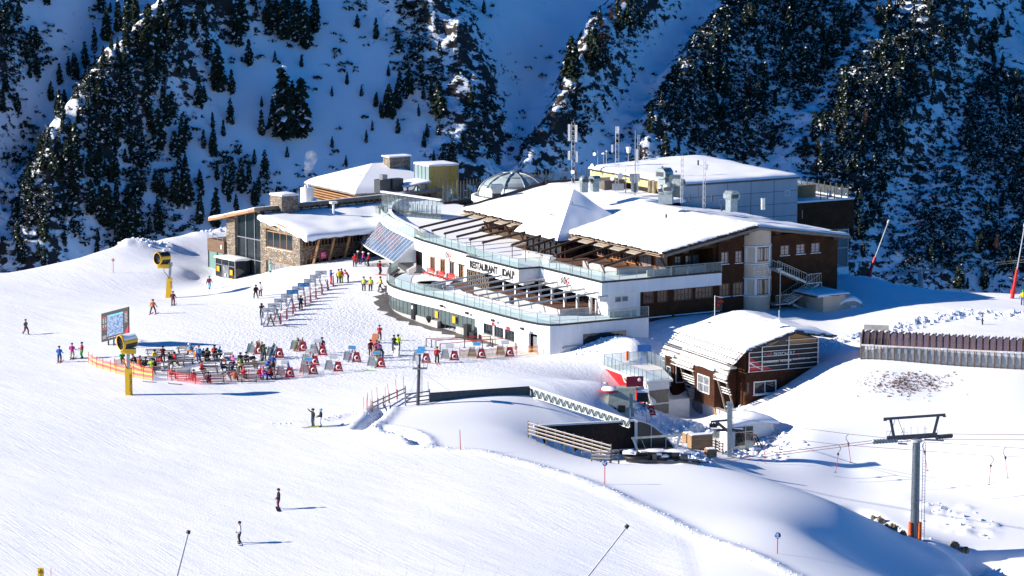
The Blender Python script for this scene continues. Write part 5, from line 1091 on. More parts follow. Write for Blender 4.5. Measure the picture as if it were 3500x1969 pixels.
# ---------------- test centre
TC = thing('test_centre', 'white and red test centre hut with leaning front and railed snowy roof deck', 'hut', (16.3, 316.5, -4.8), R(24))
def tcl(px, py, Y): return XF['test_centre'].inverted() @ AT(px, py, Y)
m = MB(); m.add([(0, 0, 0), (1.8, .3, 0), (1.8, 9, 0), (.4, 9.0, 0), (-1.2, -.1, 4.0), (1.8, .2, 4.0), (1.8, 9, 4.0), (-1.2, 10.5, 4.0)], [(3, 2, 1, 0), (4, 5, 6, 7), (0, 1, 5, 4), (1, 2, 6, 5), (2, 3, 7, 6), (3, 0, 4, 7)]); part('hut_wall', m, OFFW, TC)
def lean(u_off, v, z): return Vector((-1.2*z/4.0 + .4*v/9*(1-z/4)+u_off, v*(1+.05*z/4), z))
m = MB(); m.add([lean(-.04, .2, .2), lean(-.04, 2.2, .2), lean(-.04, 2.2, 3.0), lean(-.04, .2, 3.0)], [(0, 3, 2, 1)]); part('front_glazing', m, WGLASS, TC)
m = MB(); m.add([lean(-.05, 2.2, .1), lean(-.05, 9.4, .1), lean(-.05, 10.2, 3.95), lean(-.05, 6.0, 3.9), lean(-.05, 6.0, 3.0), lean(-.05, 2.2, 3.0)], [(0, 5, 4, 3, 2, 1)]); part('red_panel', m, RED, TC)
m = MB(); m.add([lean(-.09, .2, 3.05), lean(-.09, 6.0, 3.05), lean(-.09, 6.0, 3.95), lean(-.09, .2, 3.95)], [(0, 3, 2, 1)]); bd = part('name_board', m, OFFW, TC)
ax_ = (lean(-.12, 0, 3.9)-lean(-.12, 0, 3.1)).normalized(); text_part('name_lettering', "TESTCENTER", .62, frame(lean(-.14, 5.7, 3.2), (0, -1, 0), ax_), BLACK, bd, .01, .95, .01)
m = MB()
for v in (.1, 1.2, 2.2): m.beam(lean(-.1, v, 0), lean(-.1, v, 3.1), .1)
m.beam(lean(-.1, .1, 1.4), lean(-.1, 2.2, 1.4), .08); part('front_frame', m, OFFW, TC)
for z0, z1 in ((1.6, 3.1), (.3, 1.4)): m = MB(); m.poly3([(-.35*z0+.1, -.03+.04*z0, z0), (1.7, .2, z0), (1.7, .2, z1), (-.35*z1+.1, -.03, z1)], (0, -1, 0), .06); part('side_window', m, WGLASS, TC)
m = MB(); m.bx(1.8, 4.6, .6, 3, -1, 1.7); part('low_wall', m, OFFW, TC)
m = MB(); m.add([(-1.4, -.3, 4.0), (2.0, -.3, 4.0), (4.3, 7, 4.0), (4.3, 10.8, 4.0), (-1.4, 10.8, 4.0), (-1.4, -.3, 4.25), (2.0, -.3, 4.25), (4.3, 7, 4.25), (4.3, 10.8, 4.25), (-1.4, 10.8, 4.25)], [(4, 3, 2, 1, 0), (5, 6, 7, 8, 9)]+[(i, (i+1) % 5, 5+(i+1) % 5, 5+i) for i in range(5)]); part('roof_deck', m, OFFW, TC); snow_slab('deck_snow', TC, lambda s, t: (-1.0+2.7*s, 0+7*t, 4.26), 6, 8, .15, .05)
railing(TC, [(-1.35, 10.7), (-1.35, -.2), (1.5, -.2)], 4.25, 1.15, 1.0, SCRG, STEEL); railing(TC, [(-1.35, 10.75), (4.2, 10.75), (4.2, 6)], 4.25, 1.3, 1.2, SCRG, STEEL)
m = MB(); m.box((3.0, 9, 6.3), (1.6, .08, .8), R(-20)); m.beam((2.6, 9, 4.3), (2.6, 9, 6), .06); m.beam((3.4, 9, 4.3), (3.4, 9, 6), .06); part('picture_board', m, BLUE, TC)
m = MB(); m.box((1.4, 10.2, 5.3), (.3, .15, 1.1), .3); part('orange_buoy', m, ORPAD, TC)
p = AT(2170, 1310, 307); SH = thing('red_awning_board', 'dark red board with round emblem over the snowy awning of the test centre', 'sign board', (p.x, p.y, p.z-2.2))
m = MB(); m.box((0, 0, 2.4), (1.9, .1, 1.15), R(8)); b_ = part('board', m, CRIM, SH); m = MB(); m.lathe((.5, -.05, 2.6), [(.1, 0), (.2, 0), (.2, .03), (.1, .03)], 12, ax=(0, -1, 0)); part('emblem', m, OFFW, b_)
for x in (-.8, .8): m = MB(); m.beam((x, 0, -1.2), (x, .1, 1.9), .07); part('leg', m, STEEL, SH)
m = MB(); m.box((.9, .4, 1.3), (1.3, 1.0, .3)); part('awning_snow', m, SNOWR, SH)

# thin smoke rising behind the white vent drum
mm, nt, bs = _nt("smoke"); nt.nodes.remove(bs); pv_ = nt.nodes.new("ShaderNodeVolumePrincipled"); pv_.inputs['Color'].default_value = (.9, .92, .95, 1)
f = ntex(nt, coords(nt), 1.0, 4, .6); nt.links.new(ramp(nt, f, .45, .8, 0, .9), pv_.inputs['Density']); nt.links.new(pv_.outputs[0], nt.nodes["Material Output"].inputs['Volume'])
q0, q1 = AT(*CK(1000, 300), 425), AT(*CK(1075, 50), 430); d_ = q1-q0
m = MB(); m.lathe(q0, [(.001, 0), (.35, .5), (.8, 2.2), (.9, d_.length*.6), (1.1, d_.length*.85), (.001, d_.length)], 10, ax=d_, cap=False); o = part('chimney_smoke', m, mm); tag(o, 'thin pale smoke rising behind the white vent drum', 'smoke', kind='stuff')
# ---------------- trees of the far slope
def foliage(name, c, snowy=.0):
    m, nt, bs = _nt(name); f = ntex(nt, coords(nt), 1.2, 3)
    nt.links.new(mixc(nt, ramp(nt, f, .35, .65), [x*.55 for x in c], [x*1.5 for x in c]), bs.inputs['Base Color']); bs.inputs['Roughness'].default_value = .9; bs.inputs['Specular IOR Level'].default_value = .1; return m
NEEDLE = foliage("pine_needles", (.030, .043, .026)); LARCH = foliage("larch_twigs", (.085, .045, .032)); SCRUBM = foliage("scrub_needles", (.024, .032, .022))
TSNOW = plain("branch_snow", (.80, .84, .90), .8, var=.03)
def crown_mesh(name, seed, slim, mat, bare=False):
    r = random.Random(seed); b = MB(); nl = 30
    lean = (r.uniform(-.02, .02), r.uniform(-.02, .02))
    for i in range(nl):
        t = .10+.88*(i/(nl-1))**1.0; z = t; R0 = slim*(1-((t-.1)/.92)**1.7)**.8*(1+.0*r.random())+.012
        if t < .28: R0 *= .55+.45*(t-.1)/.18
        nb = max(3, int(9*R0/slim)+r.randint(0, 2))
        for k in range(nb):
            a = r.uniform(0, 2*math.pi); L = R0*r.uniform(.55, 1.22); 
            if r.random() < .12: continue
            cx, cy = lean[0]*t, lean[1]*t
            for s_ in range(3):
                q = L*(.35+.33*s_)*r.uniform(.85, 1.15); w = .030*r.uniform(.7, 1.5)*(1 if not bare else .45)*(1.15-t*.4); dz = -.35*q+r.uniform(-.012, .018)+(.25*q if t > .8 else 0)
                px, py, pz = cx+math.cos(a)*q, cy+math.sin(a)*q, z+dz
                a2 = a+r.uniform(-.8, .8); ux, uy = math.cos(a2)*w*1.25, math.sin(a2)*w*1.25; vx, vy = -math.sin(a2)*w, math.cos(a2)*w
                tz = r.uniform(-.4, .9)*w
                mi = 1 if (not bare and r.random() < .085) else 0
                b.add([(px-ux-vx*.7, py-uy-vy*.7, pz-tz+w*.5), (px+ux*.9-vx, py+uy*.9-vy, pz-w*.6), (px+ux*1.4, py+uy*1.4, pz-w*1.0), (px+ux+vx, py+uy+vy, pz+tz-w*.3), (px-ux+vx*.8, py-uy+vy*.8, pz+tz+w*.6)], [(0, 1, 2, 3, 4)], mi)
                if r.random() < .6: b.add([(px-ux, py-uy, pz-w*1.1), (px+ux, py+uy, pz-w*1.3), (px+vx*.4, py+vy*.4, pz+w*1.6)], [(0, 1, 2)], 0)
    return b.mesh(name, [mat, TSNOW])
tk = MB(); tk.tube((0, 0, -.1), (0, 0, .55), .017, .011, 6, cap=False); tk.tube((0, 0, .55), (0, 0, .98), .011, .002, 6, cap=False); TRUNK = tk.mesh("trunk", [BARK])
CROWNS = [crown_mesh("crown", 10+i, s_, NEEDLE) for i, s_ in enumerate((.145, .165, .19, .13, .175))]
LCROWN = [crown_mesh("crown", 40+i, s_, LARCH, True) for i, s_ in enumerate((.17, .2))]
rt = random.Random(77); TREES = []
def put_tree(x, y, hpx, label, grp, larch=False):
    p = MG(x, y); sc_px = FPX/(p.y*1.3587)
    h = max(3.5, min(26, hpx/sc_px))
    if larch: nm, cm, cat = 'larch_tree', rt.choice(LCROWN), 'tree'
    else: nm, cm, cat = 'pine_tree', rt.choice(CROWNS), 'tree'
    o = bpy.data.objects.new(nm, None); S.collection.objects.link(o); o.location = (p.x, p.y, p.z-.03*h); o.rotation_euler = (0, 0, rt.uniform(0, 6.28)); w = h*rt.uniform(.68, 1.0); o.scale = (w, w, h)
    tag(o, label, 'tree', grp)
    a = bpy.data.objects.new('trunk', TRUNK); b = bpy.data.objects.new('crown', cm)
    for c in (a, b): S.collection.objects.link(c); c.parent = o
    TREES.append((x, y, h)); return o
Q1 = lambda x, y: (x/2.1876, y/2.1876); Q2 = lambda x, y: (883.2+x/2.8125, y/2.8125)
ML1 = [(1370,370,150),(1560,790,420),(1660,770,340),(1270,700,150),(1330,1080,190),(1460,1010,170),(1275,520,140),(1095,610,170),(1200,510,260),(1145,340,150),(1300,280,220),(1330,200,230),(1660,380,70),(1070,220,160),(1130,190,130),(1000,230,180),(990,450,130),(870,470,110),(910,480,110),(940,250,150),(880,260,220),(820,330,300),(740,130,140),(700,200,200),(650,180,180),(590,230,190),(520,300,150),(470,370,140),(570,380,130),(380,430,110),(330,470,120),(280,560,110),(1170,710,95),(1000,860,200),(960,880,150),(870,830,230),(920,700,180),(800,640,180),(840,560,200),(1170,860,140),(1120,830,110),(1195,1000,115),(1100,1040,100),(1010,1020,120),(970,1130,220),(1030,1140,230),(1100,1250,200),(1190,1260,230),(890,1280,115),(860,1260,100),(825,1300,90),(720,1330,220),(760,1320,200),(660,1290,200),(600,1270,250),(560,1240,230),(500,1200,200),(410,1000,180),(370,960,170),(1440,600,60),(2140,660,190),(2190,620,150),(2065,590,70),(2230,560,120),(1500,700,170),(1610,640,200),(1440,760,150),(1410,100,100),(1480,170,180),(1520,190,190),(1560,230,230),(1620,240,250),(1680,280,270),(1730,200,200),(1640,130,150),(1580,100,150),(1390,60,100),(1740,90,100),(1180,40,60),(1090,60,70)]
ML2 = [(410,690,200),(380,80,100),(320,740,140),(270,850,240),(570,690,130),(620,840,270),(620,960,110),(330,960,110),(180,760,90),(500,540,130),(150,950,80),(510,730,90),(560,370,70),(1560,600,320),(1590,470,180),(1720,520,320),(1780,500,340),(1760,190,120),(1690,370,170),(1900,240,180),(1960,200,200),(2050,220,150),(1840,150,130),(940,100,100),(1880,110,110),(2000,90,90),(1540,880,80),(1730,860,60),(1300,1000,70),(1620,980,90)]
SINGLE = {0: 'lone dark pine high on the left snow slope above the tallest pines', 1: 'tallest dark pine on the open snow slope left of centre', 2: 'second tallest pine, standing right of the tallest one on the open slope', 3: 'lone slender pine on bare snow left of the two tallest pines', 4: 'broad dark pine just left of the chimney smoke slope, low on the face', 5: 'bushy pine low on the slope above the hipped snow roof'}
for i, (x, y, h) in enumerate(ML1):
    x_, y_ = Q1(x, y)
    if i in SINGLE: put_tree(x_, y_, h/2.1876, SINGLE[i], None)
    elif x > 1380 and y < 300: put_tree(x_, y_, h/2.1876, 'dark pine in the dense stand at the top edge left of centre', 'pines of the dense stand at the top edge')
    elif x < 900: put_tree(x_, y_, h/2.1876, 'dark pine on the rocky left spur', 'pines on the rocky left spur')
    else: put_tree(x_, y_, h/2.1876, 'dark pine scattered over the snow slope left of centre', 'scattered pines left of centre')
for i, (x, y, h) in enumerate(ML2):
    x_, y_ = Q2(x, y)
    if x < 700: put_tree(x_, y_, h/2.8125, 'dark pine on the rocky slope behind the round terrace', 'pines behind the round terrace')
    elif x > 1000 and x < 1400: put_tree(x_, y_, h/2.8125, 'small pine among the snowy rocks behind the dome', 'pines among rocks behind the dome')
    else: put_tree(x_, y_, h/2.8125, 'dark pine on the spur above the antenna masts', 'pines on the spur above the masts', larch=(i in (16, 22)))
def inzone(pl, x, y):
    c = False
    for (x0, y0), (x1, y1) in zip(pl, pl[1:]+pl[:1]):
        if (y0 > y) != (y1 > y) and x < (x1-x0)*(y-y0)/(y1-y0)+x0: c = not c
    return c
ZL = [(275, 0), (560, -20), (430, 150), (390, 330), (330, 640), (0, 700), (70, 430), (140, 240)]
ZR = [(1900, -10), (2210, -10), (2080, 200), (1930, 400), (1660, 400), (1620, 330), (1700, 190), (1830, 40)]
ZR2 = [(2260, -10), (2460, -10), (2400, 180), (2250, 420), (2180, 700), (2000, 430), (2150, 180)]
ZR3 = [(2500, -10), (2700, -10), (2650, 760), (2260, 730), (2400, 420)]
def zone(pl, n, hr, label, grp, lf=.0, dm_=9):
    k = 0; xs = [p[0] for p in pl]; ys = [p[1] for p in pl]
    for _ in range(n*8):
        if k >= n: break
        x, y = rt.uniform(min(xs), max(xs)), rt.uniform(min(ys), max(ys))
        if not inzone(pl, x, y) or any(abs(x-a)+abs(y-b)*.6 < dm_ for a, b, c in TREES): continue
        put_tree(x, y, rt.uniform(*hr), label if True else '', grp, rt.random() < lf); k += 1
zone(ZL, 72, (40, 80), 'dark pine on the rocky left spur', 'pines on the rocky left spur')
zone([(0, 0), (130, 0), (90, 200), (0, 420)], 14, (40, 70), 'dark pine at the top left corner', 'pines in the top left corner')
zone(ZR, 30, (45, 80), 'dark conifer in the mixed forest above the grey hall', 'conifers above the grey hall', .12)
zone(ZR2, 16, (45, 85), 'dark conifer in the steep forest right of the grey hall', 'conifers right of the grey hall', .1)
zone(ZR3, 10, (40, 75), 'dark conifer near the right edge forest', 'conifers near the right edge', .1)
zone([(680, 120), (960, 60), (1020, 260), (960, 420), (760, 460), (640, 420)], 12, (14, 40), 'small pine on the open snow slope above the hipped roof', 'small pines on the open slope', dm_=16)
zone([(400, 230), (640, 300), (700, 560), (380, 600)], 24, (35, 70), 'dark pine scattered over the snow slope left of centre', 'scattered pines left of centre', dm_=12)
zone([(900, 60), (1160, 60), (1230, 420), (960, 440)], 18, (25, 60), 'dark pine on the rocky slope behind the round terrace', 'pines behind the round terrace', dm_=12)
def forest_mass(name, spots, label):                        # the conifers beyond the individual ones, one mesh
    V = []; LV = []; LT = []; MI = []; nv = 0; nl = []
    for x, y, h in spots:
        p = MG(x, y); me = rt.choice(CROWNS); n = len(me.vertices); co = np.empty(n*3, np.float32); me.vertices.foreach_get('co', co); co = co.reshape(-1, 3)
        a = rt.uniform(0, 6.28); w = h*rt.uniform(.7, 1.0); c, s_ = math.cos(a), math.sin(a)
        V.append(np.stack([(co[:, 0]*c-co[:, 1]*s_)*w+p.x, (co[:, 0]*s_+co[:, 1]*c)*w+p.y, co[:, 2]*h+p.z-.03*h], -1))
        lv = np.empty(len(me.loops), np.int32); me.loops.foreach_get('vertex_index', lv); LV.append(lv+nv); lt = np.empty(len(me.polygons), np.int32); me.polygons.foreach_get('loop_total', lt); LT.append(lt)
        mi = np.empty(len(me.polygons), np.int32); me.polygons.foreach_get('material_index', mi); MI.append(mi); nv += n
    V, LV, LT, MI = map(np.concatenate, (V, LV, LT, MI)); me = bpy.data.meshes.new(name); me.vertices.add(len(V)); me.vertices.foreach_set('co', V.astype(np.float32).ravel())
    me.loops.add(len(LV)); me.loops.foreach_set('vertex_index', LV.astype(np.int32)); me.polygons.add(len(LT)); me.polygons.foreach_set('loop_start', (np.cumsum(LT)-LT).astype(np.int32)); me.polygons.foreach_set('loop_total', LT.astype(np.int32)); me.update(calc_edges=True)
    me.materials.append(NEEDLE); me.materials.append(TSNOW); me.polygons.foreach_set('material_index', MI.astype(np.int32))
    o = bpy.data.objects.new(name, me); S.collection.objects.link(o); tag(o, label, 'forest', kind='stuff')
spots = []
for pl, n, hr in ((ZR, 60, (3.5, 7)), (ZR2, 90, (3.5, 7)), (ZR3, 90, (3.5, 6.5)), (ZL, 60, (3, 6)), ([(2210, 0), (2280, 0), (2260, 60), (2200, 90)], 8, (5, 8)), ([(2280, 0), (2400, 0), (2330, 60)], 10, (5, 8))):
    k = 0; xs = [p[0] for p in pl]; ys = [p[1] for p in pl]
    while k < n:
        x, y = rt.uniform(min(xs), max(xs)), rt.uniform(min(ys), max(ys))
        if inzone(pl, x, y): spots.append((x, y, rt.uniform(*hr))); k += 1
forest_mass('conifer_forest', spots, 'small dark conifers filling the steep forest between the larger trees')
# dwarf pine scrub: far too many bushes to count, one object
rs = np.random.RandomState(5)
def scrub(name, n, dens, size, label):
    V = []; F = []; MI = []; k = 0; tot = 0
    pts = []
    while len(pts) < n and tot < n*60:
        tot += 1
        i = rs.randint(60, len(mx)-62); j = rs.randint(25, len(my)-61)
        d = dens(PX[i, j], PY[i, j], MX[i, j], MZ[i, j])
        if rs.rand() < d: pts.append((mx[i]+rs.rand()*.85, my[j]+rs.rand()*.85))
    base = []
    for (x, y) in pts:
        z = MHt(x, y); s_ = size*rs.uniform(.55, 1.3); m_ = 20
        th = rs.rand(m_)*2*np.pi; rr = s_*np.sqrt(rs.rand(m_)); hh = s_*.75*np.sqrt(np.maximum(0, 1-(rr/s_)**2))*rs.uniform(.5, 1.1, m_)
        cx, cy, cz = x+rr*np.cos(th), y+rr*np.sin(th)*.8, z+hh-.1*s_
        w = s_*rs.uniform(.16, .34, m_); a = rs.rand(m_)*6.28; tl = rs.uniform(-.6, .9, m_)
        ux, uy = np.cos(a)*w, np.sin(a)*w; vx, vy, vz = -np.sin(a)*w*np.cos(tl), np.cos(a)*w*np.cos(tl), np.sin(tl)*w+w*.4
        q = np.stack([np.stack([cx-ux-vx*.6, cy-uy-vy*.6, cz-vz*.8], -1), np.stack([cx+ux*.8-vx, cy+uy*.8-vy, cz-vz], -1), np.stack([cx+ux+vx*.7, cy+uy+vy*.7, cz+vz], -1), np.stack([cx-ux*.7+vx, cy-uy*.7+vy, cz+vz*.8], -1)], 1)
        V.append(q.reshape(-1, 3)); MI.append((rs.rand(m_) < .17).astype(int))
    V = np.concatenate(V).astype(np.float32); nq = len(V)//4; me = bpy.data.meshes.new(name)
    me.vertices.add(len(V)); me.vertices.foreach_set('co', V.ravel()); me.loops.add(nq*4); me.loops.foreach_set('vertex_index', np.arange(nq*4, dtype=np.int32))
    me.polygons.add(nq); me.polygons.foreach_set('loop_start', np.arange(0, nq*4, 4, dtype=np.int32)); me.polygons.foreach_set('loop_total', np.full(nq, 4, np.int32)); me.update(calc_edges=True)
    me.materials.append(SCRUBM); me.materials.append(TSNOW); me.polygons.foreach_set('material_index', np.concatenate(MI).astype(np.int32))
    o = bpy.data.objects.new(name, me); S.collection.objects.link(o); tag(o, label, 'scrub', kind='stuff'); return o
def d_right(px, py, x, z):
    if px < 1560 or px > 2680 or py < -60 or py > 800: return 0
    g = 1.0
    if not (inzone(ZR, px, py) or inzone(ZR2, px, py) or inzone(ZR3, px, py)): g = .2 if px > 1830-.6*py else .02
    if py < 50 and 2220 < px < 2420: g = 1.4
    return g*(.65+.6*float(vnoise(x, z, 9, 2)))
scrub('dwarf_pine_scrub', 14000, d_right, 1.12, 'dark dwarf pine scrub covering the right hand slopes')
def d_left(px, py, x, z):
    if px < -60 or px > 1600 or py < -40 or py > 740: return 0
    rk = 0
    if inzone(ZL, px, py): rk = .85
    elif inzone([(880, 0), (1130, 0), (1250, 320), (1230, 470), (950, 470), (1020, 250)], px, py): rk = .30
    elif inzone([(1480, 0), (1640, 0), (1560, 250), (1440, 420), (1290, 440), (1400, 250)], px, py): rk = .3
    elif inzone([(0, 0), (140, 0), (80, 300), (0, 600)], px, py): rk = .4
    elif inzone([(430, 350), (800, 430), (740, 580), (330, 640)], px, py): rk = .22
    else: rk = .028
    return max(0, rk*(.5+1.3*float(vnoise(x, z, 11, 3))))
scrub('alpine_scrub', 3600, d_left, 1.25, 'low dark scrub and bushes between the rocks of the left slopes')
# ---------------- half buried lift garage with its snow covered roof
GA = thing('lift_garage', 'half buried dark shingled lift garage with truss edged snowy roof', 'garage', Z(2172, 1545, -3.2), 0)
tl, tr, bl, br = Z(1833, 1457, .3), Z(2172, 1438, .3), None, None
d = (tr-tl).normalized(); nrm = Vector((d.y, -d.x, 0))
m = MB(); m.poly3([tl+Vector((0, 0, -.1)), tr+Vector((0, 0, -.1)), Vector((tr.x, tr.y, -4.2)), Vector((tl.x, tl.y, -4.2))], -nrm, .3); part('shingle_wall', m, plain('black_brown_board', (.022, .012, .008), .85, var=.4), GA, world=True)
m = MB(); m.beam(tl+nrm*.1+Vector((-.3, 0, .05)), tr+nrm*.1+Vector((0, 0, .05)), .3, .18); m.beam(Vector((tr.x, tr.y, -4))+nrm*.2, tr+nrm*.2+Vector((0, 0, .1)), .3, .3); m.beam(Vector((tl.x+4.5, tl.y, -2.35))+nrm*.4, Vector((tr.x, tr.y, -2.55))+nrm*.4, .08, .08); part('white_frame', m, OFFW, GA, world=True)
# curved dark screen wall going right from the post
cv = []
for i in range(13):
    t = i/12; px = 2176+ t*150; top = 1440 + 118*t**1.9; q = Z(px, top, .25-3.6*t**1.7); cv.append(q)
m = MB()
for a, b in zip(cv[:-1], cv[1:]): m.poly3([a, b, Vector((b.x, b.y, -4.6)), Vector((a.x, a.y, -4.6))], (0, 1, 0), .15)
part('dark_screen', m, plain("brown_screen", (.055, .035, .025), .35, spec=.6), GA, world=True)
m = MB()
for a, b in zip(cv[:-1], cv[1:]): m.beam(a+Vector((0, -.05, .03)), b+Vector((0, -.05, .03)), .14, .1)
for i in (4, 8): m.beam(cv[i]+Vector((0, -.1, 0)), Vector((cv[i].x, cv[i].y-.1, -4.4)), .08)
part('screen_frame', m, OFFW, GA, world=True)
# truss edge and dark back wall of the roof
a, b = Z(1812, 1322, 1.6), Z(2150, 1436, .7); m = MB(); t2 = MB(); g2 = MB(); n = 16
m.beam(a, b, .22, .22); A0, B0 = a-Vector((0, 0, 1.05)), b-Vector((0, 0, .8)); m.beam(A0, B0, .08, .08)
for i in range(n):
    p, q = a.lerp(b, i/n), A0.lerp(B0, (i+.5)/n); r_ = a.lerp(b, (i+1)/n); t2.beam(p, q, .09); t2.beam(q, r_, .09)
g2.add([a+Vector((.1, .1, 0)), b+Vector((.1, .1, 0)), B0+Vector((.1, .1, 0)), A0+Vector((.1, .1, 0))], [(0, 1, 2, 3)])
tr_ = part('truss', m, OFFW, GA, world=True); part('truss_brace', t2, DSTEEL, tr_, world=True); part('truss_glass', g2, SCRG, tr_, world=True)
c0 = Z(1468, 1348, 1.5); m = MB(); m.poly3([a+Vector((0, 0, -.1)), c0, Vector((c0.x, c0.y, -.3)), Vector((a.x, a.y, -.3))], (0, 1, 0), .2); part('dark_parapet', m, plain("petrol_sheet", (.03, .06, .075), .4), GA, world=True)
m = MB(); m.tube(a+Vector((0, 0, -.05)), c0+Vector((0, 0, .05)), .13); part('parapet_pipe', m, DSTEEL, GA, world=True)
# ---------------- wooden fences
def rail_fence(name, pts, label, n, h=1.2, rails=3, mat=GTIMB, grp=None, snowy=True):
    c = pts[0]; o = thing(name, label, 'fence', c, 0, grp); pl = []
    for p, q in zip(pts[:-1], pts[1:]):
        k = max(1, round(n*(q-p).length/sum((b-a).length for a, b in zip(pts[:-1], pts[1:]))))
        for i in range(k): pl.append(p.lerp(q, i/k))
    pl.append(pts[-1])
    for p in pl: m = MB(); m.beam(p-c+Vector((0, 0, -.5)), p-c+Vector((0, 0, h+.08)), .14); part('post', m, mat, o)
    for k in range(rails):
        z = h*(k+.7)/rails
        for p, q in zip(pts[:-1], pts[1:]):
            m = MB(); m.beam(p-c+Vector((0, -.1, z)), q-c+Vector((0, -.1, z)), .09, .12); r_ = part('rail', m, mat, o)
            if snowy: m = MB(); m.beam(p-c+Vector((0, -.1, z+.07)), q-c+Vector((0, -.1, z+.07)), .06, .02); part('rail_snow', m, SNOWR, r_)
    return o
rail_fence('wooden_fence', [Z(1806, 1490, .0), Z(2088, 1570, -.35)], 'long snowy wooden rail fence slanting down beside the dark garage wall', 9, 1.45, 4)
rail_fence('wooden_fence', [Z(2022, 1574, -.45), Z(2085, 1576, -.45), Z(2115, 1572, -.5)], 'short wooden rail fence at the low end of the garage hollow', 3, .95, 3)
rail_fence('wooden_fence', [Z(1272, 1402, .45), Z(1330, 1375, .5), Z(1385, 1350, .55)], 'weathered rail fence climbing between the row of red poles', 5, .9, 2)
rail_fence('wooden_fence', [Z(1386, 1386, .5), Z(1468, 1375, .5)], 'grey four-rail fence beside the lift pylon at the roof corner', 2, 1.35, 3)
# ---------------- poles
def pole(name, base, top, r, mat, label, cat='pole', grp=None, parts=None):
    o = thing(name, label, cat, base, 0, grp); m = MB(); m.tube((0, 0, -.4), top-base, r, r*.8, 7); part('shaft', m, mat, o); return o
def ground_pole(px, py, tx, ty, label, r=.035, mat=RED, grp='red marker poles by the fence', name='marker_pole'):
    b = G(px, py); t = AT(tx, ty, b.y); return pole(name, b, t, r, mat, label, 'pole', grp)
for i, (x, y, tx, ty) in enumerate([(95, 357, 90, 225), (105, 320, 122, 195), (120, 327, 121, 200), (143, 322, 142, 245), (160, 322, 151, 180), (200, 315, 188, 158), (250, 305, 250, 155), (292, 298, 265, 130), (342, 275, 325, 98), (385, 195, 383, 70)]):
    ground_pole(*CL(x, y), *CL(tx, ty), 'thin red marker pole in the row by the weathered fence', .03)
ground_pole(*CL(566, 195), *CL(565, 115), 'short dark pole behind the grey rail fence', .03, DSTEEL, None, 'post')
ground_pole(*CL(803, 617), *CL(798, 470), 'single red pole on the untouched snow of the garage roof', .045, RED, None)
for x, y, tx, ty, l in ((2055, 1335, 2055, 1282, 'thin red pole left of the test centre mound'), (2070, 1330, 2078, 1300, 'leaning red pole beside the lift motor hut')): ground_pole(x, y, tx, ty, l, .03, RED, None)
for x, y, ty, l in ((2394, 1563, 1528, 'short red stake left of the wooden crate fence'), (2411, 1562, 1524, 'short red stake right beside the timber crates'), (2615, 1584, 1522, 'red pole with hanging tow bar in front of the rubble'), (2580, 1530, 1487, 'red pole behind the rock pile at the lift hut'), (2210, 1450, 1415, 'thin red stake near the garage post'), (3480, 1163, 1148, 'tiny red stake above the tunnel')): ground_pole(x, y, x, ty, l, .03, RED, None, 'marker_stake')
ground_pole(174, 1985, 174, 1942, 'short red stake at the bottom left edge', .03, RED, None, 'marker_stake')
def piste_sign(px, py, ty, label, col, r=.27, num=None, arrow=False, half=False):
    b = G(px, py); t = AT(px, ty, b.y); h = t.z-b.z; o = thing('piste_sign', label, 'piste sign', b); m = MB(); m.tube((0, 0, -.3), (0, 0, h), .04); part('shaft', m, RED, o)
    m = MB(); m.lathe((0, -.03, h+.15), [(.001, 0), (r, 0), (r, .05), (.001, .05)], 20, ax=(0, -1, 0)); d = part('disc', m, col, o)
    if num: text_part('number', num, .4, frame((-.11, -.10, h+.06), (1, 0, 0), (0, 0, 1)), OFFW, d, .01); m = MB(); m.box((0, -.09, h-.02), (.46, .02, .05)); part('white_bar', m, OFFW, d)
    if arrow: m = MB(); m.beam((.12, -.1, h+.28), (-.1, -.1, h+.06), .07, .02, up=(0, 1, 0)); m.beam((-.1, -.1, h+.06), (-.1, -.1, h+.24), .06, .02, up=(0, 1, 0)); m.beam((-.1, -.1, h+.06), (.08, -.1, h+.06), .06, .02, up=(0, 1, 0)); part('arrow', m, OFFW, d)
    return o
BLUEP = plain("piste_blue", (.015, .10, .33), .4, var=.05)
piste_sign(*CL(1861, 868), 1250+728/2.1467, 'blue round piste sign with white arrow on a red pole', BLUEP, .24, arrow=True)
piste_sign(*CG(400, 1256), 1400+1110/2.547, 'blue round piste sign numbered 8 on a red pole', BLUEP, .27, num='8')
piste_sign(*CD(1247, 268), 850+135/3.22, 'red round piste sign with white arrow on a red pole, far left ridge', RED, .22, arrow=True)
b = Z(141, 2000, 0); o = thing('warning_sign', 'yellow square avalanche warning sign on a red pole at the bottom left', 'warning sign', b); h = AT(141, 1955, b.y).z
m = MB(); m.tube((0, 0, 0), (0, 0, h), .04); part('shaft', m, RED, o); m = MB(); m.box((0, -.05, h), (.5, .05, .7)); bd = part('board', m, YPAINT, o); m = MB()
for p, q in (((-.18, -.06), (.18, -.06)), ((.18, -.06), (0, .26)), ((0, .26), (-.18, -.06))): m.beam((p[0], -.09, h+p[1]), (q[0], -.09, h+q[1]), .035, .02)
m.box((0, -.09, h+.05), (.05, .02, .14)); m.beam((.05, -.09, h-.12), (-.04, -.09, h-.22), .03, .02); m.beam((-.04, -.09, h-.22), (.02, -.09, h-.3), .03, .02); part('triangle_symbol', m, BLACK, bd)
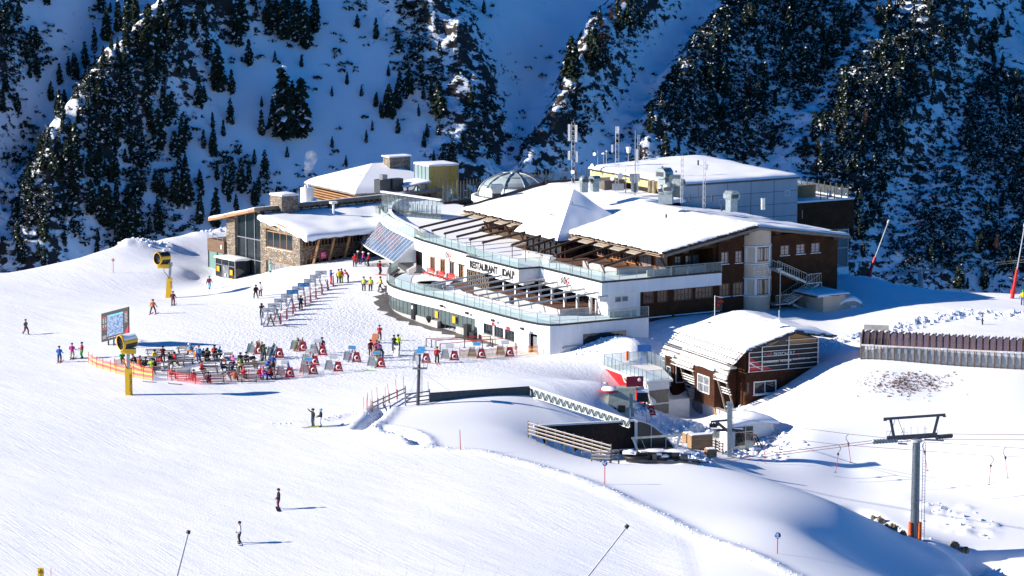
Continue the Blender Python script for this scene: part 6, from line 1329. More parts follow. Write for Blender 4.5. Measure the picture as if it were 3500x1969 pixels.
# leaning snow lances
def lance(bx, by, tx, ty, Y, label, redbase=False, r=.095):
    b = AT(bx, by, Y); t = AT(tx, ty, Y+.5); o = thing('snow_lance', label, 'snow lance', b); v = t-b
    m = MB(); m.tube((0, 0, 0) if redbase else tuple(-v*.4), v*.97, r, r*.8, 8); part('lance_tube', m, LGREY if redbase else STEEL, o)
    m = MB(); u = v.normalized(); m.tube(v*.96, v+u*.12, r*1.9, r*1.7, 8); m.tube(v*.985+Vector((-.12, 0, 0)), v*.985+Vector((.12, 0, 0)), r*.8, r*.8, 6); part('nozzle_head', m, LGREY if redbase else BLACK, o)
    if redbase:
        m = MB(); m.tube(tuple(-v*.1), v*.36, .26, .19, 10); m.tube(v*.02, v*.07, .42, .42, 10); part('red_sleeve', m, RED, o)
    return o
b = Z(605, 1969, 0); lance(605, 1969, 644, 1818, 222, 'grey snow lance leaning at the bottom edge, left of centre')
lance(2010, 1969, 2144, 1798, 222, 'grey snow lance leaning steeply right at the bottom edge, right of centre')
lance(*CI(455, 775), *CI(735, 20), 372, 'snow lance with red base leaning right behind the plateau edge', True, .09)
lance(*CI(2395, 1010), *CI(2560, 60), 358, 'snow lance with red padded base at the right edge', True, .09)
b = G(*CN(1617, 318)); m = MB(); m.tube(b, b+Vector((0, 0, .8)), .09); m.tube(b+Vector((-.16, 0, .45)), b+Vector((.16, 0, .5)), .05); m.tube(b+Vector((.05, 0, .8)), b+Vector((.05, 0, 1.3)), .035); solo('hydrant', m, BLACK, 'small dark hydrant on smooth snow at the far right', 'hydrant')
# ---------------- snow guns
def snow_gun(base, hpost, lean, yaw, label, tilt=.12, snowy=True):
    o = thing('snow_gun', label, 'snow gun', base, 0)
    m = MB(); m.beam((0, 0, -.3), (lean[0]*hpost, 0, hpost), .72, .62); pp = part('yellow_pad', m, YPAINT, o)
    text_part('pad_lettering', "TECHNOALPIN" if not lean[0] else "IDALP", .42, frame((lean[0]*hpost*.85+.12, -.33, hpost*.85), (lean[0], 0, -1) if lean[0] else (0, 0, -1), (1, 0, lean[0])), BLACK, pp, .01, .9)
    x0 = lean[0]*hpost; x1 = lean[0]*(hpost+2.0)
    m = MB(); m.beam((x0, 0, hpost), (x1, 0, hpost+2.0+lean[1]), .32, .34); m.box((x1, 0, hpost+1.9+lean[1]), (.45, .45, .5)); part('steel_mast', m, ZINC, o)
    c = Vector((x1+lean[2], -.2, hpost+2.75+lean[1])); ax = Vector((-math.cos(yaw), -math.sin(yaw), -tilt)).normalized()
    m = MB(); m.box(c+Vector((.1, 0, -1.05)), (1.5, .9, .55)); m.beam(c+Vector((-lean[2], .2, -1.0)), c+Vector((0, 0, -1.0)), .2, .3); part('yellow_housing', m, YPAINT, o)
    m = MB(); m.box(c+Vector((0, 0, -.72)), (1.15, .8, .5)); part('yoke', m, BLACK, o)
    sq = ax.cross(Vector((0, 0, 1))).normalized(); tq = sq.cross(ax); m = MB(); m.grid([[c+ax*h+(sq*math.cos(a)+tq*math.sin(a))*.765 for a in [math.pi*(1.05+.9*k/9) for k in range(10)]] for h in (-.8, 0, .62)]); part('drum_belly', m, BLACK, o)
    m = MB(); m.lathe(c, [(.62, -.95), (.72, -.85), (.74, .55), (.82, .75), (.88, .95), (.84, .97), (.79, .9)], 20, ax=ax, cap=False); part('drum', m, YPAINT, o)
    m = MB(); m.lathe(c, [(.795, .92), (.70, .5), (.001, .45)], 20, ax=ax, cap=False); m.lathe(c, [(.62, -.95), (.001, -.97)], 20, ax=ax); 
    for q in range(10):
        a = 2*math.pi*q/10; s_ = ax.cross(Vector((0, 0, 1))).normalized(); t_ = s_.cross(ax); m.beam(c+ax*.75, c+ax*.75+(s_*math.cos(a)+t_*math.sin(a))*.74, .05, .03)
    part('fan_grille', m, BLACK, o)
    s_ = ax.cross(Vector((0, 0, 1))).normalized(); t_ = s_.cross(ax); m = MB(); n = 9
    m.grid([[c+ax*h+(s_*math.cos(a)+t_*math.sin(a))*(.77+(.10 if .5 < a < 2.6 else .0))*(1 if h < .6 else 1.1) for a in [math.pi*(.14+.72*k/n) for k in range(n+1)]] for h in (-.8, -.4, 0, .4, .75)]); part('drum_snow' if snowy else 'drum_cover', m, SNOWR if snowy else BLACK, o)
    m = MB(); pts = [Vector((x0-.1, -.3, hpost)), Vector((x0-.35, -.35, hpost+.6)), Vector((x0-.7, -.3, hpost+.9)), Vector((x0-.75, -.25, hpost+1.5))]; m.path(pts, .04); part('hose', m, BLACK, o); return o
snow_gun(G(441, 1350), 2.95, (0, .25, 0), .6, 'yellow snow gun with snow on its drum beside the netting and benches', .1)
snow_gun(G(575, 1018), 2.7, (.09, 0, -1.05), .75, 'yellow snow gun on a leaning padded mast farther up the left slope', -.02, False)
# ---------------- piste map board
b = G(395, 1183); MBD = thing('piste_map_board', 'large dark framed piste map board on four legs', 'map board', b, 0)
tl, tr, br_, bl_ = AT(349, 1072, b.y+1.5), AT(442, 1048, b.y-1.5), AT(443, 1145, b.y-1.5), AT(350, 1170, b.y+1.5)
def bilin(s, t, o=0.0):
    p = tl.lerp(tr, s).lerp(bl_.lerp(br_, s), t); return p-b+nrm_*o
nrm_ = (tr-tl).cross(bl_-tl).normalized(); nrm_ = nrm_ if nrm_.y < 0 else -nrm_
def quad_on(s0, s1, t0, t1, o, th=.02): m = MB(); m.poly3([bilin(s0, t0, o), bilin(s1, t0, o), bilin(s1, t1, o), bilin(s0, t1, o)], nrm_, th); return m
bd = part('board', quad_on(0, 1, 0, 1, 0, .15), plain("anthracite", (.025, .022, .025), .5), MBD)
mm, nt, bs = _nt("panorama_map"); f = ntex(nt, coords(nt, (2, 2, 3)), 1.6, 6, .65); w_ = nt.nodes.new("ShaderNodeTexVoronoi"); w_.feature = 'DISTANCE_TO_EDGE'; w_.inputs['Scale'].default_value = 1.4; nt.links.new(coords(nt), w_.inputs['Vector'])
c = mixc(nt, ramp(nt, f, .42, .58), (.03, .09, .22), (.20, .28, .40)); nt.links.new(mixc(nt, ramp(nt, w_.outputs['Distance'], .0, .03), (.14, .17, .25), c), bs.inputs['Base Color']); bs.inputs['Roughness'].default_value = .4
part('map_panel', quad_on(.22, .81, .17, .86, .16), mm, bd); part('map_sky', quad_on(.22, .81, .12, .17, .16), SKYB, bd)
m = MB(); m.poly3([bilin(1, .62, .16), bilin(1, .98, .16), bilin(.80, .98, .16)], nrm_, .02); part('red_corner', m, CRIM, bd)
m = MB()
for t0 in (.15, .55): part('red_heading', quad_on(.04, .2, t0, t0+.03, .16), RED, bd)
m = quad_on(.84, .98, .14, .17, .16)
part('red_heading', m, RED, bd)
m = MB()
for i in range(9):
    for s0, s1 in ((.06, .11), (.14, .19)):
        if i != 5: m2 = quad_on(s0, s1, .21+.035*i, .225+.035*i, .16); m.add(m2.v, m2.f)
for i in range(7): m2 = quad_on(.86, .97, .2+.05*i, .215+.05*i, .16); m.add(m2.v, m2.f)
for i in range(4): m2 = quad_on(.05, .19, .80+.03*i, .81+.03*i, .16); m.add(m2.v, m2.f)
for i in range(6): m2 = quad_on(.26+.1*i, .33+.1*i, .91, .93, .16); m.add(m2.v, m2.f)
part('panel_writing', m, LGREY, bd)
for s_ in (.2, .4, .6, .93): m = MB(); p = bilin(s_, 1, -.1); m.beam(p+Vector((0, 0, .5)), Vector((p.x, p.y, -.4)), .18); part('leg', m, DSTEEL, MBD)
# ---------------- safety nets
def net_mat(name, c1, c2, bands, alpha):
    m, nt, bs = _nt(name); at = nt.nodes.new("ShaderNodeUVMap"); sx = nt.nodes.new("ShaderNodeSeparateXYZ"); nt.links.new(at.outputs[0], sx.inputs[0])
    band = math_(nt, 'GREATER_THAN', math_(nt, 'FRACT', math_(nt, 'MULTIPLY', sx.outputs[1], bands)), .5)
    nt.links.new(mixc(nt, band, c1, c2), bs.inputs['Base Color']); bs.inputs['Roughness'].default_value = .7
    t = nt.nodes.new("ShaderNodeBsdfTransparent"); mx = nt.nodes.new("ShaderNodeMixShader"); mx.inputs[0].default_value = alpha
    nt.links.new(t.outputs[0], mx.inputs[1]); nt.links.new(bs.outputs[0], mx.inputs[2]); nt.links.new(mx.outputs[0], nt.nodes["Material Output"].inputs[0]); return m
NETY = net_mat("red_yellow_net", (.78, .50, .04), (.55, .07, .05), 2.0, .52); NETR = net_mat("red_net", (.75, .02, .03), (.60, .02, .03), 1.0, .30)
def net(pts, h, label, mat, npost, group=None, postmat=RED):
    c = pts[0].copy(); o = thing('safety_net', label, 'safety net', c, 0, group); xs = []
    L = [0]
    for a, b_ in zip(pts[:-1], pts[1:]): L.append(L[-1]+(b_-a).length)
    N = 40; row = []
    for i in range(N+1):
        s_ = L[-1]*i/N; k = min(len(pts)-2, max(j for j in range(len(pts)-1) if L[j] <= s_+1e-6)); row.append(pts[k].lerp(pts[k+1], (s_-L[k])/(L[k+1]-L[k]))-c)
    me = bpy.data.meshes.new('net'); v = []; 
    for p in row: z0 = H(p.x+c.x, p.y+c.y)-c.z; sag = 0; v += [(p.x, p.y, z0+.05), (p.x, p.y, z0+h-.1*abs(math.sin(len(v)*.4)))]
    me.from_pydata(v, [], [(2*i, 2*i+2, 2*i+3, 2*i+1) for i in range(N)]); uv = me.uv_layers.new(name='uv')
    for poly in me.polygons:
        for li_, vi in zip(poly.loop_indices, poly.vertices): uv.data[li_].uv = ((vi//2)/N, vi % 2*.999)
    me.materials.append(mat); n_ = bpy.data.objects.new('netting', me); S.collection.objects.link(n_); n_.parent = o
    for i in range(npost+1):
        p = row[round(N*i/npost)]; z0 = H(p.x+c.x, p.y+c.y)-c.z; m = MB(); m.tube((p.x, p.y, z0-.3), (p.x, p.y, z0+h+.15), .035); part('net_pole', m, postmat, o)
    return o
gp = lambda f, *q: [G(*f(x, y)) for x, y in q]
net(gp(CB, (195, 590), (300, 650), (445, 690), (560, 730), (660, 750), (780, 775), (905, 800), (1000, 815)), 1.15, 'red and yellow banded safety net on poles around the left of the bench area', NETY, 9)
net(gp(CB, (520, 655), (640, 640), (780, 700), (860, 730), (1005, 760)), 1.05, 'second red and yellow net, behind the yellow snow gun post', NETY, 4)
net(gp(CE, (735, 1020), (925, 1020), (1110, 1000), (1280, 985), (1460, 985)), 1.15, 'red and yellow safety net in front of the ticket counters', NETY, 4)
net(gp(CB, (1190, 790), (1330, 825), (1620, 870), (1890, 835), (2100, 815), (2330, 800)) + gp(CA, (520, 790), (625, 790), (872, 765), (880, 700)), 1.1, 'long bright red safety net along the front of the benches', NETR, 9)
# ---------------- queue barrier
for i, (x0, y0, x1, y1, l) in enumerate([(425, 905, 1020, 885, 'farthest red rope line of the queue barrier'), (475, 915, 1040, 910, 'second red rope line of the queue barrier'), (515, 925, 880, 880, 'third red rope line, ending mid queue'), (555, 955, 1180, 900, 'nearest long red rope line of the queue barrier'), (780, 918, 945, 930, 'short red rope line in front of the queue barrier')]):
    a, b_ = G(*CE(x0, y0)), G(*CE(x1, y1)); o = thing('queue_barrier', l, 'barrier', a)
    for p in (a, b_): m = MB(); m.tube(p-a, p-a+Vector((0, 0, .98)), .05); m.tube(p-a, p-a+Vector((0, 0, .04)), .18); part('post', m, BLACK, o)
    m = MB(); m.beam(Vector((0, 0, .93)), b_-a+Vector((0, 0, .93)), .03, .07); part('belt', m, RED, o)
# paving strip along the lower storey
m = MB(); RM = XF['restaurant']; st_ = off(LOW[8:], -.2)
pv = resample([p for p in LOW if p[1] > 5], 1.5); ou = off(pv, -2.2)
for i in range(len(pv)-1):
    q = [RM @ Vector((*pv[i], 0)), RM @ Vector((*pv[i+1], 0)), RM @ Vector((*ou[i+1], 0)), RM @ Vector((*ou[i], 0))]
    k = .35+.65*abs(math.sin(i*1.3)); q[2] = q[1].lerp(q[2], k); q[3] = q[0].lerp(q[3], .35+.65*abs(math.sin((i-1)*1.3)))
    for v in q: v.z = H(v.x, v.y)+.035
    m.add(q, [(0, 1, 2, 3)])
o = part('paving', m, PAVE); tag(o, kind='structure')
# ---------------- tow lift pylon at right
def yb(px, py, z): return Z(px, py, z)
TP = Z(3125, 1862, -8.0); TW = thing('lift_pylon', 'tall grey steel lift pylon with frame head and orange padding at its foot', 'lift pylon', TP)
top = AT(3135, 1505, TP.y).z-TP.z
m = MB(); m.tube((0, 0, -1), (0, 0, top*.35), .74*.62, .42, 16); m.tube((0, 0, top*.35), (0, 0, top), .42, .37, 16); part('mast', m, plain("galvanised_mast", (.15, .18, .20), .45, .6, .25), TW)
m = MB(); m.beam((.62, -.2, -.5), (.62, -.2, top-.2), .05); m.beam((.92, -.2, -.5), (.86, -.2, top-.2), .05)
for i in range(int(top/.3)): m.beam((.62, -.2, i*.3), (.9, -.2, i*.3), .025)
part('ladder', m, LGREY, TW)
for sx_ in (-1, 1): m = MB(); m.tube((sx_*.42, -.25, .2), (sx_*.45, -.25, 2.3), .24, .2, 10); part('orange_pad', m, ORPAD, TW)
m = MB(); m.tube((0, 0, top-.15), (0, 0, top+.1), .55, .55, 16); part('mast_flange', m, LGREY, TW)
P = lambda x, y, dY=0: AT(*CG(x, y), TP.y+dY)-TP
m = MB(); m.beam(P(1355, 245), P(1790, 215), .22, .3); m.beam(P(1350, 258, .8), P(1790, 232, .8), .2, .25); part('cross_arm', m, DSTEEL, TW)
m = MB(); m.beam(P(1415, 235), P(1385, 85), .16, .26); m.beam(P(1760, 215), P(1800, 60), .16, .26); m.beam(P(1325, 82), P(1862, 45), .24, .22); m.beam(P(1370, 240), P(1425, 90), .05); m.beam(P(1500, 220), P(1452, 85), .05)
for x, y in ((1330, 92), (1345, 92), (1848, 58), (1860, 58)): m.lathe(P(x, y), [(.05, -.03), (.1, -.03), (.1, .03), (.05, .03)], 10, ax=(0, 1, 0))
part('head_frame', m, DSTEEL, TW)
for sx0, sx1, y0, y1, nm in ((1245, 1430, 280, 268, 'left'), (1790, 1910, 240, 228, 'right')):
    m = MB(); m.beam(P(sx0, y0-6), P(sx1, y1-6), .1, .2); n = 8 if nm == 'left' else 6
    for i in range(n): c_ = P(sx0+(sx1-sx0)*i/(n-1), y0+(y1-y0)*i/(n-1)); m.lathe(c_, [(.1, -.1), (.22, -.1), (.18, 0), (.22, .1), (.1, .1)], 12, ax=(.15, 1, 0))
    part('sheave_train', m, DSTEEL if nm == 'right' else STEEL, TW)
m = MB()
for x, y0, y1 in ((1500, 240, 160), (1565, 235, 155), (1620, 232, 150), (1683, 225, 145)): m.path([P(x-5, y0), P(x-5, y1), P(x+5, y1), P(x+5, y0)], .025, 5)
for x0, x1, y0, y1 in ((1352, 1395, 290, 188), (1478, 1530, 290, 196), (1675, 1700, 240, 165), (1765, 1792, 235, 175)): m.path([P(x0, y0), P(x0, y1), P(x1, y1), P(x1, y0)], .025, 5)
part('service_hoop', m, LGREY, TW)
m = MB(); m.beam(P(1450, 295), P(1530, 300), .6, .06); m.beam(P(1680, 262), P(1850, 270), .6, .06); part('service_platform', m, STEEL, TW)
def cable(pts, label, r=.02, mat=None, sag=0.0):
    a = pts[0]; o = thing('lift_cable', label, 'cable', a); m = MB(); pl = []
    for p, q in zip(pts[:-1], pts[1:]):
        for i in range(12): t = i/12; pl.append(p.lerp(q, t)-a-Vector((0, 0, sag*4*t*(1-t))))
    pl.append(pts[-1]-a); m.path(pl, r, 5); part('strand', m, mat or plain("brown_cable", (.14, .07, .06), .5), o); return o
Yp = TP.y
cable([AT(2180, 1588, 288), AT(*CG(0, 425), 286), AT(*CG(1240, 268), Yp), AT(*CG(1900, 212), Yp), AT(3560, 1487, 262)], 'upper haul rope running over the pylon sheaves', .032)
cable([AT(2240, 1590, 288), AT(*CG(0, 447), 286), AT(*CG(1240, 290), Yp), AT(*CG(1900, 258), Yp), AT(3560, 1504, 262)], 'lower haul rope running under the pylon sheaves', .032)
CR1 = [AT(*CF(1150, 1010), 296), AT(*CG(400, 133), 292), AT(*CG(1020, 213), 289), AT(*CG(1700, 283), 286), AT(3560, 1400+348/2.547, 280)]
CR2 = [AT(*CF(1150, 1130), 299), AT(*CG(380, 240), 296), AT(*CG(930, 305), 293), AT(*CG(2260, 402), 287), AT(3560, 1400+420/2.547, 282)]
cable(CR1, 'thin tow rope carrying the rear row of tow hangers', .024); cable(CR2, 'thin tow rope carrying the front row of tow hangers', .024)
def hanger(x, y, bx, by, Y, side, label, redrod=True):
    p = AT(*CG(x, y), Y); q = AT(*CG(bx, by), Y); o = thing('tow_hanger', label, 'tow bar', p, 0, None); v = q-p; L_ = -v.z; s_ = side
    m = MB(); k = L_*.30; m.path([Vector((0, 0, 0)), Vector((s_*.28, 0, -k*.35)), Vector((s_*.22, 0, -k*.65)), Vector((0, 0, -k))], .035, 5); part('hanger_arm', m, DSTEEL, o)
    m = MB(); m.lathe((0, 0, -k-.12), [(.05, -.12), (.12, -.08), (.12, .08), (.05, .12)], 10, ax=(0, 1, 0)); m.tube((0, 0, -k), (0, 0, -k-.35), .05); part('rope_drum', m, BLACK, o)
    m = MB(); m.tube((0, 0, -k-.3), (v.x, 0, -L_), .03, .03, 5); part('draw_rod', m, RED if redrod else DSTEEL, o); m = MB(); m.tube((v.x-.14, 0, -L_), (v.x+.14, 0, -L_), .035); part('t_bar', m, BLACK, o)
hanger(400, 133, 425, 375, 292, -1, 'tow hanger closest to the snowed-in lift hut', False)
hanger(318, 232, 293, 470, 296, 1, 'tow hanger in front of the lift hut rubble')
hanger(1020, 213, 1040, 460, 289, -1, 'tow hanger left of the pylon on the rear rope')
hanger(930, 305, 906, 545, 292, 1, 'tow hanger left of the pylon on the front rope')
hanger(1685, 283, 1705, 533, 286, -1, 'tow hanger just right of the pylon mast')
hanger(2260, 402, 2242, 655, 287, 1, 'tow hanger right of the pylon on the front rope')
hanger(2388, 330, 2406, 595, 283, -1, 'tow hanger nearest the right edge')
# ---------------- small lift pylon on the plaza
b = G(1428, 1385); PL = thing('small_pylon', 'slim grey lift mast with service platform beside the rail fence', 'lift mast', b)
P2 = lambda x, y, dY=0: AT(*CA(x, y), b.y+dY)-b
m = MB(); m.tube((0, 0, -.3), P2(2330, 480), .19, .16, 12); part('mast', m, DSTEEL, PL)
m = MB(); q = P2(2345, 650); m.beam(P2(2245, 660), P2(2430, 660), .9, .07); part('platform', m, STEEL, PL)
m = MB()
for x in (2210, 2250, 2385, 2430): m.beam(P2(x, 660), P2(x, 530), .05)
for y in (530, 590): m.beam(P2(2210, y), P2(2262, y), .04); m.beam(P2(2385, y-5), P2(2430, y), .04)
part('platform_rail', m, LGREY, PL)
m = MB(); m.box(P2(2305, 555), (.35, .35, .9)); m.beam(P2(2300, 470), P2(2360, 470), .1, .2); part('mast_box', m, OFFW, PL)
m = MB(); m.box(P2(2342, 443, -.3), (.85, .06, .4)); part('blue_board', m, SKYB, PL)
m = MB(); m.beam(P2(2350, 660), P2(2350, 1010), .03); m.beam(P2(2368, 660), P2(2368, 1010), .03)
for i in range(22): m.beam(P2(2350, 670+i*15), P2(2368, 670+i*15), .025)
part('ladder', m, STEEL, PL)
m = MB(); m.tube(P2(2360, 700), AT(*CL(820, 250), b.y+6)-b, .012, .012, 4); m.tube(P2(2310, 720), P2(2215, 960), .012, .012, 4); part('guy_wire', m, DSTEEL, PL)
# ---------------- chairlift tower far right behind the edge
ct = AT(*CI(1160, 690), 400); CT = thing('chairlift_tower', 'grey chairlift tower head with catwalks rising behind the right plateau edge', 'lift tower', (ct.x, ct.y, ct.z-12))
P3 = lambda x, y, dY=0: AT(*CI(x, y), 400+dY)-Vector((ct.x, ct.y, ct.z-12))
m = MB(); m.tube((0, 0, 0), P3(1160, 690), .5, .38, 14); m.beam(P3(1195, 930, -.5), P3(1185, 730, -.5), .1); part('mast', m, STEEL, CT)
m = MB(); m.beam(P3(960, 690), P3(1460, 672), .35, .3); m.beam(P3(930, 740), P3(970, 735), .3, .35); part('cross_arm', m, ZINC, CT)
m = MB()
for x0, x1, y0, y1 in ((945, 985, 580, 680), (985, 960, 590, 660), (1040, 1165, 610, 610), (1040, 1040, 605, 690), (1165, 1165, 600, 680), (1100, 1100, 610, 690), (1215, 1335, 595, 620), (1215, 1215, 590, 680), (1335, 1335, 560, 690), (1285, 1260, 560, 640), (1385, 1460, 620, 630), (1385, 1385, 620, 690), (1460, 1460, 625, 710), (1025, 1035, 640, 730), (1160, 1190, 530, 600)): m.beam(P3(x0, y0), P3(x1, y1), .07)
part('catwalk_rail', m, ZINC, CT)
for xa, xb, ya in ((870, 965, 735), (1350, 1460, 690)):
    m = MB()
    for i in range(5): m.lathe(P3(xa+(xb-xa)*i/4, ya-i*2), [(.12, -.12), (.26, -.12), (.26, .12), (.12, .12)], 10, ax=(.3, 1, 0))
    m.beam(P3(xa, ya-14), P3(xb, ya-20), .1, .15); part('sheave_train', m, LGREY, CT)
GC = plain("pale_cable", (.30, .30, .28), .5)
cable([AT(*CI(520, 805), 404), AT(*CI(900, 715), 400), AT(*CI(1460, 655), 400), AT(3560, 750+515/3.917, 396)], 'upper chairlift rope against the dark forest', .03, GC); cable([AT(*CI(640, 862), 404), AT(*CI(1150, 740), 401), AT(*CI(1500, 665), 400), AT(3560, 750+550/3.917, 396)], 'lower chairlift rope against the dark forest', .03, GC)
# ---------------- covered conveyor tunnel
t0, t1 = Z(2944, 1236, 1.75), Z(3560, 1268, 1.45); TN = thing('conveyor_tunnel', 'long covered conveyor tunnel with brown ribs, clear lower side and dark snowy roof panels', 'tunnel', t0)
dv = (t1-t0); Ln = dv.length; dv = dv.normalized(); nb_ = Vector((-dv.y, dv.x, 0)); pf = [(-.0, 0), (-.35, .6), (-.5, 1.3), (-.48, 2.0), (-.1, 2.65), (.7, 3.15), (1.7, 3.3), (2.9, 3.0), (3.6, 2.0), (3.8, 0)]
def tp(s_, k, o=0): y, z = pf[k]; cn = Vector((1.65, 1.6)); v = Vector((y, z))-cn; v = v*(1+o/v.length) if v.length else v; y, z = cn+v; return dv*s_+nb_*y+Vector((0, 0, z))
nr = int(Ln/.74); g = MB(); dk = MB()
g.grid([[tp(Ln*i/nr, k) for k in range(4)] for i in range(nr+1)], smooth=False); g2 = MB(); g2.grid([[tp(Ln*i/nr, k) for k in (7, 8, 9)] for i in range(nr+1)], smooth=False)
part('clear_side', g, glass_mat("tunnel_glass", (.97, .97, .93), .42, .3), TN); MATS['tunnel_glass'].node_tree.nodes['Principled BSDF'].inputs['Base Color'].default_value = (.62, .62, .58, 1); part('rear_side', g2, glass_mat("tunnel_glass_rear", (.97, .97, .95), .15, .3), TN)
dk.grid([[tp(Ln*i/nr, k) for k in (3, 4, 5, 6, 7)] for i in range(nr+1)]); rp = part('roof_panel', dk, glass_mat("smoked_panel", (.30, .22, .27), .38, .12), TN)
for i in range(nr+1):
    m = MB(); s_ = Ln*i/nr; [m.beam(tp(s_, k, .04), tp(s_, k+1, .04), .17, .1, 0, dv) for k in range(9)]; part('rib', m, plain("rib_brown", (.15, .095, .06), .7) if i == 0 else MATS["rib_brown"], TN)
m = MB(); rsn = random.Random(3)
for i in range(nr):
    s_ = Ln*(i+.5)/nr; q = rsn.uniform(.3, 1.0); a_ = tp(s_-.3, 5, .06); b_ = tp(s_+.05, 6, .08); m.beam(a_.lerp(b_, 1-q), b_, .16*rsn.uniform(.5, 1.4), .06)
    if rsn.random() < .25: c_ = tp(s_, 3, .12); m.box(c_, (.6, .3, .16))
part('roof_snow', m, SNOWR, rp)
m = MB(); m.beam(tp(0, 3, .08), tp(Ln, 3, .08), .16, .16); m.beam(tp(0, 0, .03), tp(Ln, 0, .03), .3, .2); part('white_rail', m, plain("pinkish_rail", (.66, .58, .54), .6), TN)
m = MB(); m.poly3([tp(-.02, k) for k in range(10)], -dv, .1); part('end_wall', m, wood_mat("slatted_wood", (.12, .07, .04), (.30, .20, .12), (1, 1, 14)), TN)
m = MB(); m.box(tp(1.3, 6)+nb_*2.2+Vector((0, 0, -.9)), (2.8, .3, 2.4), math.atan2(dv.y, dv.x)); part('concrete_wall', m, CONC, TN)
m = MB(); m.beam(tp(0, 0)+nb_*1.6+Vector((0, 0, .12)), tp(Ln, 0)+nb_*1.6+Vector((0, 0, .12)), .9, .12); part('conveyor_belt', m, LGREY, TN)
# dry shrubs poking through the snow of the slope
rs = random.Random(9); m = MB()
for i in range(420):
    x = rs.gauss(870, 190); y = rs.gauss(900, 60)
    if y < 780: continue
    p = G(*CN(x, y)); s_ = rs.uniform(.08, .26)
    for k in range(3): m.beam(p, p+Vector((rs.uniform(-.8, .8)*s_*1.6, rs.uniform(-.5, .5)*s_, s_*rs.uniform(.3, 1))), .035, .03)
    if rs.random() < .35: m.lathe(p, [(.1*rs.random()+.05, 0), (.001, .07)], 5, smooth=False)
vs = np.array(m.v); o = part('dry_shrubs', m, LICH); tag(o, 'reddish dry shrub twigs poking through the slope under the tunnel', 'shrub', kind='stuff')
# rocks of the stream bank
rk = random.Random(21)
for i, (x, y, s_, l) in enumerate([(1232, 945, .5, 'small tan rock at the upper end of the snowy stream bank'), (1297, 985, .95, 'largest mossy boulder on the stream bank left of the pylon'), (1350, 1015, .5, 'brown rock below the mossy boulder'), (1400, 1040, .85, 'broken tan rock with icicles on the stream bank'), (1440, 1030, .4, 'small rock beside the broken tan rock'), (1490, 1085, .6, 'ragged dark rock nearest the pylon foot'), (1940, 1190, .8, 'tan rock block right of the pylon above the gully'), (2005, 1225, .5, 'small pointed rock in the gully edge'), (2035, 1225, .6, 'upright rock in the gully edge')]):
    p = G(*CG(x, y)); m = MB(); n = 9; pr_ = []
    ph = rk.uniform(0, 50); P_ = []
    for j in range(6):
        t = math.pi*j/5-math.pi/2; P_.append([p+Vector((0, -.15, s_*.05))+Vector((math.cos(t)*math.cos(2*math.pi*k/n)*s_*.62, math.cos(t)*math.sin(2*math.pi*k/n)*s_*.5, math.sin(t)*s_*.62))*(1+.45*noise.noise(Vector((j*1.3+ph, k % n*1.7, ph)))) for k in range(n)]+[None]); P_[-1][-1] = P_[-1][0]
    m.grid(P_, smooth=False); solo('rock', m, plain("tan_rock", (.19, .15, .10), .95, var=.5, scale=2, bmp=.5) if i == 0 else MATS["tan_rock"], l, 'rock', 'rocks along the snowy stream bank')

# loose lumps of snow along ploughed edges
rb = random.Random(44); m = MB()
def lump(x, y, r):
    z = H(x, y); n = 6; ph = rb.uniform(0, 6); rows = []
    for rr, hh in ((1, -.25), (.95, .35), (.55, .8)): rows.append([Vector((x+math.cos(ph+k*1.047)*r*rr*rb.uniform(.75, 1.2), y+math.sin(ph+k*1.047)*r*rr*rb.uniform(.75, 1.2), z+r*hh*rb.uniform(.6, 1.2))) for k in range(n)])
    for q in rows: q.append(q[0])
    m.grid(rows, smooth=False); m.add(rows[-1][:-1], [tuple(range(n))])
for (cx, cy, rr, a), n in zip(ROUGH, (190, 120, 150, 60, 60, 0, 50, 14, 16, 70, 40, 40)):
    for _ in range(n): lump(rb.gauss(cx, rr*.5), rb.gauss(cy, rr*.6), rb.uniform(.06, .32)*(1 if a > .4 else .6))
def along_pl(pl, n, w, s0, s1):
    L_ = [math.dist(a, b) for a, b in zip(pl[:-1], pl[1:])]
    for _ in range(n):
        k = rb.choices(range(len(L_)), L_)[0]; t = rb.random(); x = pl[k][0]+(pl[k+1][0]-pl[k][0])*t+rb.gauss(0, w); y = pl[k][1]+(pl[k+1][1]-pl[k][1])*t+rb.gauss(0, w); lump(x, y, rb.uniform(s0, s1))
along_pl(BANK, 620, .75, .10, .38); along_pl(BERM, 260, .5, .03, .10); along_pl(BERM2, 120, .5, .04, .14); along_pl(DITCH2, 60, .8, .05, .16); along_pl([(-51, 421), (-57, 419)], 60, 1, .1, .35); along_pl([(-48, 434), (-41, 439)], 60, 1, .1, .35); along_pl(GULLY, 60, 1.2, .1, .3)
along_pl([tuple((XF['restaurant'] @ Vector((u, -3, 0)))[:2]) for u in (2, 14)], 90, .7, .05, .2)
o = part('snow_rubble', m, SNOWR); tag(o, 'loose lumps of ploughed snow', 'snow', kind='stuff')
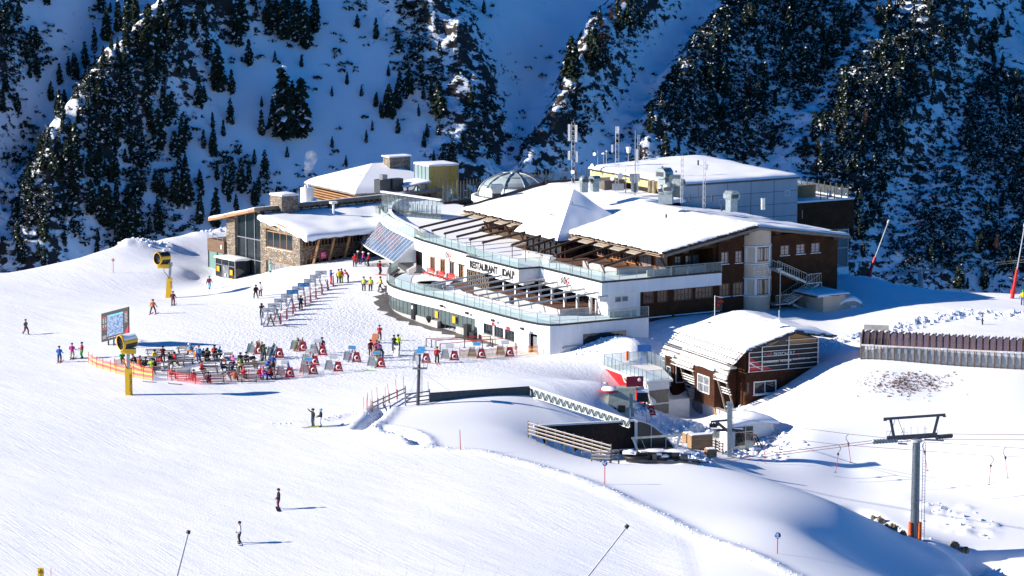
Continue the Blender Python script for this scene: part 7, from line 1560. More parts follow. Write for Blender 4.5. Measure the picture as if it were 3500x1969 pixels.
# ---------------- roof equipment: masts, cowls, dishes
def mast(px, pyb, pyt, u_, label, kind='lattice', r=.22):
    """px,pyb foot and pyt top in photo pixels, u_ = distance away"""
    b = AT(px, pyb, u_); h = AT(px, pyt, u_).z-b.z; o = thing('antenna_mast', label, 'antenna mast', b); m = MB()
    if kind == 'lattice':
        L = [(r, 0), (-r*.5, r*.87), (-r*.5, -r*.87)]
        for x, y in L: m.tube((x, y, 0), (x, y, h), .03, .03, 5)
        n = int(h/.35)
        for i in range(n):
            for (x, y), (x2, y2) in zip(L, L[1:]+L[:1]): m.beam((x, y, i*h/n), (x2, y2, (i+(i % 2))*h/n), .022)
        part('lattice', m, LGREY, o)
    else: m.tube((0, 0, 0), (0, 0, h), .07, .05, 8); part('mast_tube', m, STEEL, o)
    return o, h
def panel_ant(o, x, y, z0, z1, w=.24): m = MB(); m.box((x, y, (z0+z1)/2), (w, .16, z1-z0)); m.beam((x*.3, y*.3, z0+.3), (x, y, z0+.3), .04); part('panel_antenna', m, OFFW, o)
def dishp(o, c, r, ax): m = MB(); m.lathe(c, [(.001, -r*.3), (r*.6, -r*.18), (r, .02), (r, .06)], 14, ax=ax); part('dish', m, OFFW, o)
o, h = mast(*CH(140, 580), CH(140, 50)[1], 392, 'thick antenna mast with stacked white panel antennas left of the other masts', 'lattice', .28)
for x, y, z0, z1 in ((-.5, -.2, h*.72, h*.98), (.45, -.2, h*.70, h*.97), (.55, -.1, h*.38, h*.56), (-.5, -.1, h*.42, h*.56)): panel_ant(o, x, y, z0, z1, .34)
m = MB(); rs = random.Random(1)
for i in range(16): m.box((rs.uniform(-.3, .3), rs.uniform(-.3, .1), h*rs.uniform(.02, .62)), (.2, .2, .35))
part('cable_box', m, DSTEEL, o); dishp(o, Vector((0, -.35, h*.23)), .28, (-.3, -1, .1)); m = MB(); m.tube((.1, 0, h), (.1, 0, h*1.06), .03); part('whip', m, STEEL, o)
o, h = mast(CH(508, 0)[0], CH(0, 622)[1], CH(0, 80)[1], 380, 'tallest white lattice mast in the middle of the roof', 'lattice', .3)
panel_ant(o, -.6, 0, h*.60, h*.72); panel_ant(o, .1, -.2, h*.90, h*1.0, .3); dishp(o, Vector((-.6, -.3, h*.2)), .3, (-.2, -1, 0)); dishp(o, Vector((.5, -.3, h*.24)), .42, (.3, -1, .1)); m = MB(); m.box((.2, -.3, .6), (1.6, .5, .9)); part('cable_box', m, STEEL, o)
o, h = mast(CH(663, 0)[0], CH(0, 655)[1], CH(0, 105)[1], 372, 'thin pole with white ladder and panel antenna right of the tallest mast', 'pole')
panel_ant(o, .25, -.1, h*.50, h*.70, .3); m = MB(); m.beam((.3, 0, .5), (.3, 0, h*.92), .05); m.beam((.5, 0, .5), (.5, 0, h*.92), .05); [m.beam((.3, 0, .7+i*.4), (.5, 0, .7+i*.4), .03) for i in range(int(h/.44))]; part('ladder', m, OFFW, o); m = MB(); m.box((0, -.2, 1.0), (.4, .4, 1.2)); part('cable_box', m, DSTEEL, o)
o, h = mast(CH(1053, 0)[0], CH(0, 720)[1], CH(0, 330)[1], 360, 'dark lattice mast beside the large roof cowls', 'lattice', .18); panel_ant(o, -.1, -.15, h*.78, h*.92, .18)
o, h = mast(CH(1240, 0)[0], CH(0, 758)[1], CH(0, 355)[1], 358, 'slender lattice mast in front of the grey hall wall', 'lattice', .18); panel_ant(o, .35, 0, h*.78, h*.9, .14)
o, h = mast(CH(585, 0)[0], CH(0, 635)[1], CH(0, 435)[1], 380, 'short dark pole with small dish right of the tallest mast', 'pole'); dishp(o, Vector((0, -.2, h*.55)), .2, (0, -1, 0))
o, h = mast(CH(350, 0)[0], CH(0, 540)[1], CH(0, 280)[1], 395, 'thin pole with two round dishes at the left end of the yellow wall', 'pole'); dishp(o, Vector((-.8, -.1, h*.45)), .55, (-1, -.5, .2)); dishp(o, Vector((-.45, 0, h*.88)), .25, (-.5, -1, .2)); dishp(o, Vector((.0, -.1, h*.1)), .2, (0, -1, 0))
o, h = mast(CH(608, 0)[0], CH(0, 405)[1], CH(0, 258)[1], 398, 'white weather radar box on a short post on the grey hall roof', 'pole'); m = MB(); m.lathe((0, 0, h-.75), [(.22, 0), (.36, .75), (.36, .85), (.001, .9)], 8, smooth=False); part('radar_box', m, OFFW, o)
o, h = mast(CH(400, 0)[0], CH(0, 400)[1], CH(0, 305)[1], 398, 'low post with flat round dome at the corner of the yellow wall', 'pole'); m = MB(); m.lathe((0, 0, h-.1), [(.3, 0), (.3, .1), (.001, .25)], 12); part('radar_box', m, OFFW, o)
o, h = mast(CH(425, 0)[0], CH(0, 400)[1], CH(0, 275)[1], 397, 'low post with small white ball on the yellow wall corner', 'pole'); m = MB(); m.lathe((0, 0, h-.2), [(.001, -.15), (.16, 0), (.001, .16)], 10); part('radar_box', m, OFFW, o)
for x, y0, y1, l in ((1193, 700, 580, 'thin whip antenna between the two lattice masts'), (1122, 688, 655, 'short dark vent pipe left of the whip antenna'), (1310, 695, 655, 'short dark vent pipe right of the slender lattice mast'), (1390, 778, 735, 'short dark vent pipe left of the lone cowl'), (925, 833, 815, 'tiny dark vent stub on the open roof snow'), (1008, 490, 448, 'small pipe on the grey hall roof above the bronze pipes'), (2067, 838, 780, 'thin dark rod near the right end of the main roof')):
    Y_ = 360 if y0 > 600 else 385
    if x == 925: Y_ = 350
    b = AT(*CH(x, y0+12), Y_); t = AT(*CH(x, y1), Y_); m = MB(); m.tube(b, t, .05 if x in (1193, 2067) else .11, None, 7); solo('vent_pipe', m, DSTEEL, l, 'vent pipe')
b = AT(*CH(1737, 775), 353); m = MB(); m.tube(b, AT(*CH(1737, 685), 353), .3, .3, 14); m.tube(AT(*CH(1737, 685), 353), AT(*CH(1737, 680), 353), .36, .36, 14); solo('steel_chimney', m, plain("bright_steel", (.6, .6, .58), .25, .8), 'shiny steel chimney near the right part of the roof ridge', 'chimney')
def cowl(px, py, Y, s, yaw, label, hood='oct'):
    b = AT(*CH(px, py), Y); o = thing('roof_cowl', label, 'ventilation cowl', b, yaw)
    m = MB(); m.box((0, 0, .45*s), (1.1*s, 1.0*s, 1.7*s)); part('duct', m, ZINC, o); m = MB()
    if hood == 'oct':
        pr_ = [(-.75, 0), (-.75, .5), (-.4, .9), (.4, .9), (.75, .5), (.75, 0), (.45, -.25), (-.45, -.25)]
        m.poly3([(x*s, -.75*s, 1.3*s+z*s) for x, z in pr_], (0, 1, 0), 1.5*s); part('hood', m, ZINC, o)
    else:
        m.lathe((0, -.6*s, 1.6*s), [(.001, 0), (.7*s, 0), (.7*s, 1.2*s), (.001, 1.2*s)], 14, ax=(0, 1, 0)); part('hood', m, ZINC, o)
    m = MB(); m.box((0, -.77*s if hood == 'oct' else -.62*s, 1.55*s), (1.0*s, .02, .5*s)); part('louvre', m, DSTEEL, o); return o
cowl(1472, 765, 355, 1.0, R(35), 'lone octagonal zinc cowl on a square duct on the right of the ridge')
cowl(905, 590, 366, 1.15, R(-40), 'largest octagonal cowl of the cluster below the bronze pipes'); cowl(1030, 640, 362, .85, R(50), 'right cowl of the cluster, touching the dark lattice mast')
cowl(945, 700, 361, 1.0, R(-15), 'front double cowl with round ends in the cluster', 'round'); cowl(895, 700, 361.6, .9, R(-15), 'left round ended cowl of the front pair', 'round')
cowl(235, 610, 372, .8, R(20), 'small round hooded cowl behind the pyramid roof', 'round'); cowl(325, 605, 373, .8, R(-50), 'small brownish hooded cowl right behind the pyramid tip', 'oct'); cowl(660, 600, 376, .9, R(90), 'wide dark wedge hood behind the ladder pole')
_c = AT(*CJ(1440, 570), 388); o = thing('roof_cowl', 'cowl with butterfly hood on the roof edge in front of the dome', 'ventilation cowl', _c, R(10))
m = MB(); m.box((0, 0, .2), (1.1, 1.1, 1.0)); part('duct', m, BLACK, o); m = MB(); m.poly3([(-.5, -.6, .7), (-.9, -.6, 1.5), (-.8, -.6, 1.9), (.8, -.6, 1.9), (.9, -.6, 1.5), (.5, -.6, .7)], (0, 1, 0), 1.2); part('hood', m, ZINC, o)
b = AT(*CH(1000, 575), 365); m = MB()
for i in range(6): m.box(b+Vector((0, 0, .2+i*.22)), (1.5, 1.2, .14)); m.box(b+Vector((0, 0, .1+i*.22)), (1.2, 1.0, .1))
solo('louvre_vent', m, ZINC, 'stacked louvre vent between the big cowl and the dark lattice mast', 'vent')
# ---------------- drag lift machinery in front of the ski school
def rel(o, f): return lambda x, y, dY=0: AT(*f(x, y), XF[o.name].translation.y+dY)-XF[o.name].translation
b = G(*CF(200, 960)); DM = thing('lift_drive', 'pale green lift drive unit with steel gantry, snow on top, left of the test centre', 'lift drive', b); D_ = rel(DM, CF)
m = MB(); m.box(D_(165, 900), (2.3, 1.6, 3.0)); m.box(D_(230, 830), (2.0, 1.5, 2.2)); part('motor_hut', m, plain("pale_green_sheet", (.34, .38, .32), .6), DM)
m = MB(); m.beam(D_(165, 775), D_(385, 750), .22, .3); m.beam(D_(285, 760), D_(285, 1000), .35, .35); m.beam(D_(120, 870), D_(235, 930), .12, .2); m.beam(D_(380, 750), D_(380, 800), .2); part('gantry', m, ZINC, DM)
m = MB(); m.tube(D_(25, 790, .5), D_(150, 785, .5), .05); m.lathe(D_(90, 780), [(1.1, 0), (1.15, .1), (1.1, .2)], 24); part('bull_wheel', m, RED, DM); m = MB(); m.lathe(D_(90, 768), [(1.0, 0), (.9, .25), (.001, .35)], 20); part('wheel_snow', m, SNOWR, DM)
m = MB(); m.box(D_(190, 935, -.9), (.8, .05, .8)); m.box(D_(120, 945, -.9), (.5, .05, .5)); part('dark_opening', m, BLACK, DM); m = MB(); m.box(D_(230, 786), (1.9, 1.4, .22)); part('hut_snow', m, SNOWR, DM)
m = MB()
for i in range(6): m.tube(D_(160+i*10, 800+(i % 3)*14), D_(163+i*10, 835+(i % 3)*14), .1)
m.box(D_(370, 830), (1.2, .8, 1.0)); part('motor', m, BLACK, DM)
# near tow lift station: mast with arm, small hut, crates
b = G(*CF(1128, 1350)); TM = thing('tow_lift_mast', 'square grey tow lift mast with ladder and pulley arm in front of the snowed-in hut', 'lift mast', b); T2 = rel(TM, CF)
m = MB(); m.beam((0, 0, -.3), T2(1128, 895), .5, .5); m.box(T2(1128, 885), (.6, .6, .25)); part('mast', m, ZINC, TM)
m = MB(); m.beam(T2(965, 1045), T2(1110, 1032), .22, .22); m.beam(T2(1010, 1045), T2(1110, 1125), .25, .3); m.beam(T2(1015, 1120), T2(1240, 1115), .18, .25); m.beam(T2(1165, 1105), T2(1245, 1112), .5, .08); part('pulley_arm', m, DSTEEL, TM)
m = MB(); m.beam(T2(1142, 895), T2(1142, 1350), .05); m.beam(T2(1158, 895), T2(1158, 1350), .05); [m.beam(T2(1142, 900+i*12), T2(1158, 900+i*12), .03) for i in range(37)]; part('ladder', m, LGREY, TM)
m = MB()
for i in range(6): m.lathe(T2(970+i*11, 1065+(i % 2)*10), [(.04, -.05), (.13, -.05), (.13, .05), (.04, .05)], 10, ax=(0, 1, 0))
m.box(T2(985, 1080), (.8, .4, .35)); part('pulley', m, BLACK, TM); m = MB(); m.beam(T2(1165, 1102), T2(1245, 1108), .5, .06); m.beam(T2(965, 1037), T2(1100, 1025), .2, .06); part('arm_snow', m, SNOWR, TM)
b = G(*CF(1210, 1290)); LH = thing('lift_hut', 'white rounded lift operator hut buried under a thick snow cap', 'hut', (b.x, b.y+1.5, b.z-.4), R(24))
m = MB(); m.poly3([(-1.6, -1.6, 0), (2.3, -1.6, 0), (3.6, -1.6, 2.2), (3.3, -1.6, 3.4), (-1.6, -1.6, 3.1)], (0, 1, 0), 3.6); part('hut_wall', m, OFFW, LH)
m = MB(); m.bx(-1.2, .9, -1.68, -1.58, .9, 2.9); w_ = part('window', m, WGLASS, LH); m = MB(); m.bx(-1.3, 1.0, -1.74, -1.66, 2.35, 2.45); m.bx(-.1, 0, -1.74, -1.66, .9, 2.9); m.bx(-1.3, 1.0, -1.74, -1.66, .82, .92); part('window_frame', m, STEEL, w_)
snow_slab('hut_snow', LH, lambda s, t: (-2.2+6.2*s, -1.9+4.6*t, 3.1+.35*math.sin(s*3)), 12, 10, .5, .15, edge=1.0, droop=.4)
b = G(*CF(1040, 1260)); CB_ = thing('control_cabin', 'small glazed lift control cabin behind the timber crates', 'cabin', b); m = MB(); m.box((0, 0, .6), (1.6, 1.4, 1.4)); part('cabin_wall', m, OFFW, CB_); m = MB(); m.box((-.1, -.72, 1.55), (1.3, .04, .9)); m.box((-.82, 0, 1.6), (.04, 1.1, 1.0)); part('window', m, CGLASS, CB_); m = MB(); m.box((0, 0, 2.2), (1.9, 1.7, .2)); part('roof_snow', m, SNOWR, CB_)
for x, y, w, h_, l in ((870, 1290, 2.4, 1.7, 'largest weathered board crate in front of the lift cabin'), (770, 1235, 1.0, 1.2, 'small board crate left of the largest one'), (962, 1345, .9, .8, 'low timber block at the right of the crates')):
    b = G(*CF(x, y)); o = thing('timber_crate', l, 'crate', b, R(20)); m = MB(); n = 6
    for i in range(n): m.box((0, -.55, h_*(i+.5)/n), (w, .07, h_/n-.02)); m.box((w/2, 0, h_*(i+.5)/n), (.07, 1.1, h_/n-.02)); m.box((-w/2, 0, h_*(i+.5)/n), (.07, 1.1, h_/n-.02)); m.box((0, .55, h_*(i+.5)/n), (w, .07, h_/n-.02))
    part('board', m, wood_mat("crate_wood", (.22, .13, .06), (.42, .27, .15)) if 'crate_wood' not in MATS else MATS['crate_wood'], o); m = MB(); m.box((0, 0, h_-.1), (w-.15, .95, .3)); part('crate_snow', m, SNOWR, o)
rail_fence('wooden_fence', [G(*CF(975, 1290)), G(*CF(1070, 1330))], 'dark slatted rail fence between the crates and the tow lift mast', 3, 1.2, 4, DTIMB)
b = G(*CF(1300, 1290)); o = thing('gas_bottle_box', 'grey metal box with hoses beside the lift hut window', 'equipment box', b); m = MB(); m.box((0, 0, .5), (.9, .5, 1.0)); part('box', m, ZINC, o); m = MB(); m.path([Vector((.1, 0, 1)), Vector((.3, 0, 1.7)), Vector((.7, 0, 1.6)), Vector((1.1, 0, .8)), Vector((1.4, 0, .2))], .07); m.path([Vector((.2, -.1, 1)), Vector((.6, -.1, 1.3)), Vector((1.0, -.1, .3))], .07); part('hose', m, BLACK, o)
# bullwheel station in the hollow
b = Z(2240, 1560, -3.0); BW = thing('bullwheel_station', 'dark bullwheel tensioning frame with snow patches in the garage hollow', 'lift station', b); B_ = rel(BW, CF)
m = MB(); m.beam(B_(275, 1190), B_(720, 1160), .16, .2); m.beam(B_(290, 1195), B_(335, 1310), .14, .2); m.beam(B_(700, 1165), B_(655, 1300), .14, .2); m.beam(B_(355, 1185), B_(420, 1330), .03); m.beam(B_(610, 1170), B_(760, 1380), .03); part('gantry', m, ZINC, BW)
m = MB(); m.beam(B_(220, 1345), B_(860, 1400), .9, .4); m.beam(B_(330, 1300, .8), B_(660, 1295, .8), .3, .5); m.beam(B_(230, 1380, -1), B_(850, 1415, -1), .2, .3); part('chassis', m, DSTEEL, BW)
m = MB(); m.lathe(B_(330, 1355), [(1.5, 0), (1.6, .12), (1.5, .25)], 28); part('bull_wheel', m, BLACK, BW)
rs = random.Random(6)
m = MB()
for i in range(14): m.box(B_(rs.uniform(400, 780), rs.uniform(1310, 1390), rs.uniform(-1, 1)), (rs.uniform(.3, .9), .5, rs.uniform(.3, .7)))
for x in (820, 850): m.lathe(B_(x, 1405), [(.05, -.1), (.3, -.1), (.3, .1), (.05, .1)], 12, ax=(0, 1, 0))
part('machinery', m, DSTEEL, BW)
m = MB()
for x, y, w, h_ in ((260, 1325, 1.4, .5), (300, 1370, .6, .4), (350, 1375, .5, .35), (500, 1330, .9, .25), (560, 1350, .7, .3), (640, 1305, 2.6, .2), (450, 1302, 2.6, .2), (600, 1395, 1.2, .25), (700, 1400, 1.0, .25)): m.box(B_(x, y, -.4)+Vector((0, 0, h_*.3)), (w, .7, h_*.6), rs.uniform(-.3, .3)); m.lathe(B_(x, y, -.4)+Vector((w*.1, 0, h_*.5)), [(w*.38, 0), (w*.3, h_*.25), (.001, h_*.4)], 9)
part('station_snow', m, SNOWR, BW)
# snow covered huts right of the restaurant
for x, y, w, d_, h_, rz, mt, l in ((2480, 1060, 3.4, 2.6, 1.5, 20, DTIMB, 'dark snow covered shed farthest right beside the restaurant'), (2400, 1030, 3.0, 2.2, 1.3, 15, DSTEEL, 'low snow covered box in front of the dark shed'), (2340, 1010, 2.6, 2, 1.4, 10, plain("green_bin", (.03, .16, .05), .5), 'green container under snow behind the cream annex')):
    X_, Y_ = CM(x, y-120) if False else (2050+x/2.8622, 700+y/2.8622); p = AT(X_, Y_, 362 if 'green' not in l else 368); m = MB(); o = thing('snowed_hut', l, 'shed', (p.x, p.y, p.z), R(rz)); m.bx(-w/2, w/2, -d_/2, d_/2, -1.5, h_*.6); part('hut_wall', m, mt, o); snow_slab('hut_snow', o, lambda s, t: (-w*.6+w*1.2*s, -d_*.6+d_*1.2*t, h_*.6+.35*math.sin(t*3)), 7, 6, .45, .1)
p = AT(*CM(2470, 1060), 350); o = thing('pale_tent', 'pale gabled tent with small white notice under snow at the annex corner', 'tent', (p.x, p.y, p.z), R(12)); m = MB(); m.poly3([(-2.3, 0, 0), (2.3, 0, 0), (1.5, 0, .75), (.3, 0, 1.6), (-.6, 0, 1.6), (-2.3, 0, .4)], (0, 1, 0), 2.5); part('tent_wall', m, plain("pale_canvas", (.36, .37, .32), .8), o); snow_slab('tent_snow', o, lambda s, t: (-1.7+2.9*s, -.2+2.8*t, 1.2+.55*math.sin(s*3.1)), 6, 6, .4, .1); m = MB(); m.box((.15, -.04, .7), (.75, .03, .5)); part('notice', m, OFFW, o)
# ---------------- ski racks
def rack_proto(nm, label, grp, long_=1.5, seed=0, skis=4, board=None):
    o = thing(nm, label, 'ski rack', (0, 0, 0), 0, grp); r = random.Random(seed)
    ends = [(0, 0), (-long_*.74, long_*.68)]
    for i, (ex, ey) in enumerate(ends):
        m = MB(); m.poly3([(ex-.58, ey, .12), (ex+.58, ey, .12), (ex+.28, ey, 1.25), (ex-.28, ey, 1.25)], (0, 1, 0), .05); e_ = part('end_panel', m, CRIM if i == 0 else LGREY, o)
        if i == 0:
            m = MB(); m.lathe((ex, ey-.01, .62), [(.001, 0), (.27, 0), (.27, .015), (.001, .015)], 18, ax=(0, -1, 0)); m.box((ex+.1, ey-.02, .34), (.62, .02, .05)); lo_ = part('white_emblem', m, OFFW, e_)
            m = MB(); m.box((ex-.02, ey-.035, .64), (.3, .01, .08)); m.lathe((ex+.02, ey-.03, .60), [(.16, 0), (.2, 0), (.2, .01), (.16, .01)], 16, ax=(0, -1, 0)); part('emblem_mark', m, RED, lo_)
        for sx_ in (-.58, .58): m = MB(); m.beam((ex+sx_, ey, 0), (ex+sx_*.48, ey, 1.3), .04); part('leg', m, STEEL, o)
    m = MB()
    for z, w_ in ((.2, .55), (1.2, .3)):
        for sg in (-1, 1): m.beam((ends[0][0]+sg*w_, ends[0][1], z), (ends[1][0]+sg*w_, ends[1][1], z), .04)
    part('rack_rail', m, STEEL, o)
    if board:
        mx_, my_ = ends[1][0]*.5, ends[1][1]*.5; m = MB(); m.box((mx_, my_, 1.75), (.9, .05, .44)); bq = part('top_board', m, OFFW, o); m = MB(); m.box((mx_, my_-.035, 1.77), (.82, .01, .34)); part('board_picture', m, board, bq); m = MB(); m.beam((mx_-.3, my_+.04, .9), (mx_-.3, my_+.04, 1.6), .03); m.beam((mx_+.3, my_+.04, .9), (mx_+.3, my_+.04, 1.6), .03); part('board_post', m, STEEL, o)
    return o, ends
SKC = [plain("ski_%s" % n, c, .35) for n, c in (("red", (.5, .03, .03)), ("white", (.7, .7, .7)), ("black", (.02, .02, .025)), ("green", (.12, .45, .08)), ("blue", (.03, .12, .45)), ("brown", (.2, .1, .05)))]
def leaning_skis(root_loc, n, seed, spread=1.2, axis=(-.74, .68), label='pair of skis leaning on a ski rack', grp='skis leaning on the ski racks'):
    r = random.Random(seed)
    for i in range(n):
        t = r.uniform(0, 1)*spread; side = r.choice((-1, 1)); b = root_loc+Vector((axis[0]*t+side*.55, axis[1]*t-.05, .02)); tp_ = root_loc+Vector((axis[0]*t+side*.05, axis[1]*t, r.uniform(1.45, 1.8)))
        o = thing('skis', label, 'skis', b, 0, grp)
        for k in (-.05, .05):
            m = MB(); v = tp_-b; m.beam((k, 0, 0), (v.x+k, v.y, v.z*.93), .085, .025, 0, (0, 1, 0)); m.beam((v.x+k, v.y, v.z*.93), (v.x*1.02+k+side*.05, v.y, v.z), .07, .02, 0, (0, 1, 0)); part('ski', m, r.choice(SKC), o)
PB_ = [None, SKYB, OFFW]
rl_ = ['at the left end of the rack field, crowded with skis', 'second from left, right of the man in green', 'rearmost one, loaded with dark skis', 'in the rear row beside the person in maroon', 'behind the one with the bright blue board', 'with bright blue board in the middle front row', 'empty one with white board in the front middle', 'with blue board standing alone in the centre', 'beside the group of skiers in helmets', 'with snowboard standing behind the red net', 'behind the slim lift mast with platform', 'between the red jacketed skier and the net', 'behind the left half of the counter net', 'behind the right half of the counter net', 'beside the lift drive at the test centre']
for i, (f, x, y, ns, bd) in enumerate([(CA, 320, 495, 9, None), (CA, 572, 538, 4, None), (CA, 870, 455, 7, None), (CA, 1115, 508, 1, 'w'), (CA, 1015, 635, 3, 'w'), (CA, 997, 747, 1, 'b'), (CA, 1310, 712, 0, 'w'), (CA, 1543, 592, 2, 'b'), (CA, 1848, 662, 1, 'b'), (CA, 703, 783, 2, 'w'), (CE, 425, 1068, 0, 'b'), (CE, 687, 1045, 0, 'w'), (CE, 938, 1026, 0, 'b'), (CE, 1200, 1010, 0, 'w'), (CF, 445, 1000, 3, None)]):
    o, e_ = rack_proto('ski_rack', 'red trapezoid ski rack '+rl_[i], 'trapezoid ski racks on the plaza', 1.5, i, 0, {'w': OFFW, 'b': SKYB}.get(bd)); p = G(*f(x, y)); o.location = p
    leaning_skis(p, ns, 100+i, 1.4, label='skis leaning on a trapezoid ski rack of the plaza')
bann = [(1258, 372), (1176, 432), (1090, 497), (1002, 560), (920, 613), (840, 668), (760, 730), (660, 800), (568, 875), (475, 948)]
for i, (x, y) in enumerate(bann):
    t_ = i/9; fx, fy = CC(x+60, y+190-10*t_); p = G(fx, fy)
    lab = ['uppermost', 'second', 'third', 'fourth', 'fifth', 'sixth', 'seventh', 'eighth', 'second lowest', 'lowest'][i]
    o = thing('banner_rack', lab+' of the long diagonal row of ski racks with picture banners', 'ski rack', p, 0, 'row of bannered ski racks')
    for ex, pm in ((-1.15, LGREY), (1.15, CRIM)):
        m = MB(); m.poly3([(ex, -.55+.5*ex, 0.1), (ex+.12, .45+.5*ex, .1), (ex+.06, .15+.5*ex, 1.45), (ex, -.2+.5*ex, 1.45)], (1, -.1, 0), .06); part('end_panel', m, pm, o)
    m = MB(); m.beam((-1.15, -.6, 1.4), (1.15, .57, 1.4), .04); m.beam((-1.15, -.9, .25), (1.15, .2, .25), .04); m.beam((-1.15, -.2, .25), (1.15, .9, .25), .04); m.beam((-1.1, -.5, .2), (.2, 0, 1.4), .03); m.beam((1.1, .5, .2), (-.1, 0, 1.4), .03); part('rack_rail', m, STEEL, o)
    ctr = Vector((-.35, 0, 0)); m = MB(); m.box((-.35, -.1, 1.95), (1.5, .05, .52), .1); bq = part('banner', m, BLUE if i in (3, 5) else LGREY, o); m = MB(); m.box((-.35, -.15, 1.93), (1.3, .02, .30), .1); bp_ = part('banner_picture', m, SKYB if i in (3, 5) else OFFW, bq)
    m = MB(); m.beam((-.7, -.2, 1.86), (-.2, -.15, 2.0), .05, .02, up=(0, 1, 0)); m.beam((-.3, -.17, 1.92), (.0, -.14, 1.84), .05, .02, up=(0, 1, 0)); part('rider_silhouette', m, BLACK, bp_)
    m = MB(); m.beam((-1.0, -.1, 1.2), (-1.0, -.1, 2.1), .04); m.beam((.3, .05, 1.2), (.3, .05, 2.1), .04); part('banner_post', m, STEEL, o)
    if i in (1, 6, 8, 9): leaning_skis(p+Vector((-.4, -.2, 0)), 2 if i < 8 else 3, 300+i, 1.5, (.9, .45), 'skis leaning in the diagonal row of bannered racks', 'skis in the diagonal rack row')
# a-boards
def aboard(f, x, y, col, label, h=1.15, w=.75):
    p = G(*f(x, y)); o = thing('a_board', label, 'a-board sign', p, R(-18)); m = MB(); m.box((0, -.22, h/2), (w, .04, h), 0, 0, Matrix.Rotation(-.2, 3, 'X')); b_ = part('front_board', m, col, o); m = MB(); m.box((0, .22, h/2), (w, .04, h), 0, 0, Matrix.Rotation(.2, 3, 'X')); part('rear_board', m, LGREY, o); m = MB(); m.box((.1, -.26, h*.35), (.2, .02, .2), 0, 0, Matrix.Rotation(-.2, 3, 'X')); part('notice', m, OFFW, b_)
aboard(CA, 1780, 340, plain("copper_board", (.42, .13, .05), .5), 'copper coloured menu a-board near the helmeted skier'); aboard(CA, 2045, 500, OFFW, 'white a-board beside the man in black', 1.2, .6)
# ---------------- beer tables and benches
TWOOD = wood_mat("worn_bench_wood", (.13, .10, .08), (.26, .21, .17), (4, .5, 4))
def trestle(nm, w, h, L_):
    o = thing(nm, None, 'table' if 'table' in nm else 'bench'); m = MB(); m.box((0, 0, h), (L_, w, .05)); part('table_top' if 'table' in nm else 'seat', m, TWOOD, o)
    for sx_ in (-L_*.38, L_*.38):
        m = MB()
        for sy in (-1, 1): m.beam((sx_, sy*w*.4, 0), (sx_, sy*w*.36, h-.02), .04)
        m.beam((sx_, -w*.4, .06), (sx_, w*.4, .06), .035); m.beam((sx_, -w*.37, h*.6), (sx_, w*.37, h*.6), .03); part('leg_frame', m, DSTEEL, o)
    return freeze(o)
PT, PBn = trestle('beer_table', .5, .77, 2.2), trestle('beer_bench', .26, .46, 2.2); first = {PT: True, PBn: True}
def place(pr, p, rz, label, grp):
    o = pr if first[pr] else copy_tree(pr); first[pr] = False; o.location = p; o.rotation_euler = (0, 0, rz); o['label'] = label; o['group'] = grp; return o
TBL = [(CB, 1030, 500), (CB, 1150, 520), (CB, 1420, 470), (CB, 1310, 560), (CB, 1410, 610), (CB, 1690, 570), (CB, 1890, 550), (CB, 1300, 640), (CB, 980, 640), (CB, 1120, 720), (CB, 1370, 740), (CB, 1700, 660), (CB, 1720, 720), (CB, 1560, 790), (CB, 1330, 800), (CB, 1800, 830), (CB, 2060, 780), (CB, 2230, 680), (CB, 2190, 620), (CB, 2370, 650), (CB, 2440, 780), (CB, 2210, 830), (CB, 880, 600), (CB, 1970, 690)]
for i, (f, x, y) in enumerate(TBL):
    p = G(*f(x, y)); rz = R(12+random.uniform(-5, 5)); d = Vector((-math.sin(rz), math.cos(rz), 0))
    place(PT, p, rz, 'trestle beer table on the snow of the crowded bench area', 'beer tables on the snow'); 
    for s_ in (-1, 1): q = p+d*(.72*s_); q.z = H(q.x, q.y); place(PBn, q, rz, 'trestle bench beside a beer table on the snow', 'beer benches on the snow')
# ---------------- people: one continuous skinned body per pose, clothing colours per person
CLO = {}
def clo(c):
    if c not in CLO: CLO[c] = plain("cloth_"+c, {'black': (.012, .012, .015), 'navy': (.012, .025, .075), 'grey': (.11, .12, .14), 'white': (.70, .70, .72), 'red': (.52, .02, .02), 'crimson': (.38, .01, .03), 'maroon': (.13, .012, .03), 'orange': (.70, .17, .01), 'rust': (.45, .10, .02), 'yellow': (.70, .52, .02), 'lime': (.42, .62, .03), 'hivis': (.62, .85, .03), 'green': (.03, .42, .06), 'dgreen': (.025, .05, .03), 'mint': (.32, .55, .45), 'teal': (.05, .34, .38), 'sky': (.12, .42, .70), 'blue': (.015, .10, .42), 'royal': (.02, .08, .35), 'purple': (.16, .03, .18), 'magenta': (.42, .02, .20), 'pink': (.70, .14, .34), 'brown': (.10, .05, .03), 'olive': (.10, .10, .04), 'beige': (.38, .30, .22), 'coral': (.65, .07, .07), 'hvo': (.80, .22, .02)}[c], .8, var=.15, scale=8)
    return CLO[c]
SKIN = plain("skin", (.48, .28, .20), .6, var=.06)
def Vx(*a): return Vector(a)
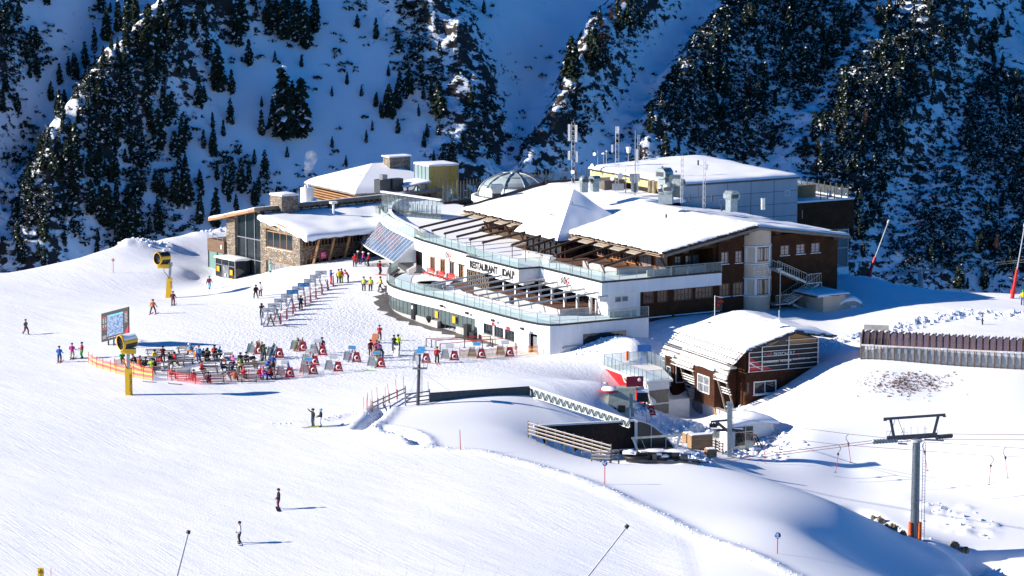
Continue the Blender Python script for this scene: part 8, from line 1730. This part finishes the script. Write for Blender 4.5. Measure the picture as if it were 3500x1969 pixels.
# joints (facing -y, standing height about 1.78): dict name -> position
def pose_joints(kind):
    J = dict(pel=Vx(0, 0, .96), chest=Vx(0, 0, 1.28), neck=Vx(0, 0, 1.50), head=Vx(0, -.01, 1.68), sL=Vx(.19, 0, 1.44), sR=Vx(-.19, 0, 1.44), eL=Vx(.25, .02, 1.16), eR=Vx(-.25, .02, 1.16), wL=Vx(.26, -.06, .92), wR=Vx(-.26, -.06, .92),
             hL=Vx(.10, 0, .92), hR=Vx(-.10, 0, .92), kL=Vx(.12, -.03, .50), kR=Vx(-.12, -.03, .50), aL=Vx(.13, .03, .11), aR=Vx(-.13, .03, .11))
    U = ('pel', 'chest', 'neck', 'head', 'sL', 'sR', 'eL', 'eR', 'wL', 'wR', 'hL', 'hR')
    if kind == 'ski':
        for k in ('wL', 'wR'): J[k] = J[k]+Vx(0, -.22, .12)
        J['kL'].y -= .08; J['kR'].y -= .08
    if kind == 'arms':                                       # both hands in front of the chest or face
        J['eL'] = Vx(.24, -.10, 1.20); J['eR'] = Vx(-.24, -.10, 1.20); J['wL'] = Vx(.08, -.26, 1.36); J['wR'] = Vx(-.08, -.26, 1.36)
    if kind == 'phone':
        J['eL'] = Vx(.26, -.16, 1.32); J['eR'] = Vx(-.26, -.16, 1.32); J['wL'] = Vx(.09, -.20, 1.58); J['wR'] = Vx(-.09, -.20, 1.58)
    if kind == 'point':
        J['eR'] = Vx(-.44, -.05, 1.48); J['wR'] = Vx(-.66, -.08, 1.58)
    if kind == 'walk':
        J['kL'] = Vx(.11, -.22, .54); J['aL'] = Vx(.12, -.20, .13); J['kR'] = Vx(-.11, .02, .50); J['aR'] = Vx(-.12, .30, .20); J['wL'] = Vx(.25, .16, .96); J['wR'] = Vx(-.25, -.24, 1.0)
    if kind == 'wide':
        J['kL'].x = .22; J['kR'].x = -.22; J['aL'].x = .30; J['aR'].x = -.30; J['wL'] += Vx(.08, -.1, .05); J['wR'] += Vx(-.08, -.1, .05)
    if kind == 'board':
        J['kL'] = Vx(.18, -.08, .52); J['kR'] = Vx(-.18, -.08, .52); J['aL'] = Vx(.24, 0, .12); J['aR'] = Vx(-.24, 0, .12); J['wL'] = Vx(.12, -.14, 1.0); J['wR'] = Vx(-.12, -.14, 1.0)
    if kind in ('lean', 'reach'):
        M = Matrix.Rotation(R(28), 3, 'X'); c = J['pel'].copy()
        for k in U: J[k] = c+M @ (J[k]-c)
        J['wL'] = J['chest']+Vx(.12, -.42, -.05); J['eL'] = J['chest']+Vx(.24, -.2, .0)
        J['wR'] = J['chest']+Vx(-.12, -.42, -.1); J['eR'] = J['chest']+Vx(-.24, -.2, -.05)
    if kind in ('sit', 'sit2', 'sit3'):
        dz = -.44
        for k in U: J[k].z += dz
        for s_, a in (('L', 1), ('R', -1)):
            J['k'+s_] = Vx(.13*a, -.44, .54); J['a'+s_] = Vx(.13*a, -.42, .11); J['e'+s_] = Vx(.25*a, -.10, .76); J['w'+s_] = Vx(.12*a, -.34, .80)
        tilt = {'sit': 10, 'sit2': 24, 'sit3': -6}[kind]; M = Matrix.Rotation(R(tilt), 3, 'X'); c = J['pel'].copy()
        for k in ('chest', 'neck', 'head', 'sL', 'sR'): J[k] = c+M @ (J[k]-c)
        if kind == 'sit2':
            for k in 'LR': J['e'+k] = J['s'+k]+Vx(0, -.14, -.24); J['w'+k] = J['s'+k]+Vx(-.06 if k == 'L' else .06, -.36, -.32)
        if kind == 'sit3': J['kL'] = Vx(.16, -.46, .50); J['aL'] = Vx(.2, -.80, .16)
    return J
TYPES = {}
def body_mesh(kind):
    if kind in TYPES: return TYPES[kind]
    J = pose_joints(kind); names = list(J); bm_v = [J[k] for k in names]; E = []; I = {k: i for i, k in enumerate(names)}
    rad = dict(pel=(.165, .135), chest=(.185, .135), neck=(.065, .065), head=(.098, .115), sL=(.085, .085), sR=(.085, .085), eL=(.062, .062), eR=(.062, .062), wL=(.045, .045), wR=(.045, .045), hL=(.115, .115), hR=(.115, .115), kL=(.082, .082), kR=(.082, .082), aL=(.07, .07), aR=(.07, .07))
    for a, b in (('pel', 'chest'), ('chest', 'neck'), ('neck', 'head'), ('chest', 'sL'), ('chest', 'sR'), ('sL', 'eL'), ('sR', 'eR'), ('eL', 'wL'), ('eR', 'wR'), ('pel', 'hL'), ('pel', 'hR'), ('hL', 'kL'), ('hR', 'kR'), ('kL', 'aL'), ('kR', 'aR')): E.append((I[a], I[b]))
    R_ = [rad[k] for k in names]
    def add(p, parent, r): bm_v.append(p); R_.append(r); E.append((parent, len(bm_v)-1)); return len(bm_v)-1
    add(J['head']+Vx(0, -.005, .09), I['head'], (.075, .09))
    for s_ in 'LR':
        fd = Vx(0, -1, 0); a = add(J['a'+s_]+fd*.06+Vx(0, 0, -.05), I['a'+s_], (.06, .055)); add(J['a'+s_]+fd*.19+Vx(0, 0, -.065), a, (.05, .045))
        d = (J['w'+s_]-J['e'+s_]).normalized(); add(J['w'+s_]+d*.085, I['w'+s_], (.046, .028))
    me = bpy.data.meshes.new('b'); me.from_pydata(bm_v, E, []); o = bpy.data.objects.new('b', me); S.collection.objects.link(o)
    sk = o.modifiers.new('s', 'SKIN'); sk.use_smooth_shade = True
    for v, r in zip(me.skin_vertices[0].data, R_): v.radius = r
    me.skin_vertices[0].data[I['pel']].use_root = True
    ss = o.modifiers.new('u', 'SUBSURF'); ss.levels = 1; ss.render_levels = 1
    dg = bpy.context.evaluated_depsgraph_get(); out = bpy.data.meshes.new_from_object(o.evaluated_get(dg)); bpy.data.objects.remove(o)
    V = [v.co.copy() for v in out.vertices]; F = [tuple(p.vertices) for p in out.polygons]; MI = []
    segs = {'jacket': [('pel', 'chest'), ('chest', 'neck'), ('sL', 'eL'), ('sR', 'eR'), ('eL', 'wL'), ('eR', 'wR'), ('chest', 'sL'), ('chest', 'sR')], 'trousers': [('hL', 'kL'), ('hR', 'kR'), ('kL', 'aL'), ('kR', 'aR')], 'skin': [('neck', 'head')]}
    def dseg(p, a, b): t = max(0, min(1, (p-a).dot(b-a)/max(1e-9, (b-a).length_squared))); return (p-a.lerp(b, t)).length
    for f in F:
        c = sum((V[i] for i in f), Vector())/len(f); best, bm_ = 9, 0
        for mi, key in enumerate(('jacket', 'trousers', 'skin')):
            for a, b in segs[key]:
                d = dseg(c, J[a], J[b])-(.04 if key == 'jacket' else 0)
                if d < best: best, bm_ = d, mi
        if (c-J['head']).length < .2 and c.z > J['neck'].z+.02: bm_ = 2
        for s_ in 'LR':
            if (c-J['a'+s_]).length < .21 and c.z < J['a'+s_].z+.12: bm_ = 3
            if (c-J['w'+s_]).length < .15 and (c-J['w'+s_]).dot(J['w'+s_]-J['e'+s_]) > 0: bm_ = 4
        MI.append(bm_)
    X = MB(); X.v = [tuple(v) for v in V]; X.f = [list(f) for f in F]; X.m = MI; X.sm = [True]*len(F)
    for s_, sg in (('L', 1), ('R', -1)):                     # gloved fingers and thumb, eyes, nose
        d = (J['w'+s_]-J['e'+s_]).normalized(); sd = d.cross(Vx(0, 1, 0.01)).normalized(); dn = d.cross(sd).normalized()
        for k, L_ in enumerate((.065, .08, .075, .055)):
            p = J['w'+s_]+d*.11+sd*(k-1.5)*.021; q = p+d*L_*.55+dn*.012*sg; X.tube(p, q, .011, .010, 5, 4); X.tube(q, q+d*L_*.4+dn*.03*sg, .010, .008, 5, 4)
        p = J['w'+s_]+d*.05+sd*.035*sg; X.tube(p, p+d*.035+sd*.03*sg, .012, .009, 5, 4)
    hd = J['head']; X.tube(hd+Vx(0, -.09, .03), hd+Vx(0, -.128, -.012), .012, .02, 5, 2)
    for sx_ in (-1, 1): X.tube(hd+Vx(.035*sx_, -.095, .035), hd+Vx(.035*sx_, -.108, .035), .012, .012, 6, 3); X.tube(hd+Vx(.09*sx_, 0, .02), hd+Vx(.115*sx_, .01, .02), .028, .02, 6, 2)
    X.box(hd+Vx(0, -.108, -.045), (.045, .012, .01), 0, 3)
    m = X.mesh('body', [clo('black')]*5); bpy.data.meshes.remove(out)
    h = MB(); h.lathe((0, 0, 0), [(.128, .02), (.132, .06), (.118, .11), (.075, .15), (.001, .165)], 14); 
    TYPES[kind] = (m, J); return TYPES[kind]
def hat_mesh(kind):
    m = MB()
    if kind == 'helmet': m.lathe((0, .012, 0), [(.122, -.03), (.135, .03), (.132, .08), (.10, .13), (.05, .152), (.001, .158)], 16)
    elif kind == 'beanie': m.lathe((0, .008, 0), [(.120, .02), (.124, .07), (.105, .13), (.05, .175), (.001, .19)], 14)
    else: m.lathe((0, .01, 0), [(.122, -.06), (.128, .03), (.118, .09), (.07, .13), (.001, .145)], 14); m.tube((0, .09, -.02), (0, .11, -.16), .06, .04, 8)
    return m.mesh({'helmet': 'helmet', 'beanie': 'beanie', 'hair': 'hair'}[kind], [clo('black')])
HATS = {k: hat_mesh(k) for k in ('helmet', 'beanie', 'hair')}
_g = MB(); _g.grid([[(.105*math.sin(a), -.118*math.cos(a)+.0, z) for z in (.0, .03, .062)] for a in [R(-60+15*i) for i in range(9)]]); GOG = _g.mesh('goggles', [clo('black')])
_p = MB(); _p.box((0, .17, 1.24), (.30, .17, .44)); _p.box((0, .27, 1.16), (.22, .06, .24)); PACK = _p.mesh('backpack', [clo('black')])
_v = MB(); _v.lathe((0, 0, 0), [(.01, .0)], 3)
SKIM = MB(); 
SKIM.box((0, -.15, .02), (.075, 1.5, .02)); SKIM.beam((0, -.89, .02), (0, -1.0, .09), .07, .02); SKIM = SKIM.mesh('ski', [clo('black')])
BRD = MB(); BRD.box((0, 0, .03), (1.15, .27, .02)); BRD.beam((.57, 0, .03), (.72, 0, .08), .24, .02); BRD.beam((-.57, 0, .03), (-.72, 0, .08), .24, .02); BRD = BRD.mesh('snowboard', [clo('black')])
def linkm(name, me, parent, mats, loc=(0, 0, 0)):
    o = bpy.data.objects.new(name, me); S.collection.objects.link(o); o.parent = parent; o.location = loc
    for i, mt in enumerate(mats):
        o.material_slots[i].link = 'OBJECT'; o.material_slots[i].material = mt
    return o
def vest_mesh(kind):
    J = TYPES[kind][1]; m = MB(); a, b = J['pel'], J['neck']; ax = (b-a).normalized()
    m.lathe(a+ax*.0, [(.205, -.02), (.212, .16)], 16, 1, ax=ax); m.lathe(a+ax*.0, [(.213, .16), (.21, .40), (.13, .52)], 16, 0, ax=ax); m.lathe(a+ax*.0, [(.216, .06), (.216, .11)], 16, 2, ax=ax); m.lathe(a+ax*.0, [(.217, .24), (.217, .29)], 16, 2, ax=ax)
    for i, v in enumerate(m.v): m.v[i] = (v[0]*1.05, (v[1]-a.y)*.84+a.y, v[2])
    return m.mesh('vest', [clo('hivis'), clo('hvo'), clo('white')])
VST = {}
def person(p, face, kind, jacket, trousers, hat, hatc, label, vest=False, pack=None, skis=None, board=None, poles=False, sc=1.06, boots='black', gog=True, grp=None, seat=0.0):
    me, J = body_mesh(kind); o = bpy.data.objects.new('person', None); S.collection.objects.link(o); o.location = (p.x, p.y, p.z+seat); o.rotation_euler = (0, 0, R(face)); o.scale = (sc*1.2, sc*1.2, sc); tag(o, label, 'person', grp)
    linkm('body', me, o, [clo(jacket), clo(trousers), SKIN, clo(boots), clo('black')])
    linkm(hat, HATS[hat], o, [clo(hatc)], J['head']+Vx(0, 0, .0))
    if hat == 'helmet' and gog: linkm('goggles', GOG, o, [clo('black')], J['head']+Vx(0, -.005, .01))
    if vest:
        if kind not in VST: VST[kind] = vest_mesh(kind)
        linkm('vest', VST[kind], o, [clo('hivis'), clo('hvo'), clo('white')])
    if pack: linkm('backpack', PACK, o, [clo(pack)], Vx(0, 0, 0))
    if skis:
        for s_ in 'LR': linkm('ski', SKIM, o, [clo(skis)], Vx(J['a'+s_].x, J['a'+s_].y-.05, 0))
    if board: linkm('snowboard', BRD, o, [clo(board)], Vx(0, J['aL'].y-.05, 0))
    if poles:
        Mz = Matrix.Rotation(R(face), 3, 'Z')
        q = thing('ski_poles', 'pair of ski poles held by the '+label.split(' on ')[0].split(' standing')[0], 'ski poles', p, R(face), None, sc)
        for s_ in 'LR':
            w = J['w'+s_]; x = 1 if s_ == 'L' else -1; tip = Vx(w.x+.12*x, w.y-.12, .02); m = MB(); m.tube(w+Vx(0, 0, .1), tip, .012, .009, 5); m.tube(tip+Vx(0, 0, .07), tip+Vx(0, 0, .08), .045, .045, 8); part('ski_pole', m, LGREY, q)
        words = q['label'].split(); q['label'] = ' '.join(words[:16])
    return o
# face: 0 looks at the camera, 90 looks right, -90 looks left, 180 looks away
P = []
def pe(f, x, y, *a, **k): person(G(*f(x, y)), *a, **k)
I2 = lambda x, y: (x, y)
# near slope
pe(I2, 953, 1742, -80, 'board', 'black', 'maroon', 'beanie', 'black', 'snowboarder in long black coat and dark red trousers alone on the near slope', board='black')
pe(I2, 820, 1858, -80, 'board', 'white', 'black', 'beanie', 'black', 'snowboarder in white jacket and black trousers lowest on the near slope', board='white')
pe(I2, 1070, 1459, -60, 'point', 'black', 'navy', 'helmet', 'black', 'skier in black raising an arm beside the one in white trousers', skis='red', poles=True)
pe(I2, 1097, 1460, -90, 'ski', 'black', 'white', 'helmet', 'sky', 'skier with light blue helmet, black jacket and white trousers', skis='lime')
pe(CD, 285, 947, 60, 'walk', 'grey', 'maroon', 'beanie', 'maroon', 'snowboarder in grey jacket and dark trousers far left on the slope')
pe(CD, 655, 1252, 175, 'ski', 'blue', 'navy', 'beanie', 'black', 'skier in bright blue jacket left of the safety net', skis='coral', poles=True)
pe(CD, 795, 1217, 175, 'ski', 'magenta', 'beige', 'beanie', 'olive', 'skier in magenta jacket and beige trousers left of the safety net', skis='grey', poles=True)
pe(CD, 905, 1207, -60, 'ski', 'crimson', 'green', 'beanie', 'black', 'skier with red and black top and bright green trousers', skis='black', poles=True)
pe(CD, 1685, 720, 170, 'wide', 'rust', 'black', 'helmet', 'black', 'skier in orange jacket on the slope below the leaning snow gun', skis='red', poles=True)
pe(CD, 1905, 627, 175, 'ski', 'maroon', 'maroon', 'helmet', 'grey', 'skier in maroon right beside the leaning snow gun', skis='black', poles=True)
pe(CD, 2305, 452, 165, 'walk', 'crimson', 'sky', 'helmet', 'teal', 'skier with red backpack and blue trousers below the stone building', pack='maroon', poles=True)
pe(I2, 3496, 1043, -20, 'ski', 'yellow', 'royal', 'helmet', 'green', 'skier in bright yellow jacket at the right edge')
# upper plaza
pe(CC, 532, 350, 70, 'ski', 'mint', 'mint', 'helmet', 'teal', 'skier in mint green suit and teal helmet by the stone building', poles=True)
pe(CC, 322, 737, -150, 'walk', 'black', 'black', 'hair', 'brown', 'person in long dark coat walking beside the one in white')
pe(CC, 385, 700, 150, 'stand', 'white', 'maroon', 'beanie', 'maroon', 'person in white jacket right of the dark coated walker')
pe(CC, 405, 1020, 20, 'phone', 'black', 'black', 'hair', 'black', 'person in black holding a phone up, left of the lowest rack')
pe(CC, 980, 902, 0, 'arms', 'navy', 'black', 'hair', 'brown', 'person in dark blue jacket standing before the bannered racks', boots='rust')
pe(CC, 1422, 517, 80, 'arms', 'royal', 'coral', 'hair', 'grey', 'person in blue jacket and orange-red trousers above the rack row')
pe(CC, 1537, 510, 175, 'stand', 'yellow', 'navy', 'beanie', 'black', 'person in yellow jacket and navy trousers above the rack row')
pe(CC, 1577, 500, 150, 'stand', 'crimson', 'lime', 'beanie', 'black', 'person in red jacket and lime trousers behind the yellow one')
pe(CC, 1675, 505, -80, 'reach', 'coral', 'navy', 'beanie', 'brown', 'person in coral jacket leaning towards the one in yellow')
pe(CC, 1773, 272, -170, 'ski', 'red', 'black', 'helmet', 'maroon', 'skier in red jacket, left of the four on the upper plaza', poles=True)
pe(CC, 1820, 232, 180, 'stand', 'black', 'maroon', 'helmet', 'white', 'skier in dark suit and white helmet among the upper four')
pe(CC, 1895, 243, 90, 'walk', 'magenta', 'navy', 'helmet', 'white', 'skier in pink and white jacket striding among the upper four')
pe(CC, 1978, 263, -100, 'ski', 'crimson', 'black', 'helmet', 'white', 'skier in crimson jacket, right of the upper four', poles=True)
pe(CC, 2140, 383, 60, 'ski', 'crimson', 'navy', 'helmet', 'black', 'skier in red jacket with black backpack near the terrace end', pack='black', skis='coral')
pe(CC, 2292, 412, -90, 'stand', 'navy', 'black', 'hair', 'brown', 'person in dark clothes half hidden at the round terrace wall')
pe(CC, 1905, 622, 170, 'stand', 'black', 'black', 'beanie', 'black', 'steward in yellow and orange vest, left of the three', vest=True)
pe(CC, 2003, 628, 180, 'stand', 'black', 'black', 'beanie', 'grey', 'steward in yellow and orange vest, middle of the three', vest=True)
pe(CC, 2150, 622, -70, 'walk', 'black', 'black', 'beanie', 'black', 'steward in yellow and orange vest striding, right of the three', vest=True)
# rack field
pe(CA, 1830, 308, 10, 'arms', 'coral', 'black', 'helmet', 'grey', 'skier in red and white jacket behind the copper menu board')
pe(CA, 2012, 442, 160, 'arms', 'black', 'black', 'beanie', 'black', 'person in black beside the hi-vis jacket and white a-board')
pe(CA, 2065, 432, 170, 'stand', 'hivis', 'black', 'hair', 'black', 'person in hi-vis yellow jacket beside the one in black')
pe(CA, 1718, 500, 30, 'stand', 'maroon', 'maroon', 'helmet', 'maroon', 'skier in maroon helmet at the left of the huddled group')
pe(CA, 1748, 530, 60, 'sit2', 'orange', 'rust', 'helmet', 'maroon', 'crouching skier in orange in the huddled group')
pe(CA, 1790, 505, 10, 'stand', 'crimson', 'black', 'helmet', 'grey', 'skier in crimson jacket in the middle of the huddled group')
pe(CA, 1822, 520, -20, 'stand', 'purple', 'black', 'helmet', 'purple', 'skier in purple jacket and dark helmet in the huddled group')
pe(CA, 1870, 560, -70, 'lean', 'navy', 'navy', 'beanie', 'brown', 'person in navy leaning forward right of the huddled group')
pe(CA, 1108, 470, -10, 'stand', 'maroon', 'black', 'helmet', 'black', 'person in maroon standing behind a rear ski rack')
pe(CA, 380, 553, 150, 'arms', 'dgreen', 'black', 'hair', 'black', 'tall man in dark green jacket between the first two ski racks', sc=1.04)
pe(CA, 350, 530, 60, 'stand', 'olive', 'grey', 'beanie', 'beige', 'person in olive jacket left of the dark green man')
pe(CA, 490, 690, 180, 'stand', 'royal', 'rust', 'beanie', 'navy', 'person in royal blue jacket and orange trousers seen from behind')
pe(I2, 2553/3.68+800, 592/3.68+1080, 10, 'ski', 'red', 'black', 'helmet', 'grey', 'skier in red jacket and black trousers left of the counter net', skis='coral')
pe(CA, 2760, 1000, 0, 'stand', 'black', 'black', 'beanie', 'black', 'x') if False else None
pe(CE, 1130, 868, 175, 'stand', 'black', 'black', 'beanie', 'black', 'person in black at the left ticket counter')
pe(CE, 1212, 880, 160, 'lean', 'grey', 'navy', 'beanie', 'white', 'person in grey-blue jacket bending at the ticket counter')
pe(CE, 1283, 905, 150, 'arms', 'white', 'grey', 'helmet', 'grey', 'skier in white jacket at the right ticket counter')
pe(CE, 1385, 900, 150, 'sit2', 'white', 'grey', 'beanie', 'beige', 'person in pale clothes crouched by the counter net end')
# bench area standing
pe(CB, 1130, 575, 0, 'arms', 'maroon', 'maroon', 'helmet', 'black', 'skier in dark red with goggles standing behind the tables', sc=1.04)
pe(CB, 1130, 695, -60, 'lean', 'red', 'white', 'hair', 'black', 'person in red jacket and white trousers leaning on a table')
pe(CB, 1582, 577, 20, 'stand', 'sky', 'blue', 'beanie', 'red', 'person in striped blue-white top with red bobble hat')
pe(CB, 2105, 733, 0, 'arms', 'black', 'black', 'beanie', 'black', 'steward in yellow and orange vest among the benches', vest=True)
seated = [(615, 592, 20, 'green', 'black', 'black', 'in green jacket behind the snow gun post'), (790, 622, -70, 'brown', 'black', 'brown', 'in brown at the left tables'), (832, 655, 160, 'rust', 'grey', 'grey', 'in grey and orange at the left tables'), (910, 670, -20, 'black', 'black', 'black', 'in black at the left tables behind the net'), (985, 690, 170, 'lime', 'navy', 'black', 'in lime jacket behind the yellow net'), (1035, 690, -150, 'maroon', 'black', 'brown', 'in dark red right of the lime jacket'), (1012, 575, 60, 'yellow', 'grey', 'black', 'in yellow striped jacket at the rear left table'), (1215, 620, 60, 'black', 'dgreen', 'dgreen', 'in black jacket bending at the rear table'), (1290, 600, -60, 'red', 'black', 'black', 'in red jacket beside the bending one in black'),
 (1500, 490, -100, 'sky', 'orange', 'white', 'in pale blue jacket and orange trousers at the rear'), (1540, 565, 150, 'orange', 'black', 'rust', 'in bright orange left of the striped top'), (1640, 560, 40, 'black', 'black', 'white', 'in black, left in the dense rear group'), (1672, 580, 170, 'black', 'grey', 'black', 'in black with grey trousers in the dense rear group'), (1715, 545, -30, 'olive', 'black', 'black', 'in olive in the middle of the dense rear group'), (1770, 545, 165, 'red', 'black', 'red', 'in bright red in the dense rear group'), (1780, 520, 10, 'navy', 'black', 'black', 'in navy behind the bright red one'), (1835, 540, 150, 'teal', 'navy', 'teal', 'in teal at the right end of the rear group'),
 (1860, 620, 100, 'white', 'orange', 'white', 'in white jacket with orange trousers stretched out'), (1605, 725, 130, 'crimson', 'crimson', 'black', 'in crimson suit alone in the middle of the benches'), (1870, 705, 110, 'navy', 'black', 'black', 'in navy with helmet left of the steward'), (2022, 640, -40, 'pink', 'black', 'pink', 'in pink left of the steward'), (2095, 600, 20, 'navy', 'grey', 'navy', 'in navy behind the steward'), (2172, 610, 170, 'black', 'black', 'black', 'in black right of the steward'), (2000, 745, -110, 'navy', 'navy', 'navy', 'in dark navy at the foot of the steward'),
 (1225, 790, 100, 'coral', 'black', 'white', 'in red and white at the left end of the red net'), (1505, 835, 170, 'maroon', 'red', 'black', 'in dark top, first behind the middle of the red net'), (1697, 862, 175, 'maroon', 'black', 'black', 'in dark maroon, second behind the red net'), (2035, 830, 170, 'rust', 'red', 'black', 'in rust brown behind the right half of the red net'), (2140, 800, 160, 'red', 'black', 'red', 'in bright red behind the right half of the net'),
 (2435, 680, 60, 'blue', 'navy', 'navy', 'in blue jacket at the right tables'), (2530, 690, -100, 'dgreen', 'black', 'black', 'in dark green at the right tables'), (2395, 800, 60, 'pink', 'blue', 'pink', 'in pink at the lower right table'), (2340, 790, 40, 'coral', 'magenta', 'white', 'in coral left of the lower pink one'), (2505, 800, -90, 'crimson', 'black', 'black', 'in crimson at the lower right table end')]
for i, (x, y, fc, j, t, hc, l) in enumerate(seated):
    pe(CB, x, y, fc, ('sit', 'sit2', 'sit', 'sit3')[i % 4], j, t, 'helmet' if i % 3 == 0 else ('beanie' if i % 3 == 1 else 'hair'), hc, 'seated person '+l, grp='people seated at the beer tables')
# bags and skis lying about
for i, (x, y, l) in enumerate([(2270, 600, 'black rucksack lying on the right table'), (2235, 605, 'flat dark bag beside the rucksack on the right table'), (2370, 630, 'grey backpack standing at the right table end')]):
    p = G(*CB(x, y+25)); p.z += .8; m = MB(); m.lathe(p, [(.001, -.05), (.22, 0), (.25, .15), (.16, .32), (.001, .36)], 10); o = solo('rucksack', m, clo('black' if i < 2 else 'grey'), l, 'bag')
for f, x, y, l in ((CB, 960, 835, 'pair of skis lying flat below the yellow net end'), (CB, 1285, 862, 'pair of skis lying flat below the red net'), (CA, 1690, 690, 'pair of green skis lying flat under a rack'), (CC, 1150, 822, 'green pair of skis lying in the shade of the rack row'), (CC, 840, 1150, 'several skis lying flat beside the lowest rack')):
    p = G(*f(x, y)); o = thing('skis', l, 'skis', p, R(70)); 
    for k in (0, .14): m = MB(); m.box((k, 0, .05), (.08, 1.6, .02)); m.beam((k, .8, .05), (k, .9, .12), .07, .02); part('ski', m, SKC[3] if 'green' in l else SKC[2], o)
